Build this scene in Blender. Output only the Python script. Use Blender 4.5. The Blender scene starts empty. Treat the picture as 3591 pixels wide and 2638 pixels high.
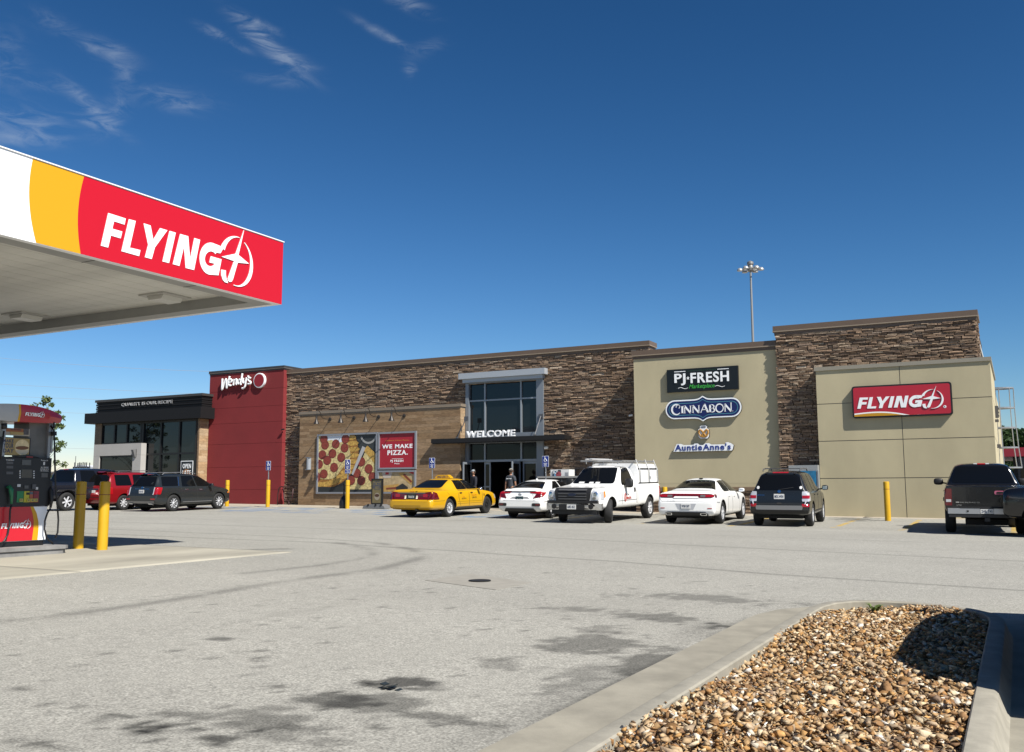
import bpy, bmesh, math, random
import numpy as np
from math import radians as R, sin, cos, pi
from mathutils import Vector, Matrix, Euler
from mathutils.bvhtree import BVHTree
C = bpy.context.scene
COL = C.collection
random.seed(7); RNG = np.random.default_rng(11)

# ------------------------------------------------------------------ camera
CAM_Z = 1.35
YAW, PITCH, ROLL, FOC = 0.488745, 0.121459, -0.002917, 3318.577
PW, PH = 3591.0, 2638.0
F_ = Vector((-sin(YAW)*cos(PITCH), cos(YAW)*cos(PITCH), sin(PITCH)))
r_ = Vector((cos(YAW), sin(YAW), 0)); u_ = r_.cross(F_)
r2 = r_*cos(ROLL) + u_*sin(ROLL); u2 = -r_*sin(ROLL) + u_*cos(ROLL)
cam = bpy.data.objects.new('camera', bpy.data.cameras.new('camera'))
COL.objects.link(cam); C.camera = cam
cam.matrix_world = Matrix(((r2.x, u2.x, -F_.x, 0), (r2.y, u2.y, -F_.y, 0), (r2.z, u2.z, -F_.z, CAM_Z), (0, 0, 0, 1)))
cam.data.sensor_width = 36; cam.data.sensor_fit = 'HORIZONTAL'
cam.data.lens = FOC/PW*36; cam.data.clip_start = 0.1; cam.data.clip_end = 6000

# ------------------------------------------------------------------ light
SUN = Vector((0.86, -0.34, 1.0)).normalized()
EL = math.asin(SUN.z); AZ = math.atan2(SUN.x, SUN.y)
w = bpy.data.worlds.new('World'); C.world = w; w.use_nodes = True
nt = w.node_tree; N = nt.nodes; Lk = nt.links
bg = N['Background']; bg.inputs['Strength'].default_value = 0.058
sky = N.new('ShaderNodeTexSky'); sky.sky_type = 'NISHITA'; sky.sun_disc = False
sky.sun_elevation = EL; sky.sun_rotation = AZ
sky.altitude = 250; sky.air_density = 1.0; sky.dust_density = 0.25; sky.ozone_density = 3.5
# the blue deepened as the clear high-contrast sky of the photo: each channel on its own power curve
def wm(op, a, b=None, c=None):
    n = N.new('ShaderNodeMath'); n.operation = op
    for i, v in enumerate((a, b, c)):
        if v is None: continue
        if isinstance(v, (int, float)): n.inputs[i].default_value = v
        else: Lk.new(v, n.inputs[i])
    return n.outputs[0]
sp = N.new('ShaderNodeSeparateColor'); Lk.new(sky.outputs[0], sp.inputs[0]); cb = N.new('ShaderNodeCombineColor')
for i, (k, p) in enumerate(((1.58, 1.87), (1.25, 1.50), (1.33, 1.48))):
    Lk.new(wm('MULTIPLY', wm('POWER', wm('MINIMUM', wm('MULTIPLY', sp.outputs[i], .1), 1.3), p), k*10), cb.inputs[i])
# cirrus wisps high in the sky, laid out by compass direction and elevation
tc = N.new('ShaderNodeTexCoord'); sep = N.new('ShaderNodeSeparateXYZ')
Lk.new(tc.outputs['Generated'], sep.inputs[0])
az = wm('ARCTAN2', sep.outputs[0], sep.outputs[1]); el = wm('ARCSINE', sep.outputs[2])
def blob(px, py, rx, ry, ang, amp):
    d = (r2*((px-PW/2)/FOC) - u2*((py-PH/2)/FOC) + F_).normalized()
    e0 = math.asin(d.z); a = wm('MULTIPLY', wm('SUBTRACT', az, math.atan2(d.x, d.y)), cos(e0)); b = wm('SUBTRACT', e0, el)
    ca, sa = cos(R(ang)), sin(R(ang)); rx, ry = rx/3900, ry/3900
    p = wm('ADD', wm('MULTIPLY', a, ca/rx), wm('MULTIPLY', b, sa/rx)); q = wm('ADD', wm('MULTIPLY', a, -sa/ry), wm('MULTIPLY', b, ca/ry))
    return wm('MULTIPLY', wm('POWER', 2.718, wm('MULTIPLY', wm('ADD', wm('MULTIPLY', p, p), wm('MULTIPLY', q, q)), -1.0)), amp)
tot = None
for b in [(946, 167, 120, 24, 33, 1.5), (1015, 203, 70, 20, 14, 1.2), (896, 78, 75, 14, 18, 1.0), (905, 110, 40, 9, 24, .9), (740, 110, 46, 14, 16, 1.1), (370, 174, 80, 27, 12, .95), (434, 256, 34, 42, 0, .5), (320, 377, 105, 24, 35, 1.25), (400, 391, 34, 75, 30, .6), (327, 430, 58, 14, 12, .8),
          (612, 349, 112, 32, 2, .8), (78, 427, 120, 48, 0, .7), (85, 484, 115, 24, -8, .85), (185, 78, 66, 26, 12, .45), (21, 213, 60, 85, 0, .4), (135, 285, 55, 22, 10, .5), (1316, 107, 80, 14, 26, .55), (1394, 149, 62, 14, 30, .6), (1494, 171, 60, 24, -20, .4), (1437, 245, 24, 22, 40, .5), (1430, 11, 80, 22, 20, .75), (982, 281, 120, 22, 0, .35), (845, 168, 40, 12, 20, .5)]:
    v = blob(*b); tot = v if tot is None else wm('ADD', tot, v)
comb = N.new('ShaderNodeCombineXYZ'); Lk.new(az, comb.inputs[0]); Lk.new(el, comb.inputs[1])
nz = N.new('ShaderNodeTexNoise'); nz.inputs['Scale'].default_value = 28.0; nz.inputs['Detail'].default_value = 9; nz.inputs['Roughness'].default_value = .66; nz.inputs['Distortion'].default_value = 1.3
mp = N.new('ShaderNodeMapping'); mp.inputs['Rotation'].default_value = (0, 0, R(27)); mp.inputs['Scale'].default_value = (.8, 2.4, 1)
Lk.new(comb.outputs[0], mp.inputs[0]); Lk.new(mp.outputs[0], nz.inputs['Vector'])
nn = wm('POWER', wm('MULTIPLY', wm('MAXIMUM', wm('SUBTRACT', nz.outputs['Fac'], .36), 0.0), 3.4), 1.5)
cq = wm('MULTIPLY', wm('MULTIPLY', tot, nn), .5); cl = wm('MULTIPLY', wm('DIVIDE', cq, wm('ADD', cq, .75)), .72)
mix = N.new('ShaderNodeMix'); mix.data_type = 'RGBA'
Lk.new(cl, mix.inputs[0]); Lk.new(cb.outputs[0], mix.inputs[6]); mix.inputs[7].default_value = (5.4, 6.2, 7.2, 1)
Lk.new(mix.outputs[2], bg.inputs['Color'])
sl = bpy.data.lights.new('sun', 'SUN'); sl.energy = 5.0; sl.angle = R(0.53); sl.color = (1.0, 0.955, 0.88)
so = bpy.data.objects.new('sun', sl); COL.objects.link(so)
so.rotation_euler = (-SUN).to_track_quat('-Z', 'Y').to_euler(); so.location = (20, -20, 40)
C.view_settings.view_transform = 'Standard'; C.view_settings.look = 'None'
C.view_settings.exposure = 0.75; C.view_settings.gamma = 1.0
C.cycles.max_bounces = 6; C.cycles.diffuse_bounces = 3; C.cycles.glossy_bounces = 4; C.cycles.transparent_max_bounces = 8
C.cycles.use_adaptive_sampling = False; C.cycles.use_denoising = True; C.cycles.denoiser = 'OPENIMAGEDENOISE'; C.cycles.denoising_prefilter = 'ACCURATE'; C.cycles.denoising_input_passes = 'RGB_ALBEDO_NORMAL'

# ------------------------------------------------------------------ helpers: photo coordinates to places
def ray(x, y): return r2*((x-PW/2)/FOC) - u2*((y-PH/2)/FOC) + F_
def onY(x, y, Y): d = ray(x, y); t = Y/d.y; return Vector((d.x*t, Y, d.z*t+CAM_Z))
def onX(x, y, X): d = ray(x, y); t = X/d.x; return Vector((X, d.y*t, d.z*t+CAM_Z))
BY = [-400, -50, 0, 12.6, 31, 35.5, 38, 45, 4000]; BZ = [-.1, -.1, .03, .10, .2, .32, .37, .38, .38]
def zg(X, Y): return -.0095*np.clip(X, -50, 15) + np.interp(Y, BY, BZ)
def zf(X, Y): return float(zg(X, Y))
def ground(x, y):
    d = ray(x, y); z = 0
    for _ in range(40):
        t = (z-CAM_Z)/d.z; p = d*t; z = .5*z+.5*zf(p.x, p.y)
    return Vector((p.x, p.y, z))
def crop(s, ox, oy): return lambda x, y: (ox+x/s, oy+y/s)
k1 = crop(2.203, 0, 1250); k2 = crop(2.0445, 900, 1200); k3 = crop(2.203, 1700, 1150); k4 = crop(1.739, 2600, 1000)
k5 = crop(2.0648, 0, 450); k6 = crop(2.36, 0, 1350); kp = crop(4.464, 1060, 1420); kz = crop(2.95, 0, 1400)
ks = crop(4.589, 2280, 1260); kj = crop(5.23, 2950, 1310); kw = crop(7.497, 720, 1260); kd = crop(5.6225, 1600, 1560)

# ------------------------------------------------------------------ helpers: materials
MATS = {}
ALB = .66     # all albedos below were measured for a brighter exposure; this brings them to their real-world level
def mat(name, col=(.5, .5, .5), rough=.5, metal=0, spec=.5, noise=None, bump=None, coat=0, emit=None):
    """noise=(scale, amount[, stretch]) varies the colour of the thing itself; bump=(scale, strength, distance)"""
    if name in MATS: return MATS[name]
    if not any(q in name for q in ('white', 'chrome', 'alloy', 'plate', 'lens', 'muffin')): col = tuple(c*ALB for c in col)
    m = bpy.data.materials.new(name); m.use_nodes = True; MATS[name] = m
    t = m.node_tree; b = t.nodes['Principled BSDF']
    b.inputs['Base Color'].default_value = (*col, 1); b.inputs['Roughness'].default_value = rough
    b.inputs['Metallic'].default_value = metal; b.inputs['Specular IOR Level'].default_value = spec
    if coat: b.inputs['Coat Weight'].default_value = coat; b.inputs['Coat Roughness'].default_value = .04
    if emit: b.inputs['Emission Color'].default_value = (*emit[:3], 1); b.inputs['Emission Strength'].default_value = emit[3]
    if noise or bump:
        tc = t.nodes.new('ShaderNodeTexCoord'); mp = t.nodes.new('ShaderNodeMapping'); t.links.new(tc.outputs['Object'], mp.inputs[0])
    if noise:
        if len(noise) > 2: mp.inputs['Scale'].default_value = noise[2]
        n = t.nodes.new('ShaderNodeTexNoise'); n.inputs['Scale'].default_value = noise[0]; n.inputs['Detail'].default_value = 6; n.inputs['Roughness'].default_value = .6
        t.links.new(mp.outputs[0], n.inputs['Vector'])
        cr = t.nodes.new('ShaderNodeValToRGB'); a = noise[1]
        cr.color_ramp.elements[0].position = .3; cr.color_ramp.elements[1].position = .7
        cr.color_ramp.elements[0].color = (*[c*(1-a) for c in col], 1); cr.color_ramp.elements[1].color = (*[min(1, c*(1+a)) for c in col], 1)
        t.links.new(n.outputs['Fac'], cr.inputs[0]); t.links.new(cr.outputs[0], b.inputs['Base Color'])
    if bump:
        n2 = t.nodes.new('ShaderNodeTexNoise'); n2.inputs['Scale'].default_value = bump[0]; n2.inputs['Detail'].default_value = 5
        t.links.new(tc.outputs['Object'], n2.inputs['Vector'])
        bp = t.nodes.new('ShaderNodeBump'); bp.inputs['Strength'].default_value = bump[1]; bp.inputs['Distance'].default_value = bump[2]
        t.links.new(n2.outputs['Fac'], bp.inputs['Height']); t.links.new(bp.outputs[0], b.inputs['Normal'])
    return m
def attr_mat(name, rough=.85, noise=(30, .25), bump=(40, .5, .01), spec=.3):
    """base colour from the mesh's own colour attribute (one colour per stone, plank, leaf), roughened by noise"""
    if name in MATS: return MATS[name]
    m = bpy.data.materials.new(name); m.use_nodes = True; MATS[name] = m
    t = m.node_tree; b = t.nodes['Principled BSDF']; b.inputs['Roughness'].default_value = rough; b.inputs['Specular IOR Level'].default_value = spec
    a = t.nodes.new('ShaderNodeAttribute'); a.attribute_name = 'tint'
    tc = t.nodes.new('ShaderNodeTexCoord'); n = t.nodes.new('ShaderNodeTexNoise'); n.inputs['Scale'].default_value = noise[0]; n.inputs['Detail'].default_value = 5
    mp = t.nodes.new('ShaderNodeMapping'); t.links.new(tc.outputs['Object'], mp.inputs[0]); t.links.new(mp.outputs[0], n.inputs['Vector'])
    if len(noise) > 2: mp.inputs['Scale'].default_value = noise[2]
    mr = t.nodes.new('ShaderNodeMapRange'); mr.inputs[1].default_value = .3; mr.inputs[2].default_value = .7; mr.inputs[3].default_value = ALB*(1-noise[1]); mr.inputs[4].default_value = ALB*(1+noise[1])
    t.links.new(n.outputs['Fac'], mr.inputs[0])
    vm = t.nodes.new('ShaderNodeVectorMath'); vm.operation = 'SCALE'; t.links.new(a.outputs['Color'], vm.inputs[0]); t.links.new(mr.outputs[0], vm.inputs['Scale'])
    t.links.new(vm.outputs[0], b.inputs['Base Color'])
    if bump:
        n2 = t.nodes.new('ShaderNodeTexNoise'); n2.inputs['Scale'].default_value = bump[0]; n2.inputs['Detail'].default_value = 5; t.links.new(tc.outputs['Object'], n2.inputs['Vector'])
        bp = t.nodes.new('ShaderNodeBump'); bp.inputs['Strength'].default_value = bump[1]; bp.inputs['Distance'].default_value = bump[2]
        t.links.new(n2.outputs['Fac'], bp.inputs['Height']); t.links.new(bp.outputs[0], b.inputs['Normal'])
    return m

# ------------------------------------------------------------------ helpers: objects
def tag(o, label=None, cat=None, group=None, kind=None):
    for k, v in (('label', label), ('category', cat), ('group', group), ('kind', kind)):
        if v: o[k] = v
    return o
def thing(name, label, cat, loc=(0, 0, 0), rz=0, group=None):
    o = bpy.data.objects.new(name, None); COL.objects.link(o); o.empty_display_size = .2
    o.location = loc; o.rotation_euler = (0, 0, rz)
    return tag(o, label, cat, group)
def mw(o):
    m = Matrix.LocRotScale(o.location, o.rotation_euler, o.scale)
    return mw(o.parent) @ m if o.parent else m
def kids(o): return [c for c in bpy.data.objects if c.parent == o]
def copy_tree(o, parent=None, _ch=None):
    if _ch is None:
        _ch = {}
        for c in bpy.data.objects:
            if c.parent: _ch.setdefault(c.parent.name, []).append(c)
    c = o.copy(); COL.objects.link(c); c.parent = parent
    for ch in _ch.get(o.name, []): copy_tree(ch, c, _ch)
    return c
class MB:
    """collects shapes (world or local coordinates) and links them as ONE mesh object"""
    def __init__(s): s.v = []; s.f = []; s.m = []; s.c = []; s.mi = 0; s.col = None; s.smooth = []; s.sm = False
    def add(s, vs, fs):
        n = len(s.v); s.v += [tuple(v) for v in vs]
        for f in fs: s.f.append(tuple(n+i for i in f)); s.m.append(s.mi); s.c.append(s.col); s.smooth.append(s.sm)
        return s
    def box(s, a, b, M=None):
        (x0, y0, z0), (x1, y1, z1) = a, b
        vs = [Vector(p) for p in ((x0, y0, z0), (x1, y0, z0), (x1, y1, z0), (x0, y1, z0), (x0, y0, z1), (x1, y0, z1), (x1, y1, z1), (x0, y1, z1))]
        if M is not None: vs = [M @ v for v in vs]
        return s.add(vs, [(3, 2, 1, 0), (4, 5, 6, 7), (0, 1, 5, 4), (1, 2, 6, 5), (2, 3, 7, 6), (3, 0, 4, 7)])
    def bbox(s, c, d, M=None): return s.box([c[i]-d[i]/2 for i in range(3)], [c[i]+d[i]/2 for i in range(3)], M)
    def cyl(s, p0, p1, r0, r1=None, n=16, caps=True):
        r1 = r0 if r1 is None else r1; p0, p1 = Vector(p0), Vector(p1); d = (p1-p0).normalized()
        a = d.orthogonal().normalized(); b = d.cross(a)
        vs = [p0+(a*cos(2*pi*i/n)+b*sin(2*pi*i/n))*r0 for i in range(n)]+[p1+(a*cos(2*pi*i/n)+b*sin(2*pi*i/n))*r1 for i in range(n)]
        fs = [(i, (i+1) % n, n+(i+1) % n, n+i) for i in range(n)]
        if caps: fs += [tuple(range(n-1, -1, -1)), tuple(range(n, 2*n))]
        return s.add(vs, fs)
    def tube(s, pts, r, n=8):
        pts = [Vector(p) for p in pts]; rs = r if isinstance(r, (list, tuple)) else [r]*len(pts); vs = []; fs = []
        up = None
        for i, p in enumerate(pts):
            d = (pts[min(i+1, len(pts)-1)]-pts[max(i-1, 0)]).normalized()
            if up is None: up = d.orthogonal().normalized()
            a = (up-d*up.dot(d)).normalized(); b = d.cross(a); up = a
            vs += [p+(a*cos(2*pi*j/n)+b*sin(2*pi*j/n))*rs[i] for j in range(n)]
        for i in range(len(pts)-1):
            fs += [(i*n+j, i*n+(j+1) % n, (i+1)*n+(j+1) % n, (i+1)*n+j) for j in range(n)]
        fs += [tuple(range(n-1, -1, -1)), tuple((len(pts)-1)*n+j for j in range(n))]
        return s.add(vs, fs)
    def lathe(s, prof, o=(0, 0, 0), ax='z', n=24, caps=True):
        """prof: (radius, height) pairs"""
        o = Vector(o); vs = []; fs = []
        for r, h in prof:
            for j in range(n):
                a = 2*pi*j/n
                p = {'z': (r*cos(a), r*sin(a), h), 'x': (h, r*cos(a), r*sin(a)), 'y': (r*sin(a), h, r*cos(a))}[ax]
                vs.append(o+Vector(p))
        for i in range(len(prof)-1): fs += [(i*n+j, i*n+(j+1) % n, (i+1)*n+(j+1) % n, (i+1)*n+j) for j in range(n)]
        if caps: fs += [tuple(range(n-1, -1, -1)), tuple((len(prof)-1)*n+j for j in range(n))]
        return s.add(vs, fs)
    def prism(s, poly, to3, d):
        """poly in 2-D, to3(a, b, depth) puts it in space; the near face at depth 0, the far one at depth d"""
        n = len(poly)
        vs = [to3(a, b, 0) for a, b in poly]+[to3(a, b, d) for a, b in poly]
        return s.add(vs, [tuple(range(n)), tuple(range(2*n-1, n-1, -1))]+[(i, n+i, n+(i+1) % n, (i+1) % n) for i in range(n)])
    def build(s, name, m, parent=None, local=False, loc=None, fix=True, smooth=None, angle=None):
        me = bpy.data.meshes.new(name); v = s.v
        if parent is not None and not local:
            inv = mw(parent).inverted(); v = [inv @ Vector(p) for p in v]
        if loc is not None: v = [Vector(p)-Vector(loc) for p in v]
        me.from_pydata([tuple(p) for p in v], [], s.f)
        for x in (m if isinstance(m, (list, tuple)) else [m]): me.materials.append(x)
        if any(s.m): me.polygons.foreach_set('material_index', s.m)
        if any(c is not None for c in s.c):
            at = me.color_attributes.new('tint', 'FLOAT_COLOR', 'CORNER'); a = []
            for p, c in zip(me.polygons, s.c): a += list((*(c or (.5, .5, .5)), 1))*p.loop_total
            at.data.foreach_set('color', a)
        if any(s.smooth): me.polygons.foreach_set('use_smooth', s.smooth)
        if fix:
            bm = bmesh.new(); bm.from_mesh(me); bmesh.ops.recalc_face_normals(bm, faces=bm.faces[:]); bm.to_mesh(me); bm.free()
        if smooth: me.polygons.foreach_set('use_smooth', [True]*len(me.polygons))
        if angle: me.polygons.foreach_set('use_smooth', [True]*len(me.polygons)); me.set_sharp_from_angle(angle=R(angle))
        o = bpy.data.objects.new(name, me); COL.objects.link(o)
        if parent is not None: o.parent = parent
        if loc is not None: o.location = loc
        return o
def np_mesh(name, V, Fq, m, tint=None, parent=None, smooth=False, vt=None):
    """numpy mesh: V (n,3), Fq (k,3 or 4); tint per face, or vt per vertex"""
    me = bpy.data.meshes.new(name); k, q = Fq.shape
    me.vertices.add(len(V)); me.vertices.foreach_set('co', np.ascontiguousarray(V, dtype=np.float32).ravel())
    me.loops.add(k*q); me.loops.foreach_set('vertex_index', np.ascontiguousarray(Fq, dtype=np.int32).ravel())
    me.polygons.add(k); me.polygons.foreach_set('loop_start', np.arange(0, k*q, q, dtype=np.int32)); me.polygons.foreach_set('loop_total', np.full(k, q, dtype=np.int32))
    me.update(calc_edges=True); me.validate()
    for x in (m if isinstance(m, (list, tuple)) else [m]): me.materials.append(x)
    if tint is not None:
        at = me.color_attributes.new('tint', 'FLOAT_COLOR', 'CORNER')
        c = np.ones((k, q, 4), np.float32); c[:, :, :3] = tint[:, None, :]; at.data.foreach_set('color', c.ravel())
    if vt is not None:
        at = me.color_attributes.new('tint', 'FLOAT_COLOR', 'POINT')
        c = np.ones((len(V), 4), np.float32); c[:, :3] = vt; at.data.foreach_set('color', c.ravel())
    if smooth: me.polygons.foreach_set('use_smooth', np.ones(k, bool))
    o = bpy.data.objects.new(name, me); COL.objects.link(o)
    if parent is not None: o.parent = parent
    return o
def bake(o):
    """apply an object's modifiers"""
    dg = bpy.context.evaluated_depsgraph_get(); dg.update()
    me = bpy.data.meshes.new_from_object(o.evaluated_get(dg)); o.modifiers.clear(); o.data = me; return o
def text_verts(s, bold=0.0, shear=0.0, extrude=0.0, space=1.0):
    cu = bpy.data.curves.new('t', 'FONT'); cu.body = s; cu.size = 1; cu.offset = bold; cu.shear = shear; cu.extrude = extrude; cu.space_character = space
    cu.resolution_u = 4
    o = bpy.data.objects.new('t', cu); COL.objects.link(o)
    dg = bpy.context.evaluated_depsgraph_get(); dg.update()
    me = bpy.data.meshes.new_from_object(o.evaluated_get(dg))
    v = [x.co.copy() for x in me.vertices]; f = [tuple(p.vertices) for p in me.polygons]
    bpy.data.objects.remove(o); bpy.data.curves.remove(cu); bpy.data.meshes.remove(me)
    return v, f
def text_in(mb, s, box, to3, bold=.0, shear=0, depth=.01, space=1.0, slope=None):
    """lettering that fills box=(a0, b0, a1, b1) of a plane; to3(a, b, d)"""
    v, f = text_verts(s, bold*.6, shear, .5, space+bold*3.2)
    xs = [p.x for p in v]; ys = [p.y for p in v]; x0, x1, y0, y1 = min(xs), max(xs), min(ys), max(ys)
    a0, b0, a1, b1 = box
    out = [to3(a0+(p.x-x0)/(x1-x0)*(a1-a0), b0+(p.y-y0)/(y1-y0)*(b1-b0), depth*(.5+p.z*1.0)) for p in v]
    mb.add(out, f); return mb
def faceY(Y): return lambda a, b, d: Vector((a, Y-d, b))       # plane facing -Y, depth towards the viewer
def faceX(X): return lambda a, b, d: Vector((X+d, a, b))       # plane facing +X
def fbm(x, y, seed=0, octv=4):
    """value noise, 0..1"""
    rng = np.random.default_rng(seed); T = rng.random((256, 256)); tot = 0; amp = .5; s = 0
    for o in range(octv):
        xi = np.floor(x).astype(int); yi = np.floor(y).astype(int); fx = x-xi; fy = y-yi
        fx = fx*fx*(3-2*fx); fy = fy*fy*(3-2*fy)
        g = lambda i, j: T[(xi+i) % 256, (yi+j) % 256]
        tot = tot+amp*((g(0, 0)*(1-fx)+g(1, 0)*fx)*(1-fy)+(g(0, 1)*(1-fx)+g(1, 1)*fx)*fy); s += amp
        amp *= .5; x = x*2.03+17.3; y = y*2.03+5.1
    return tot/s
# ------------------------------------------------------------------ ground
def axis(*parts):
    out = []
    for a, b, st in parts: out += list(np.arange(a, b-1e-6, st))
    return np.array(out+[parts[-1][1]])
def ground_mat():
    m = bpy.data.materials.new('worn_pavement'); m.use_nodes = True; t = m.node_tree; b = t.nodes['Principled BSDF']
    b.inputs['Roughness'].default_value = .9; b.inputs['Specular IOR Level'].default_value = .25
    a = t.nodes.new('ShaderNodeAttribute'); a.attribute_name = 'tint'
    tc = t.nodes.new('ShaderNodeTexCoord')
    def noise(sc, det, lo, hi, a0=.32, a1=.68, rough=.6):
        n = t.nodes.new('ShaderNodeTexNoise'); n.inputs['Scale'].default_value = sc; n.inputs['Detail'].default_value = det; n.inputs['Roughness'].default_value = rough
        t.links.new(tc.outputs['Object'], n.inputs['Vector'])
        r = t.nodes.new('ShaderNodeMapRange'); r.inputs[1].default_value = a0; r.inputs[2].default_value = a1; r.inputs[3].default_value = lo; r.inputs[4].default_value = hi
        t.links.new(n.outputs['Fac'], r.inputs[0]); return r.outputs[0], n
    s1, n1 = noise(66, 3, .39, .92); s2, _ = noise(9, 4, .92, 1.08); s3, _ = noise(28, 3, .85, 1.15)
    def mul(p, q):
        n = t.nodes.new('ShaderNodeMath'); n.operation = 'MULTIPLY'; t.links.new(p, n.inputs[0]); t.links.new(q, n.inputs[1]); return n.outputs[0]
    f = mul(mul(s1, s2), s3)
    vm = t.nodes.new('ShaderNodeVectorMath'); vm.operation = 'SCALE'; t.links.new(a.outputs['Color'], vm.inputs[0]); t.links.new(f, vm.inputs['Scale'])
    t.links.new(vm.outputs[0], b.inputs['Base Color'])
    bp = t.nodes.new('ShaderNodeBump'); bp.inputs['Strength'].default_value = .5; bp.inputs['Distance'].default_value = .006
    t.links.new(n1.outputs['Fac'], bp.inputs['Height']); t.links.new(bp.outputs[0], b.inputs['Normal'])
    return m
GX = axis((-3000, -400, 650), (-400, -120, 28), (-120, -46, 3), (-46, -14, .13), (-14, 2.4, .055), (2.4, 20, .8), (20, 120, 10), (120, 3000, 480))
GY = axis((-3000, -60, 490), (-60, 2, 4), (2, 20, .06), (20, 40, .12), (40, 70, 3), (70, 400, 30), (400, 4000, 600))
X, Y = np.meshgrid(GX, GY, indexing='ij')
Z = zg(X, Y)
base = np.empty(X.shape+(3,)); base[:] = (.400, .388, .342)
lum = .90+.20*fbm(X*.22, Y*.5, 1)+.09*(fbm(X*1.7, Y*1.7, 2)-.5)
def seg(px, py, w, amt, seed=3, wob=.25, gap=0.0):
    """darkening along a drawn line on the ground (seams, tyre marks): a multiplier"""
    d = np.full(X.shape, 1e9); wx = (fbm(X*.5, Y*.5, seed)-.5)*wob
    for i in range(len(px)-1):
        ax, ay, bx, by = px[i], py[i], px[i+1], py[i+1]; L2 = (bx-ax)**2+(by-ay)**2
        u = np.clip(((X-ax)*(bx-ax)+(Y-ay)*(by-ay))/L2, 0, 1)
        d = np.minimum(d, np.hypot(X-ax-u*(bx-ax), Y+wx-ay-u*(by-ay)))
    g = np.clip((fbm(X*1.3, Y*1.3, seed+1)-gap)*3, 0, 1) if gap else 1
    return 1-amt*np.exp(-(d/w)**2)*g
for (pts, w_, am, gp) in [
    ([(-46, 16.9), (-20.1, 16.5), (-13.5, 16.6), (-10.4, 16.0), (-6.1, 15.2), (-3.2, 14.2), (0, 13.55), (12, 11.5)], .07, .42, 0),
    ([(-40, 21.2), (-21.5, 21.6), (-13.25, 21.6), (-6.85, 20.0), (0, 18.74), (10, 17)], .10, .30, 0),
    ([(-46, 18.6), (-24, 18.3), (-15.9, 18.0), (-12.5, 17.2)], .09, .30, 0),
    ([(-40, 25.0), (-20, 24.8), (-5, 23.9), (4, 23)], .12, .14, .3),
    ([(-30, 28.6), (-18, 28.4), (-5, 27.5)], .15, .10, .3),
    ([(-12.3, 17.0), (-10.6, 15.8), (-9.5, 14.6), (-9.2, 13.7), (-8.7, 12.0), (-8.75, 10.7), (-8.68, 9.3), (-8.5, 8.3), (-8.44, 7.3), (-8.44, 6.3), (-8.57, 5.8), (-9.2, 4.5)], .14, .40, .20),
    ([(-13.3, 16.8), (-11.6, 15.6), (-10.4, 14.2), (-10.1, 13.2), (-9.9, 12.0), (-10.0, 10.5)], .12, .36, .28),
    ([(-2.43, 0), (-2.43, 9.6)], .05, .55, .15), ([(-2.6, 2), (-2.55, 6), (-2.65, 9)], .16, .25, .35),
    ([(-7.0, 11.0), (-6.6, 8.5), (-6.6, 6.5)], .10, .10, .4),
    ([(-17.5, 28.8), (-15.5, 28.6), (-12.6, 29.0)], .22, .30, .35),
    ([(-31, 33.2), (-29, 33.0), (-26.5, 33.4)], .14, .35, .3),
    ([(-2.25, 20.2), (-1.9, 20.0), (-1.6, 19.7)], .10, .35, .3),
    ([(-14.2, 12.7), (-13.7, 13.5), (-13.3, 14.2), (-12.9, 14.6)], .20, .5, .35), ([(-15.5, 11.0), (-15.3, 12.3), (-14.3, 13.0)], .25, .3, .4)]:
    lum *= seg([p[0] for p in pts], [p[1] for p in pts], w_, am, 5+len(pts), .2, gp)
def stain(x0, y0, rx, ry, amt, seed, hard=2.2):
    global lum
    n = fbm(X*9+seed, Y*9, seed, 4)*1.3+fbm(X*2.2, Y*2.2+seed, seed+1, 3)*.9-1.1
    d = np.hypot((X-x0)/rx, (Y-y0)/ry)
    lum = lum*(1-min(.8, amt*1.22)*np.clip((1-d)*1.2+n*1.9, 0, 1/hard)*hard)
for s_ in [(-3.93, 5.27, .09, .08, .55, 1), (-3.62, 5.38, .30, .17, .62, 2), (-3.80, 4.78, .34, .22, .52, 3), (-3.45, 4.82, .36, .22, .42, 4), (-3.02, 4.70, .34, .17, .42, 5), (-4.24, 4.03, .20, .10, .4, 6),
           (-3.86, 4.22, .34, .18, .38, 7), (-3.5, 4.02, .36, .17, .32, 8), (-3.73, 3.78, .13, .09, .62, 9), (-3.66, 4.0, .05, .05, .65, 12), (-4.43, 3.28, .14, .07, .42, 13), (-6.05, 6.07, .13, .09, .5, 14), (-4.4, 4.9, .14, .10, .2, 15),
           (-3.5, 10.8, 1.0, .34, .33, 16), (-3.3, 9.15, .55, .34, .40, 17), (-2.55, 8.85, .33, .22, .55, 18), (-3.2, 7.4, .50, .45, .42, 19), (-2.5, 6.9, .34, .55, .42, 20), (-3.4, 8.15, .32, .3, .3, 21), (-3.4, 6.25, .3, .2, .28, 22), (-4.15, 9.3, .5, .2, .34, 23), (-2.7, 6.1, .26, .5, .3, 61),
           (-4.6, 37.0, .9, .9, .45, 24), (-5.2, 35.2, .8, 1.4, .35, 25), (-9.6, 33.8, .8, 1.5, .3, 26), (-13, 33, .9, 1.8, .3, 27), (-20.2, 33, .8, 1.8, .25, 28), (-33.5, 33.5, .8, 1.8, .25, 29), (-1.1, 31, .8, 2.2, .35, 30)]:
    stain(*s_)
rs = np.random.default_rng(5)
for _ in range(230):   # small drips and gum spots
    x0, y0 = rs.uniform(-9, -2.6), rs.uniform(3, 13); r0 = rs.uniform(.02, .06)
    dd = np.hypot(X-x0, (Y-y0)*.8)/r0; lum = lum*(1-rs.uniform(.15, .6)*np.exp(-dd**4))
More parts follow.
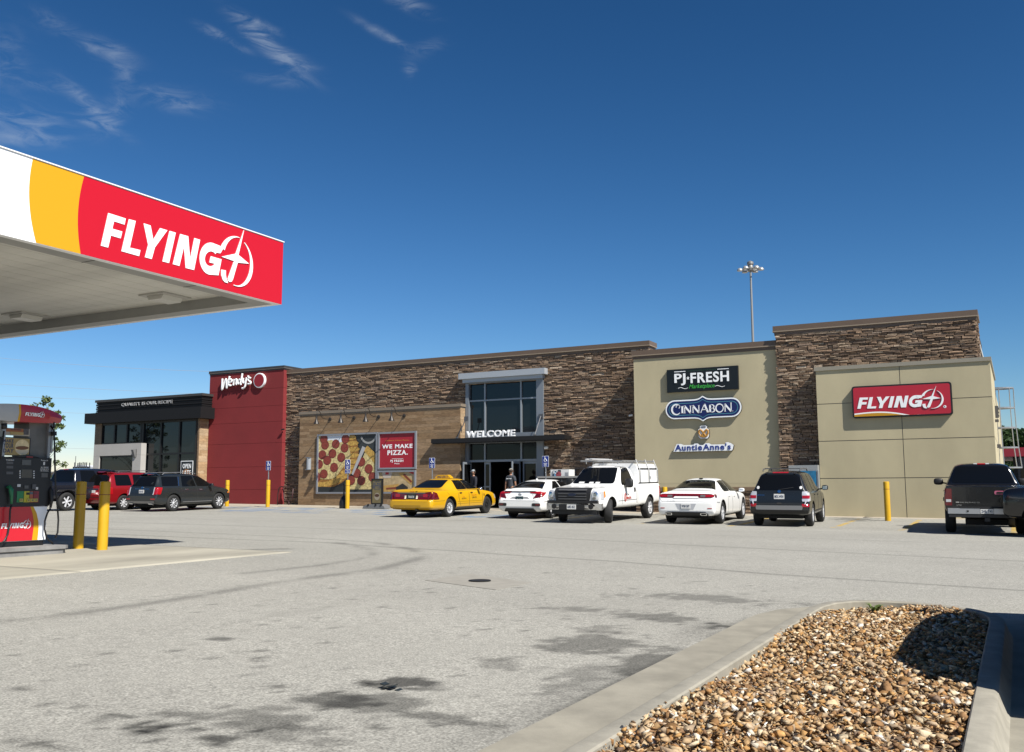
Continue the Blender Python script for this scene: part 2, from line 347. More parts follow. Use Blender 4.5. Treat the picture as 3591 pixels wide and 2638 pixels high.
# drips beside the oil stains
for _ in range(26):
    x0, y0 = -4.2+rs.normal(0, .16), 3.75+rs.normal(0, .10); r0 = rs.uniform(.012, .06)
    lum = lum*(1-.7*np.exp(-(np.hypot(X-x0, Y-y0)/r0)**4))
# smoother pale concrete: pump apron, walk along the store
ap = np.clip((-12.15+(fbm(X*3, Y*3, 40)-.5)*.10-X)*12, 0, 1)*np.clip((14.1+(fbm(X*2, Y*2, 41)-.5)*.3-Y)*12, 0, 1)*np.clip((Y+25)*1, 0, 1)
wk = np.clip((Y-35.9)*8, 0, 1)*np.clip((45-Y), 0, 1)
con = np.empty(X.shape+(3,)); con[:] = (.46, .425, .345)
al = np.zeros_like(ap)[..., None]
base = base*(1-al)+con*al
# worn blue paint of the accessible bays, worn yellow bay lines
def paint(mask, c, seed, wear=.5):
    global base
    k = (mask*np.clip((fbm(X*2.2, Y*2.2, seed, 5)-wear)*6, 0, 1))[..., None]*.75
    base = base*(1-k)+np.array(c)*k
rect = lambda x0, x1, y0, y1: ((X > x0) & (X < x1) & (Y > y0) & (Y < y1)).astype(float)
paint(rect(-32, -22.5, 31.5, 35.4), (.16, .25, .40), 50, .48); paint(rect(-19.0, -17.6, 31.2, 33.5), (.12, .24, .42), 51, .35); paint(rect(-36, -31.5, 33.6, 35.2), (.16, .25, .40), 57, .5)
for i, xx in enumerate((-3.05, -5.05, -8.0, -11.0, -14.7, -0.2)):
    paint(rect(xx-.07, xx+.07, 29.3 if i != 1 else 30.0, 35.6), (.62, .40, .05), 60+i, .32)
tint = base*lum[..., None]
nx, ny = X.shape
idx = np.arange(nx*ny).reshape(nx, ny)
Q = np.stack([idx[:-1, :-1], idx[1:, :-1], idx[1:, 1:], idx[:-1, 1:]], -1).reshape(-1, 4)
g = np_mesh('ground', np.stack([X, Y, Z], -1).reshape(-1, 3), Q, ground_mat(), vt=tint.reshape(-1, 3), smooth=True)
tag(g, kind='structure')
del X, Y, Z, Q, tint, base, con, lum, al, ap, wk

M_conc = mat('kerb_concrete', (.375, .35, .285), .9, noise=(7, .16), bump=(60, .3, .004))
M_black = mat('black_plastic', (.012, .012, .013), .45)
M_steel = mat('galvanised_steel', (.50, .52, .54), .42, .8)
M_yel = mat('yellow_sleeve', (.76, .44, .010), .42, noise=(3, .06))
# manhole in its concrete collar
gm = ground(1668, 2037)
mb = MB(); h = zf(gm.x, gm.y)
for a, b in ((1, 0),):
    q = [ground(*p) for p in ((1490, 2036), (1650, 2013), (1860, 2044), (1740, 2070))]
    cen = sum(q, Vector())/4
    mb.prism([(p.x, p.y) for p in q], lambda a, b, d: Vector((a, b, zf(a, b)-.05+d)), .055)
def sheet(name, pts, zo, m, n=26):
    """a thin slab of paving that follows the ground"""
    (x0, y0), (x1, y1) = pts; xs = np.linspace(x0, x1, n); ys = np.linspace(y0, y1, n); A, B = np.meshgrid(xs, ys, indexing='ij'); Zs = zg(A, B)+zo
    I = np.arange(n*n).reshape(n, n); Fs = np.stack([I[:-1, :-1], I[1:, :-1], I[1:, 1:], I[:-1, 1:]], -1).reshape(-1, 4); Vs = np.stack([A, B, Zs], -1).reshape(-1, 3)
    rim = list(I[:, 0])+list(I[-1, 1:])+list(I[-2::-1, -1])+list(I[0, -2:0:-1]); k0 = len(Vs); Vs = np.concatenate([Vs, Vs[rim]-np.array((0, 0, .05))]); L_ = len(rim)
    Fs = np.concatenate([Fs, np.array([(rim[(i+1) % L_], rim[i], k0+i, k0+(i+1) % L_) for i in range(L_)])])
    return tag(np_mesh(name, Vs, Fs, m), kind='structure')
M_apron = mat('apron_concrete', (.435, .405, .325), .9, noise=(.9, .22, (1, .35, 1)), bump=(70, .3, .003))
for i in range(7): sheet('concrete_apron', ((-12.17, 14.05-(i+1)*4.6+.012), (-17.0, 14.05-i*4.6)), .012, M_apron); sheet('concrete_apron', ((-17.012, 14.05-(i+1)*4.6+.012), (-34, 14.05-i*4.6)), .012, M_apron)
for i in range(12): sheet('store_walk', ((-44+i*3.9, 36.1), (-44+(i+1)*3.9-.012, 39.6)), .012, mat('walk_concrete', (.50, .44, .345), .9, noise=(1.2, .14), bump=(70, .3, .003)), 12)
mh = thing('manhole_cover', 'round dark iron cover in a square of smooth concrete', 'manhole', (cen.x, cen.y, h))
mb.build('collar', mat('smooth_concrete', (.36, .34, .29), .9, noise=(5, .12)), mh)
MB().lathe([(.15, 0), (.15, .012), (.13, .014), (.125, .010), (0.01, .010)], (cen.x, cen.y, h+.006), n=28).build('lid', mat('cast_iron', (.035, .033, .03), .6, .5, bump=(60, .6, .01)), mh)

# ------------------------------------------------------------------ gravel island with its kerbs
def island_path(off):
    """outline of the island (kerb centre), walked from the near left, round the far end, to the near right"""
    pts = [(-1.775, y) for y in (-2, 0, 2, 4, 6, 8, 9.2)]
    pts += [(-1.765, 9.6), (-1.70, 9.93), (-1.55, 10.18), (-1.30, 10.32), (-1.0, 10.33), (-.72, 10.22), (-.48, 10.04), (-.32, 9.8), (-.26, 9.5)]
    pts += [(-.25, y) for y in (9.2, 8, 6, 4, 2, 0, -2)]
    P = [Vector((x, y, 0)) for x, y in pts]; out = []
    for i, p in enumerate(P):
        d = (P[min(i+1, len(P)-1)]-P[max(i-1, 0)]).normalized(); n = Vector((-d.y, d.x, 0))
        q = p+n*off; out.append(q)
    return out
def sweep(rows, name, m, label, cat):
    """rows: (offset outward, height above the ground)"""
    L = [island_path(o) for o, _ in rows]; V = []; Fq = []
    n = len(L[0]); 
    for r, (o, hh) in enumerate(rows):
        for p in L[r]: V.append((p.x, p.y, zf(p.x, p.y)+hh))
    for r in range(len(rows)-1):
        for i in range(n-1): Fq.append((r*n+i, r*n+i+1, (r+1)*n+i+1, (r+1)*n+i))
    o = np_mesh(name, np.array(V), np.array(Fq), m); o.data.set_sharp_from_angle(angle=R(30))
    return tag(o, label, cat)
sweep([(-.045, -.1), (-.045, .14), (-.035, .15), (.055, .15), (.078, .138), (.115, .03), (.13, .016)], 'kerb', M_conc, 'pale concrete kerb running round the gravel bed', 'kerb')
gut = sweep([(.129, .0155), (.14, .014), (.625, .020), (.63, -.05)], 'gutter', mat('gutter_concrete', (.345, .32, .255), .9, noise=(3, .2), bump=(60, .3, .004)), 'flat concrete gutter strip outside the gravel bed kerb', 'gutter')
# soil under the stones
tag(MB().prism([(p.x, p.y) for p in island_path(-.05)], lambda a, b, d: Vector((a, b, zf(a, b)+.02+d)), .05).build('soil', mat('soil', (.20, .13, .075), .95)), kind='structure')
def rock_shapes(k):
    """angular broken chips: the hull of a few scattered points"""
    out = []
    for i in range(k):
        bm = bmesh.new(); a, b_ = random.uniform(.6, .95), random.uniform(.34, .62)
        for _ in range(random.choice((6, 7, 8, 9))):
            v = Vector((random.gauss(0, 1), random.gauss(0, 1), random.gauss(0, 1))).normalized()*random.uniform(.8, 1.1); bm.verts.new((v.x, v.y*a, v.z*b_))
        r = bmesh.ops.convex_hull(bm, input=bm.verts[:])
        bmesh.ops.delete(bm, geom=[g for g in r['geom_interior'] if isinstance(g, bmesh.types.BMVert)], context='VERTS')
        bmesh.ops.triangulate(bm, faces=bm.faces[:]); bmesh.ops.recalc_face_normals(bm, faces=bm.faces[:])
        bm.verts.index_update(); out.append((np.array([v.co[:] for v in bm.verts]), np.array([[v.index for v in f.verts] for f in bm.faces]))); bm.free()
    return out
SH = rock_shapes(40)
PAL = np.array([(.40, .25, .115), (.50, .345, .19), (.30, .165, .07), (.62, .50, .33), (.68, .60, .47), (.23, .13, .065), (.50, .28, .10), (.46, .34, .22), (.36, .19, .07), (.76, .71, .62), (.20, .135, .09), (.56, .41, .24)])
PW_ = np.array([1.5, 1.6, 1.4, 1.1, .55, .8, 1.0, 1.2, 1.0, .22, .4, 1.3]); PW_ = PW_/PW_.sum()
VV = []; FF = []; TT = []; n0 = 0
def scatter(n, smin, smax, zoff):
    global n0
    for _ in range(n):
        y = RNG.uniform(2.9, 10.3); x = RNG.uniform(-1.745, -.305)
        if y > 9.2:   # inside the rounded end
            if ((x+1.02)/.72)**2+(max(0, y-9.2)/1.06)**2 > 1: continue
        s = RNG.uniform(smin, smax)*(1.0 if RNG.random() > .05 else 1.5)
        v, f = SH[RNG.integers(len(SH))]
        E = np.array(Euler((RNG.uniform(-.6, .6), RNG.uniform(-.6, .6), RNG.uniform(0, 6.28))).to_matrix())
        p = v @ E.T*s+np.array((x, y, zf(x, y)+zoff+RNG.uniform(-.02, .03)+.03*sin(x*3)*sin(y*1.7)))
        c = PAL[RNG.choice(len(PAL), p=PW_)]*RNG.uniform(.85, 1.45)
        VV.append(p); FF.append(f+n0); TT.append(np.tile(c, (len(f), 1))*RNG.uniform(.9, 1.1, (len(f), 1))); n0 += len(v)
scatter(7000, .028, .046, .055); scatter(8500, .024, .046, .098); scatter(9000, .008, .022, .105)
gr = np_mesh('gravel', np.concatenate(VV), np.concatenate(FF), attr_mat('river_gravel', .8, (45, .22), (90, .5, .006)), np.clip(np.concatenate(TT), 0, 1.1))
tag(gr, 'bed of tan and rust broken stone inside the kerbs', 'gravel', kind='stuff'); del VV, FF, TT
# a weed in the far end of the bed and a scrap of rubbish on the pavement
mb = MB()
wx, wy = -1.28, 9.75
for i in range(34):
    a = random.uniform(0, 2*pi); r = random.uniform(.03, .13); hh = random.uniform(.03, .09); q = Vector((wx+cos(a)*.02, wy+sin(a)*.02, zf(wx, wy)+.10))
    t_ = q+Vector((cos(a)*r, sin(a)*r, hh)); s_ = Vector((-sin(a), cos(a), 0))*.008
    mb.add([q-s_, q+s_, (q+t_)/2+s_*1.2+Vector((0, 0, .03)), t_, (q+t_)/2-s_*1.2+Vector((0, 0, .03))], [(0, 1, 2, 3, 4)])
tag(mb.build('weed', mat('weed_leaf', (.16, .22, .05), .6), loc=(wx, wy, zf(wx, wy)+.1)), 'small green weed sprouting among the stones at the bed end', 'weed')
mb = MB(); q = ground(1370, 2418)
for i in range(5): mb.bbox((q.x-.06+i*.03, q.y+.01*(-1)**i, q.z+.014+.006*(i % 2)), (.034, .06, .006), Matrix.Translation(q) @ Matrix.Rotation(.25*(-1)**i, 4, 'Y') @ Matrix.Translation(-q))
tag(mb.build('litter_scrap', mat('dark_scrap', (.03, .035, .03), .4), loc=q), 'crumpled dark scrap lying beside the oil stain', 'litter')
# ------------------------------------------------------------------ store building: walls
M_cap = mat('brown_coping', (.17, .118, .082), .5, noise=(1.5, .06)); M_cap2 = mat('tan_coping_lip', (.36, .285, .205), .5)
M_stone = attr_mat('ledge_stone', .88, (14, .30), (35, .7, .02))
M_mortar = mat('stone_joint', (.035, .026, .02), .95)
M_stucco = mat('khaki_stucco', (.60, .525, .335), .92, noise=(.5, .11, (1, 1, .45)), bump=(120, .12, .003))
M_alu = mat('silver_aluminium', (.47, .50, .53), .38, .35)
M_glass = mat('dark_glass', (.010, .013, .016), .03, 0, .55, bump=(1.1, .012, .3))
M_glass2 = mat('door_glass', (.007, .0075, .008), .06, 0, .35)
STONE = np.array([(.25, .165, .105), (.33, .235, .155), (.17, .112, .073), (.43, .33, .225), (.215, .155, .112), (.52, .42, .30), (.29, .19, .115), (.125, .085, .06), (.38, .27, .17)])
STONE = STONE*.78+STONE.mean(0)*.22; STONE = STONE*np.array((1.0, 1.0, 1.04))
STW = np.array([1.3, 1.2, 1.1, .7, 1.1, .28, 1.2, .6, .9]); STW /= STW.sum()
def stone_wall(name, x0, x1, z0, z1, Y, parent, ends=(0, 0), holes=()):
    """ledge stone: every course its own height, every stone its own length, projection and tone"""
    mb = MB(); rng = random.Random(int(x0*100)+3); z = z0
    def stone(xa, xb, za, zb, yf, face='y'):
        mb.col = tuple(STONE[RNG.choice(len(STONE), p=STW)]*rng.uniform(.9, 1.35))
        j = lambda s: rng.uniform(-s, s)
        d = rng.uniform(.0, .055); g = .006
        if face == 'y':
            f = [Vector((xa+g+abs(j(.012)), yf-d+j(.014), za+g+j(.006))), Vector((xb-g-abs(j(.012)), yf-d+j(.014), za+g+j(.006))), Vector((xb-g-abs(j(.014)), yf-d+j(.014), zb-g+j(.008))), Vector((xa+g+abs(j(.014)), yf-d+j(.014), zb-g+j(.008)))]
            bk = [Vector((xa+g, yf+.08, za+g)), Vector((xb-g, yf+.08, za+g)), Vector((xb-g, yf+.08, zb-g)), Vector((xa+g, yf+.08, zb-g))]
        else:   # a return end that faces +X (xa..xb run along Y)
            f = [Vector((yf+d+j(.012), xa+g, za+g)), Vector((yf+d+j(.012), xb-g, za+g)), Vector((yf+d+j(.012), xb-g, zb-g)), Vector((yf+d+j(.012), xa+g, zb-g))]
            bk = [Vector((yf-.08, xa+g, za+g)), Vector((yf-.08, xb-g, za+g)), Vector((yf-.08, xb-g, zb-g)), Vector((yf-.08, xa+g, zb-g))]
        mid = (f[0]+f[1]+f[2]+f[3])/4+Vector((0, rng.uniform(-.014, .006), 0))
        mb.add(f+bk+[mid], [(0, 1, 8), (1, 2, 8), (2, 3, 8), (3, 0, 8), (0, 4, 5, 1), (1, 5, 6, 2), (2, 6, 7, 3), (3, 7, 4, 0)])
    while z < z1-.02:
        hh = min(rng.choice((.04, .05, .055, .06, .07, .08, .105)), z1-z)
        if z1-z-hh < .04: hh = z1-z
        x = x0-rng.uniform(0, .25); hl = [h_ for h_ in holes if z+hh/2 > h_[2] and z+hh/2 < h_[3]]
        while x < x1-.01:
            L = rng.uniform(.12, .5) if hh > .08 else rng.uniform(.2, .65)
            xa, xb = max(x, x0+rng.uniform(-.02, .02)*ends[0]), min(x+L, x1+rng.uniform(-.02, .02))
            for h_ in hl:   # stones stop at an opening
                if xa < h_[0] < xb: xb = h_[0]
                elif xa < h_[1] < xb: xa = h_[1]
                elif xa >= h_[0] and xb <= h_[1]: xb = xa
            if xb-xa > .03:
                if hh > .10 and rng.random() < .45:
                    k = rng.uniform(.4, .6); stone(xa, xb, z, z+hh*k, Y); stone(xa, xb, z+hh*k, z+hh, Y)
                else: stone(xa, xb, z, z+hh, Y)
            x += L
        if ends[1]:
            y = Y
            while y < Y+ends[1]-.05:
                L = rng.uniform(.2, .5); stone(y, min(y+L, Y+ends[1]), z, z+hh, x1, 'x'); y += L
        z += hh
    return mb.build(name, M_stone, parent, fix=True)
def box(name, a, b, m, parent, **k): return MB().box(a, b).build(name, m, parent, **k)
def coping(x0, x1, zt, hh, Y, y1, parent, name='coping', m=None, m2=None, over=.09):
    """two-step metal cap: the upper brown band, a pale edge line, the lower band set back"""
    mb = MB(); mb.mi = 0
    mb.box((x0-over, Y-over, zt-hh*.55), (x1+over, y1, zt)); mb.mi = 1
    mb.box((x0-over-.012, Y-over-.012, zt-hh*.66), (x1+over+.012, y1-.004, zt-hh*.552)); mb.mi = 0
    mb.box((x0-over*.35, Y-over*.35, zt-hh), (x1+over*.35, y1-.008, zt-hh*.662))
    return mb.build(name, [m or M_cap, m2 or M_cap2], parent)

store = thing('store_building', 'long low travel store of ledge stone, khaki stucco and wood look tile', 'building', (-18, 39, .4))
YS, YP, YR, YG, YK, YN = 38.8, 38.3, 38.5, 37.3, 37.15, 36.7
# long stone wall
xs0 = onY(*k1(2165, 700), YS).x; xs1 = onY(*k3(1262, 140), YS).x
zt_s = (onY(*k3(0, 200), YS).z+onY(*k3(1270, 101), YS).z)/2; zc_s = zt_s-.34
xp0, xp1 = onY(*k2(306, 800), YP).x, onY(*k2(1461, 480), YP).x
zt_p = (onY(*k2(312, 503), YP).z+onY(*k2(1460, 440), YP).z)/2
xe0, xe1 = onY(*k2(1497, 400), 38.7).x, onY(*k2(2054, 400), 38.7).x       # entrance portal
ze_cap = onY(*k2(1458, 227), 38.45).z
box('core_wall', (xs0-.3, YS+.06, 0), (xe0+.12, 60, zc_s+.02), M_mortar, store); box('core_wall', (xe1-.12, YS+.06, 0), (xs1-.02, 60, zc_s+.02), M_mortar, store); box('core_wall', (xe0+.121, YS+.06, ze_cap-.55), (xe1-.121, 60, zc_s+.02), M_mortar, store)
stone_wall('stone_wall', xs0, xs1, .35, zc_s, YS, store, ends=(0, .9), holes=((xp0+.2, xp1-.1, 0, zt_p-.3), (xe0+.1, xe1-.1, 0, ze_cap-.5)))
coping(xs0, xs1, zt_s, .34, YS, YS+.9, store)
box('roof', (xs0, YS+.9, zc_s-.7), (-1.0, 60, zc_s-.55), mat('roof_membrane', (.6, .6, .58), .8), store)
# wood look wall
def plank_wall(name, x0, x1, z0, z1, Y, parent, cols, axis='y', hh=.15, seed=1):
    mb = MB(); rng = random.Random(seed); z = z0
    while z < z1-.01:
        zb = min(z+hh, z1); x = x0-rng.uniform(0, .9)
        while x < x1:
            xa, xb = max(x, x0), min(x+.95, x1); x += .95
            if xb-xa < .01: continue
            c = cols[rng.randrange(len(cols))]; k = rng.uniform(.85, 1.15); mb.col = tuple(v*k for v in c)
            g = .0025
            if axis == 'y': mb.box((xa+g, Y-.012, z+g), (xb-g, Y+.03, zb-g))
            else: mb.box((Y-.03, xa+g, z+g), (Y+.012, xb-g, zb-g))
        z = zb
    return mb.build(name, attr_mat('wood_tile', .55, (6, .30, (1, 1, 9)), None), parent)
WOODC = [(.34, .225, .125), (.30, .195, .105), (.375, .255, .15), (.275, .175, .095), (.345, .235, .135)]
box('tile_backing', (xp0, YP+.02, 0), (xp1, YS+.06, zt_p-.16), mat('grey_grout', (.14, .11, .08), .9), store)
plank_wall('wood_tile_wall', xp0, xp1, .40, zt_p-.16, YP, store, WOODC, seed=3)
plank_wall('wood_tile_return', YP, YS, .40, zt_p-.16, xp1, store, [(.50, .36, .22), (.46, .32, .19)], 'x', seed=4)  # sunlight on this end is put into paler wood tones
coping(xp0, xp1, zt_p, .20, YP, YS-.02, store, m=mat('taupe_coping', (.27, .22, .165), .5), over=.05)
# khaki tower with the three signs
xg0, xg1 = onY(*k3(1152, 400), YG).x, onY(*k4(230, 600), YG).x
zt_g = (onY(*k3(1140, 181), YG).z+onY(*k3(2203, 101), YG).z)/2
box('khaki_tower', (xg0, YG, 1.65), (xg1+.2, 60, zt_g-.30), M_stucco, store)
coping(xg0, xg1+.06, zt_g, .36, YG, YG+4, store, over=.07)
zb_g = onY(*k3(1700, 1240), YG).z
box('tower_base', (xg0+.01, YG+.05, 0), (xg1+.15, 59.9, 1.648), M_mortar, store)
stone_wall('stone_base', xg0, xg1+.05, .25, zb_g-.10, YG, store)
box('base_sill', (xg0-.04, YG-.09, zb_g-.10), (xg1+.02, YG+.04, zb_g+.045), mat('stone_sill', (.24, .165, .10), .8, noise=(5, .15)), store)
box('tower_skirt', (xg0+.005, YG+.004, zb_g+.04), (xg1+.1, YG+.06, 1.652), M_stucco, store)
# tall stone wall on the right and the khaki panel in front of it
xk0, xk1 = onY(*k4(212, 500), YK).x, onY(*k4(1436, 300), YK).x
zt_k = (onY(*k4(185, 255), YK).z+onY(*k4(1434, 150), YK).z)/2
xn0, xn1 = onY(*k4(460, 700), YN).x, onY(*k4(1530, 700), YN).x
zt_n = (onY(*k4(457, 500), YN).z+onY(*k4(1518, 440), YN).z)/2
box('tall_core', (xk0+.05, YK+.06, 0), (xk1-.03, 44, zt_k-.36), M_mortar, store)
stone_wall('tall_stone_wall', xk0, xk1, .25, zt_k-.34, YK, store, ends=(1, 1.6), holes=((xn0+.2, xn1, 0, zt_n-.4),))
coping(xk0, xk1, zt_k, .36, YK, YK+1.6, store, over=.07)
# stucco panel divided by real joints
zj = [onY(*k4(475, 724), YN).z, onY(*k4(480, 951), YN).z, onY(*k4(485, 1180), YN).z]
zj = [(zj[0]+onY(*k4(1530, 684), YN).z)/2, (zj[1]+onY(*k4(1540, 928), YN).z)/2, zj[2]]
xj = onY(*k4(985, 940), YN).x
mb = MB(); zz = [0.0]+sorted(zj)+[zt_n-.14]
for i in range(4):
    for a, b in ((xn0, xj-.013), (xj+.013, xn1)): mb.box((a, YN, zz[i]+(.013 if i else 0)), (b, 43.5, zz[i+1]-(.013 if i < 3 else 0)))
mb.build('stucco_panel', M_stucco, store)
box('joint_backing', (xn0+.02, YN+.018, 0), (xn1-.02, 43.4, zt_n-.15), mat('joint_grey', (.17, .165, .15), .7), store)
mb = MB(); mb.box((xn0-.05, YN-.05, zt_n-.14), (xn1+.05, 43.52, zt_n)); mb.build('panel_coping', mat('pale_coping', (.36, .33, .26), .45), store)
box('side_wall', (xn1-2.2, 43.5, 0), (xn1-.02, 60, zt_n-.5), M_stucco, store)
# red tower
xr0, xr1 = onY(*k1(1607, 600), YR).x, onY(*k1(2178, 700), YR).x
zt_r = (onY(*k1(1607, 117), YR).z+onY(*k1(2193, 73), YR).z)/2
M_red = mat('red_stucco', (.26, .021, .024), .85, noise=(.8, .08), bump=(110, .3, .004))
zr = [.0]+[onY(*k1(1800, y), YR).z for y in (1030, 857, 678, 518, 398, 268)]+[zt_r-.2]
mb = MB()
for i in range(len(zr)-1): mb.box((xr0, YR, zr[i]+(.006 if i else 0)), (xr1, 46, zr[i+1]-.006))
mb.build('red_tower', M_red, store)
box('red_joint_backing', (xr0+.02, YR+.02, 0), (xr1-.02, 45.9, zt_r-.2), mat('dark_red_joint', (.14, .012, .014), .9), store)
coping(xr0, xr1, zt_r, .22, YR, 46.05, store, m=mat('charcoal_coping', (.05, .048, .046), .45), m2=mat('grey_coping_lip', (.22, .19, .17), .5), over=.05)

# ------------------------------------------------------------------ entrance: portal, glazing, awning
YE = 38.7
ent = store
zcap1, zcap0 = ze_cap, onY(*k2(1458, 268), 38.45).z
mb = MB()
mb.box((xe0-.22, 38.40, zcap0), (xe1+.22, YS+.3, zcap1)); mb.box((xe0-.06, 38.52, zcap0-.17), (xe1+.06, YS+.3, zcap0-.002))
mb.build('portal_cap', mat('pale_metal', (.56, .60, .64), .35, .25), store)
xg_0, xg_1 = onY(*k2(1527, 500), 38.8).x, onY(*k2(2012, 500), 38.8).x
ztop = onY(*k2(1640, 296), 38.8).z
zsill = onY(*k2(1640, 657), 38.8).z
z2top = onY(*k2(1640, 728), 38.8).z; ztr = onY(*k2(1640, 852), 38.8).z; zup = onY(*k2(1640, 418), 38.8).z
zfl = zf(-21, 38.6)
xm = [onY(*k2(x, 500), 38.8).x for x in (1637, 1896)]
mb = MB()
mb.box((xe0, YE, zfl-.1), (xg_0, YS+.25, zcap0-.172)); mb.box((xg_1, YE, zfl-.1), (xe1, YS+.25, zcap0-.172))
mb.box((xg_0, YE+.002, ztop), (xg_1, YS+.25, zcap0-.174)); mb.box((xg_0, YE+.002, z2top), (xg_1, YS+.25, zsill))
mb.build('portal_frame', mat('portal_grey', (.30, .335, .375), .4, .3), store)
mb = MB()
for x in xm: mb.box((x-.035, 38.78, zsill), (x+.035, 38.92, ztop)); mb.box((x-.035, 38.78, ztr-.05), (x+.035, 38.92, z2top))
for (a, b) in ((xg_0, xm[0]-.036), (xm[0]+.036, xm[1]-.036), (xm[1]+.036, xg_1)):
    mb.box((a, 38.785, zup-.035), (b, 38.92, zup+.035)); mb.box((a, 38.785, ztr-.05), (b, 38.92, ztr+.05))
mb.build('window_frame', mat('frame_aluminium', (.42, .46, .50), .4, .4), store)
ex = [xg_0]+xm+[xg_1]
for i in range(3):
    a, b = ex[i]+.03, ex[i+1]-.03
    for z0, z1 in ((zsill, zup-.03), (zup+.03, ztop), (ztr+.04, z2top)):
        box('window_pane', (a, 38.86, z0), (b, 38.875, z1), M_glass if z0 > z2top else M_glass2, store)
# doors: the left leaf swung out, the middle open onto the dark vestibule, the right glazed
M_dk = mat('vestibule_dark', (.02, .019, .018), .8)
mb = MB(); mb.box((xg_0, 39.0, zfl), (xg_1, 44.5, zfl+.03)); mb.box((xg_0-.05, 44.5, zfl), (xg_1+.05, 44.6, ztop)); mb.box((xg_0-.1, 39.0, zfl), (xg_0, 44.6, ztop)); mb.box((xg_1, 39.0, zfl), (xg_1+.1, 44.6, ztop)); mb.box((xg_0, 39.06, zsill-.3), (xg_1, 44.6, zsill-.2)); mb.box((xg_0-.1, 39.4, zsill-.19), (xg_1+.1, 39.5, ztop+.1))
mb.build('vestibule', M_dk, store)
M_fix = mat('fixture_brown', (.05, .04, .03), .6)
box('store_fixture', (xg_0+.2, 41.8, zfl+.03), (xm[0]+.35, 42.3, zfl+1.35), M_fix, store); box('store_fixture', (xm[1]-.2, 42.0, zfl+.03), (xg_1-.3, 42.6, zfl+1.6), M_fix, store); box('store_fixture', (xm[0]+.2, 43.4, zfl+1.2), (xm[1]-.8, 43.45, zfl+2.0), M_fix, store)
def door(x0, x1, Y, ang, hinge, label=None):
    M = Matrix.Translation((hinge, Y, 0)) @ Matrix.Rotation(ang, 4, 'Z') @ Matrix.Translation((-hinge, -Y, 0))
    z0, z1 = zfl+.02, ztr-.06
    mb = MB(); s = .07
    mb.box((x0, Y, z0), (x0+s, Y+.05, z1), M); mb.box((x1-s, Y, z0), (x1, Y+.05, z1), M)
    mb.box((x0+s, Y+.001, z0), (x1-s, Y+.049, z0+.22), M); mb.box((x0+s, Y+.001, z1-.10), (x1-s, Y+.049, z1), M); mb.box((x0+s, Y+.001, z0+.95), (x1-s, Y+.049, z0+1.02), M)
    d = mb.build('door', MATS['frame_aluminium'], store)
    MB().box((x0+s, Y+.02, z0+.2), (x1-s, Y+.03, z1-.09), M).build('door_pane', M_glass2, d)
    MB().box((x0+s+.03, Y-.06, z0+.97), (x1-s-.03, Y-.03, z0+1.0), M).build('push_bar', MATS['frame_aluminium'], d)
    return d
door(ex[0]+.05, ex[0]+1.0, 38.82, R(-82), ex[0]+.05); door(ex[0]+1.02, ex[1]-.02, 38.9, 0, ex[0])
door(ex[1]+1.25, ex[1]+2.2 if ex[1]+2.2 < ex[2] else ex[2]-.05, 38.82, R(80), ex[2]-.05)
door(ex[2]+.05, ex[3]-.05, 38.86, 0, ex[2])
# flat black awning with its hanging rods
aw = store
xa0, xa1 = onY(*k2(1250, 690), 37.95).x, onY(*k2(2208, 670), 37.95).x
za1, za0 = onY(*k2(1250, 689), 37.95).z, onY(*k2(1250, 717), 37.95).z
za1b = onY(*k2(2208, 671), 37.95).z; za1 = (za1+za1b)/2; za0 = za1-.20
mb = MB(); mb.box((xa0, 37.95, za0), (xa1, YP-.015, za1)); mb.box((xp1+.02, YP-.015, za0), (xa1, 38.69, za1)); mb.box((xa0+.05, 38.0, za0-.03), (xa1-.05, YP-.02, za0-.001))
mb.build('awning', mat('black_metal', (.014, .013, .013), .5, .2), store)
for (bx, by), (ax, ay), Yw in (((1500, 550), (1437, 680), 38.2), ((2037, 532), (1993, 660), 38.65)):
    p, q = onY(*k2(bx, by), Yw), onY(*k2(ax, ay), 38.02); q.z = za1
    mb = MB(); mb.cyl(p, q, .022, n=8); mb.bbox((p.x, Yw+.03, p.z), (.20, .06, .22)); mb.bbox((q.x, q.y, za1+.03), (.10, .10, .06)); mb.build('hanging_rod', M_steel if False else mat('rod_steel', (.22, .22, .23), .4, .7), store)
mb = MB()
zw0 = za1+.012; zw1 = onY(*k2(1503, 628), 38.0).z
text_in(mb, 'WELCOME', (onY(*k2(1506, 650), 38.0).x, zw0, onY(*k2(1853, 650), 38.0).x, zw0+(onY(*k2(1680, 617+4), 38.0).z-onY(*k2(1680, 668), 38.0).z)), faceY(38.03), .035, 0, .08)
tag(mb.build('welcome_letters', mat('white_letter', (.80, .81, .82), .5)), 'white capital letters standing on the black awning', 'letters')

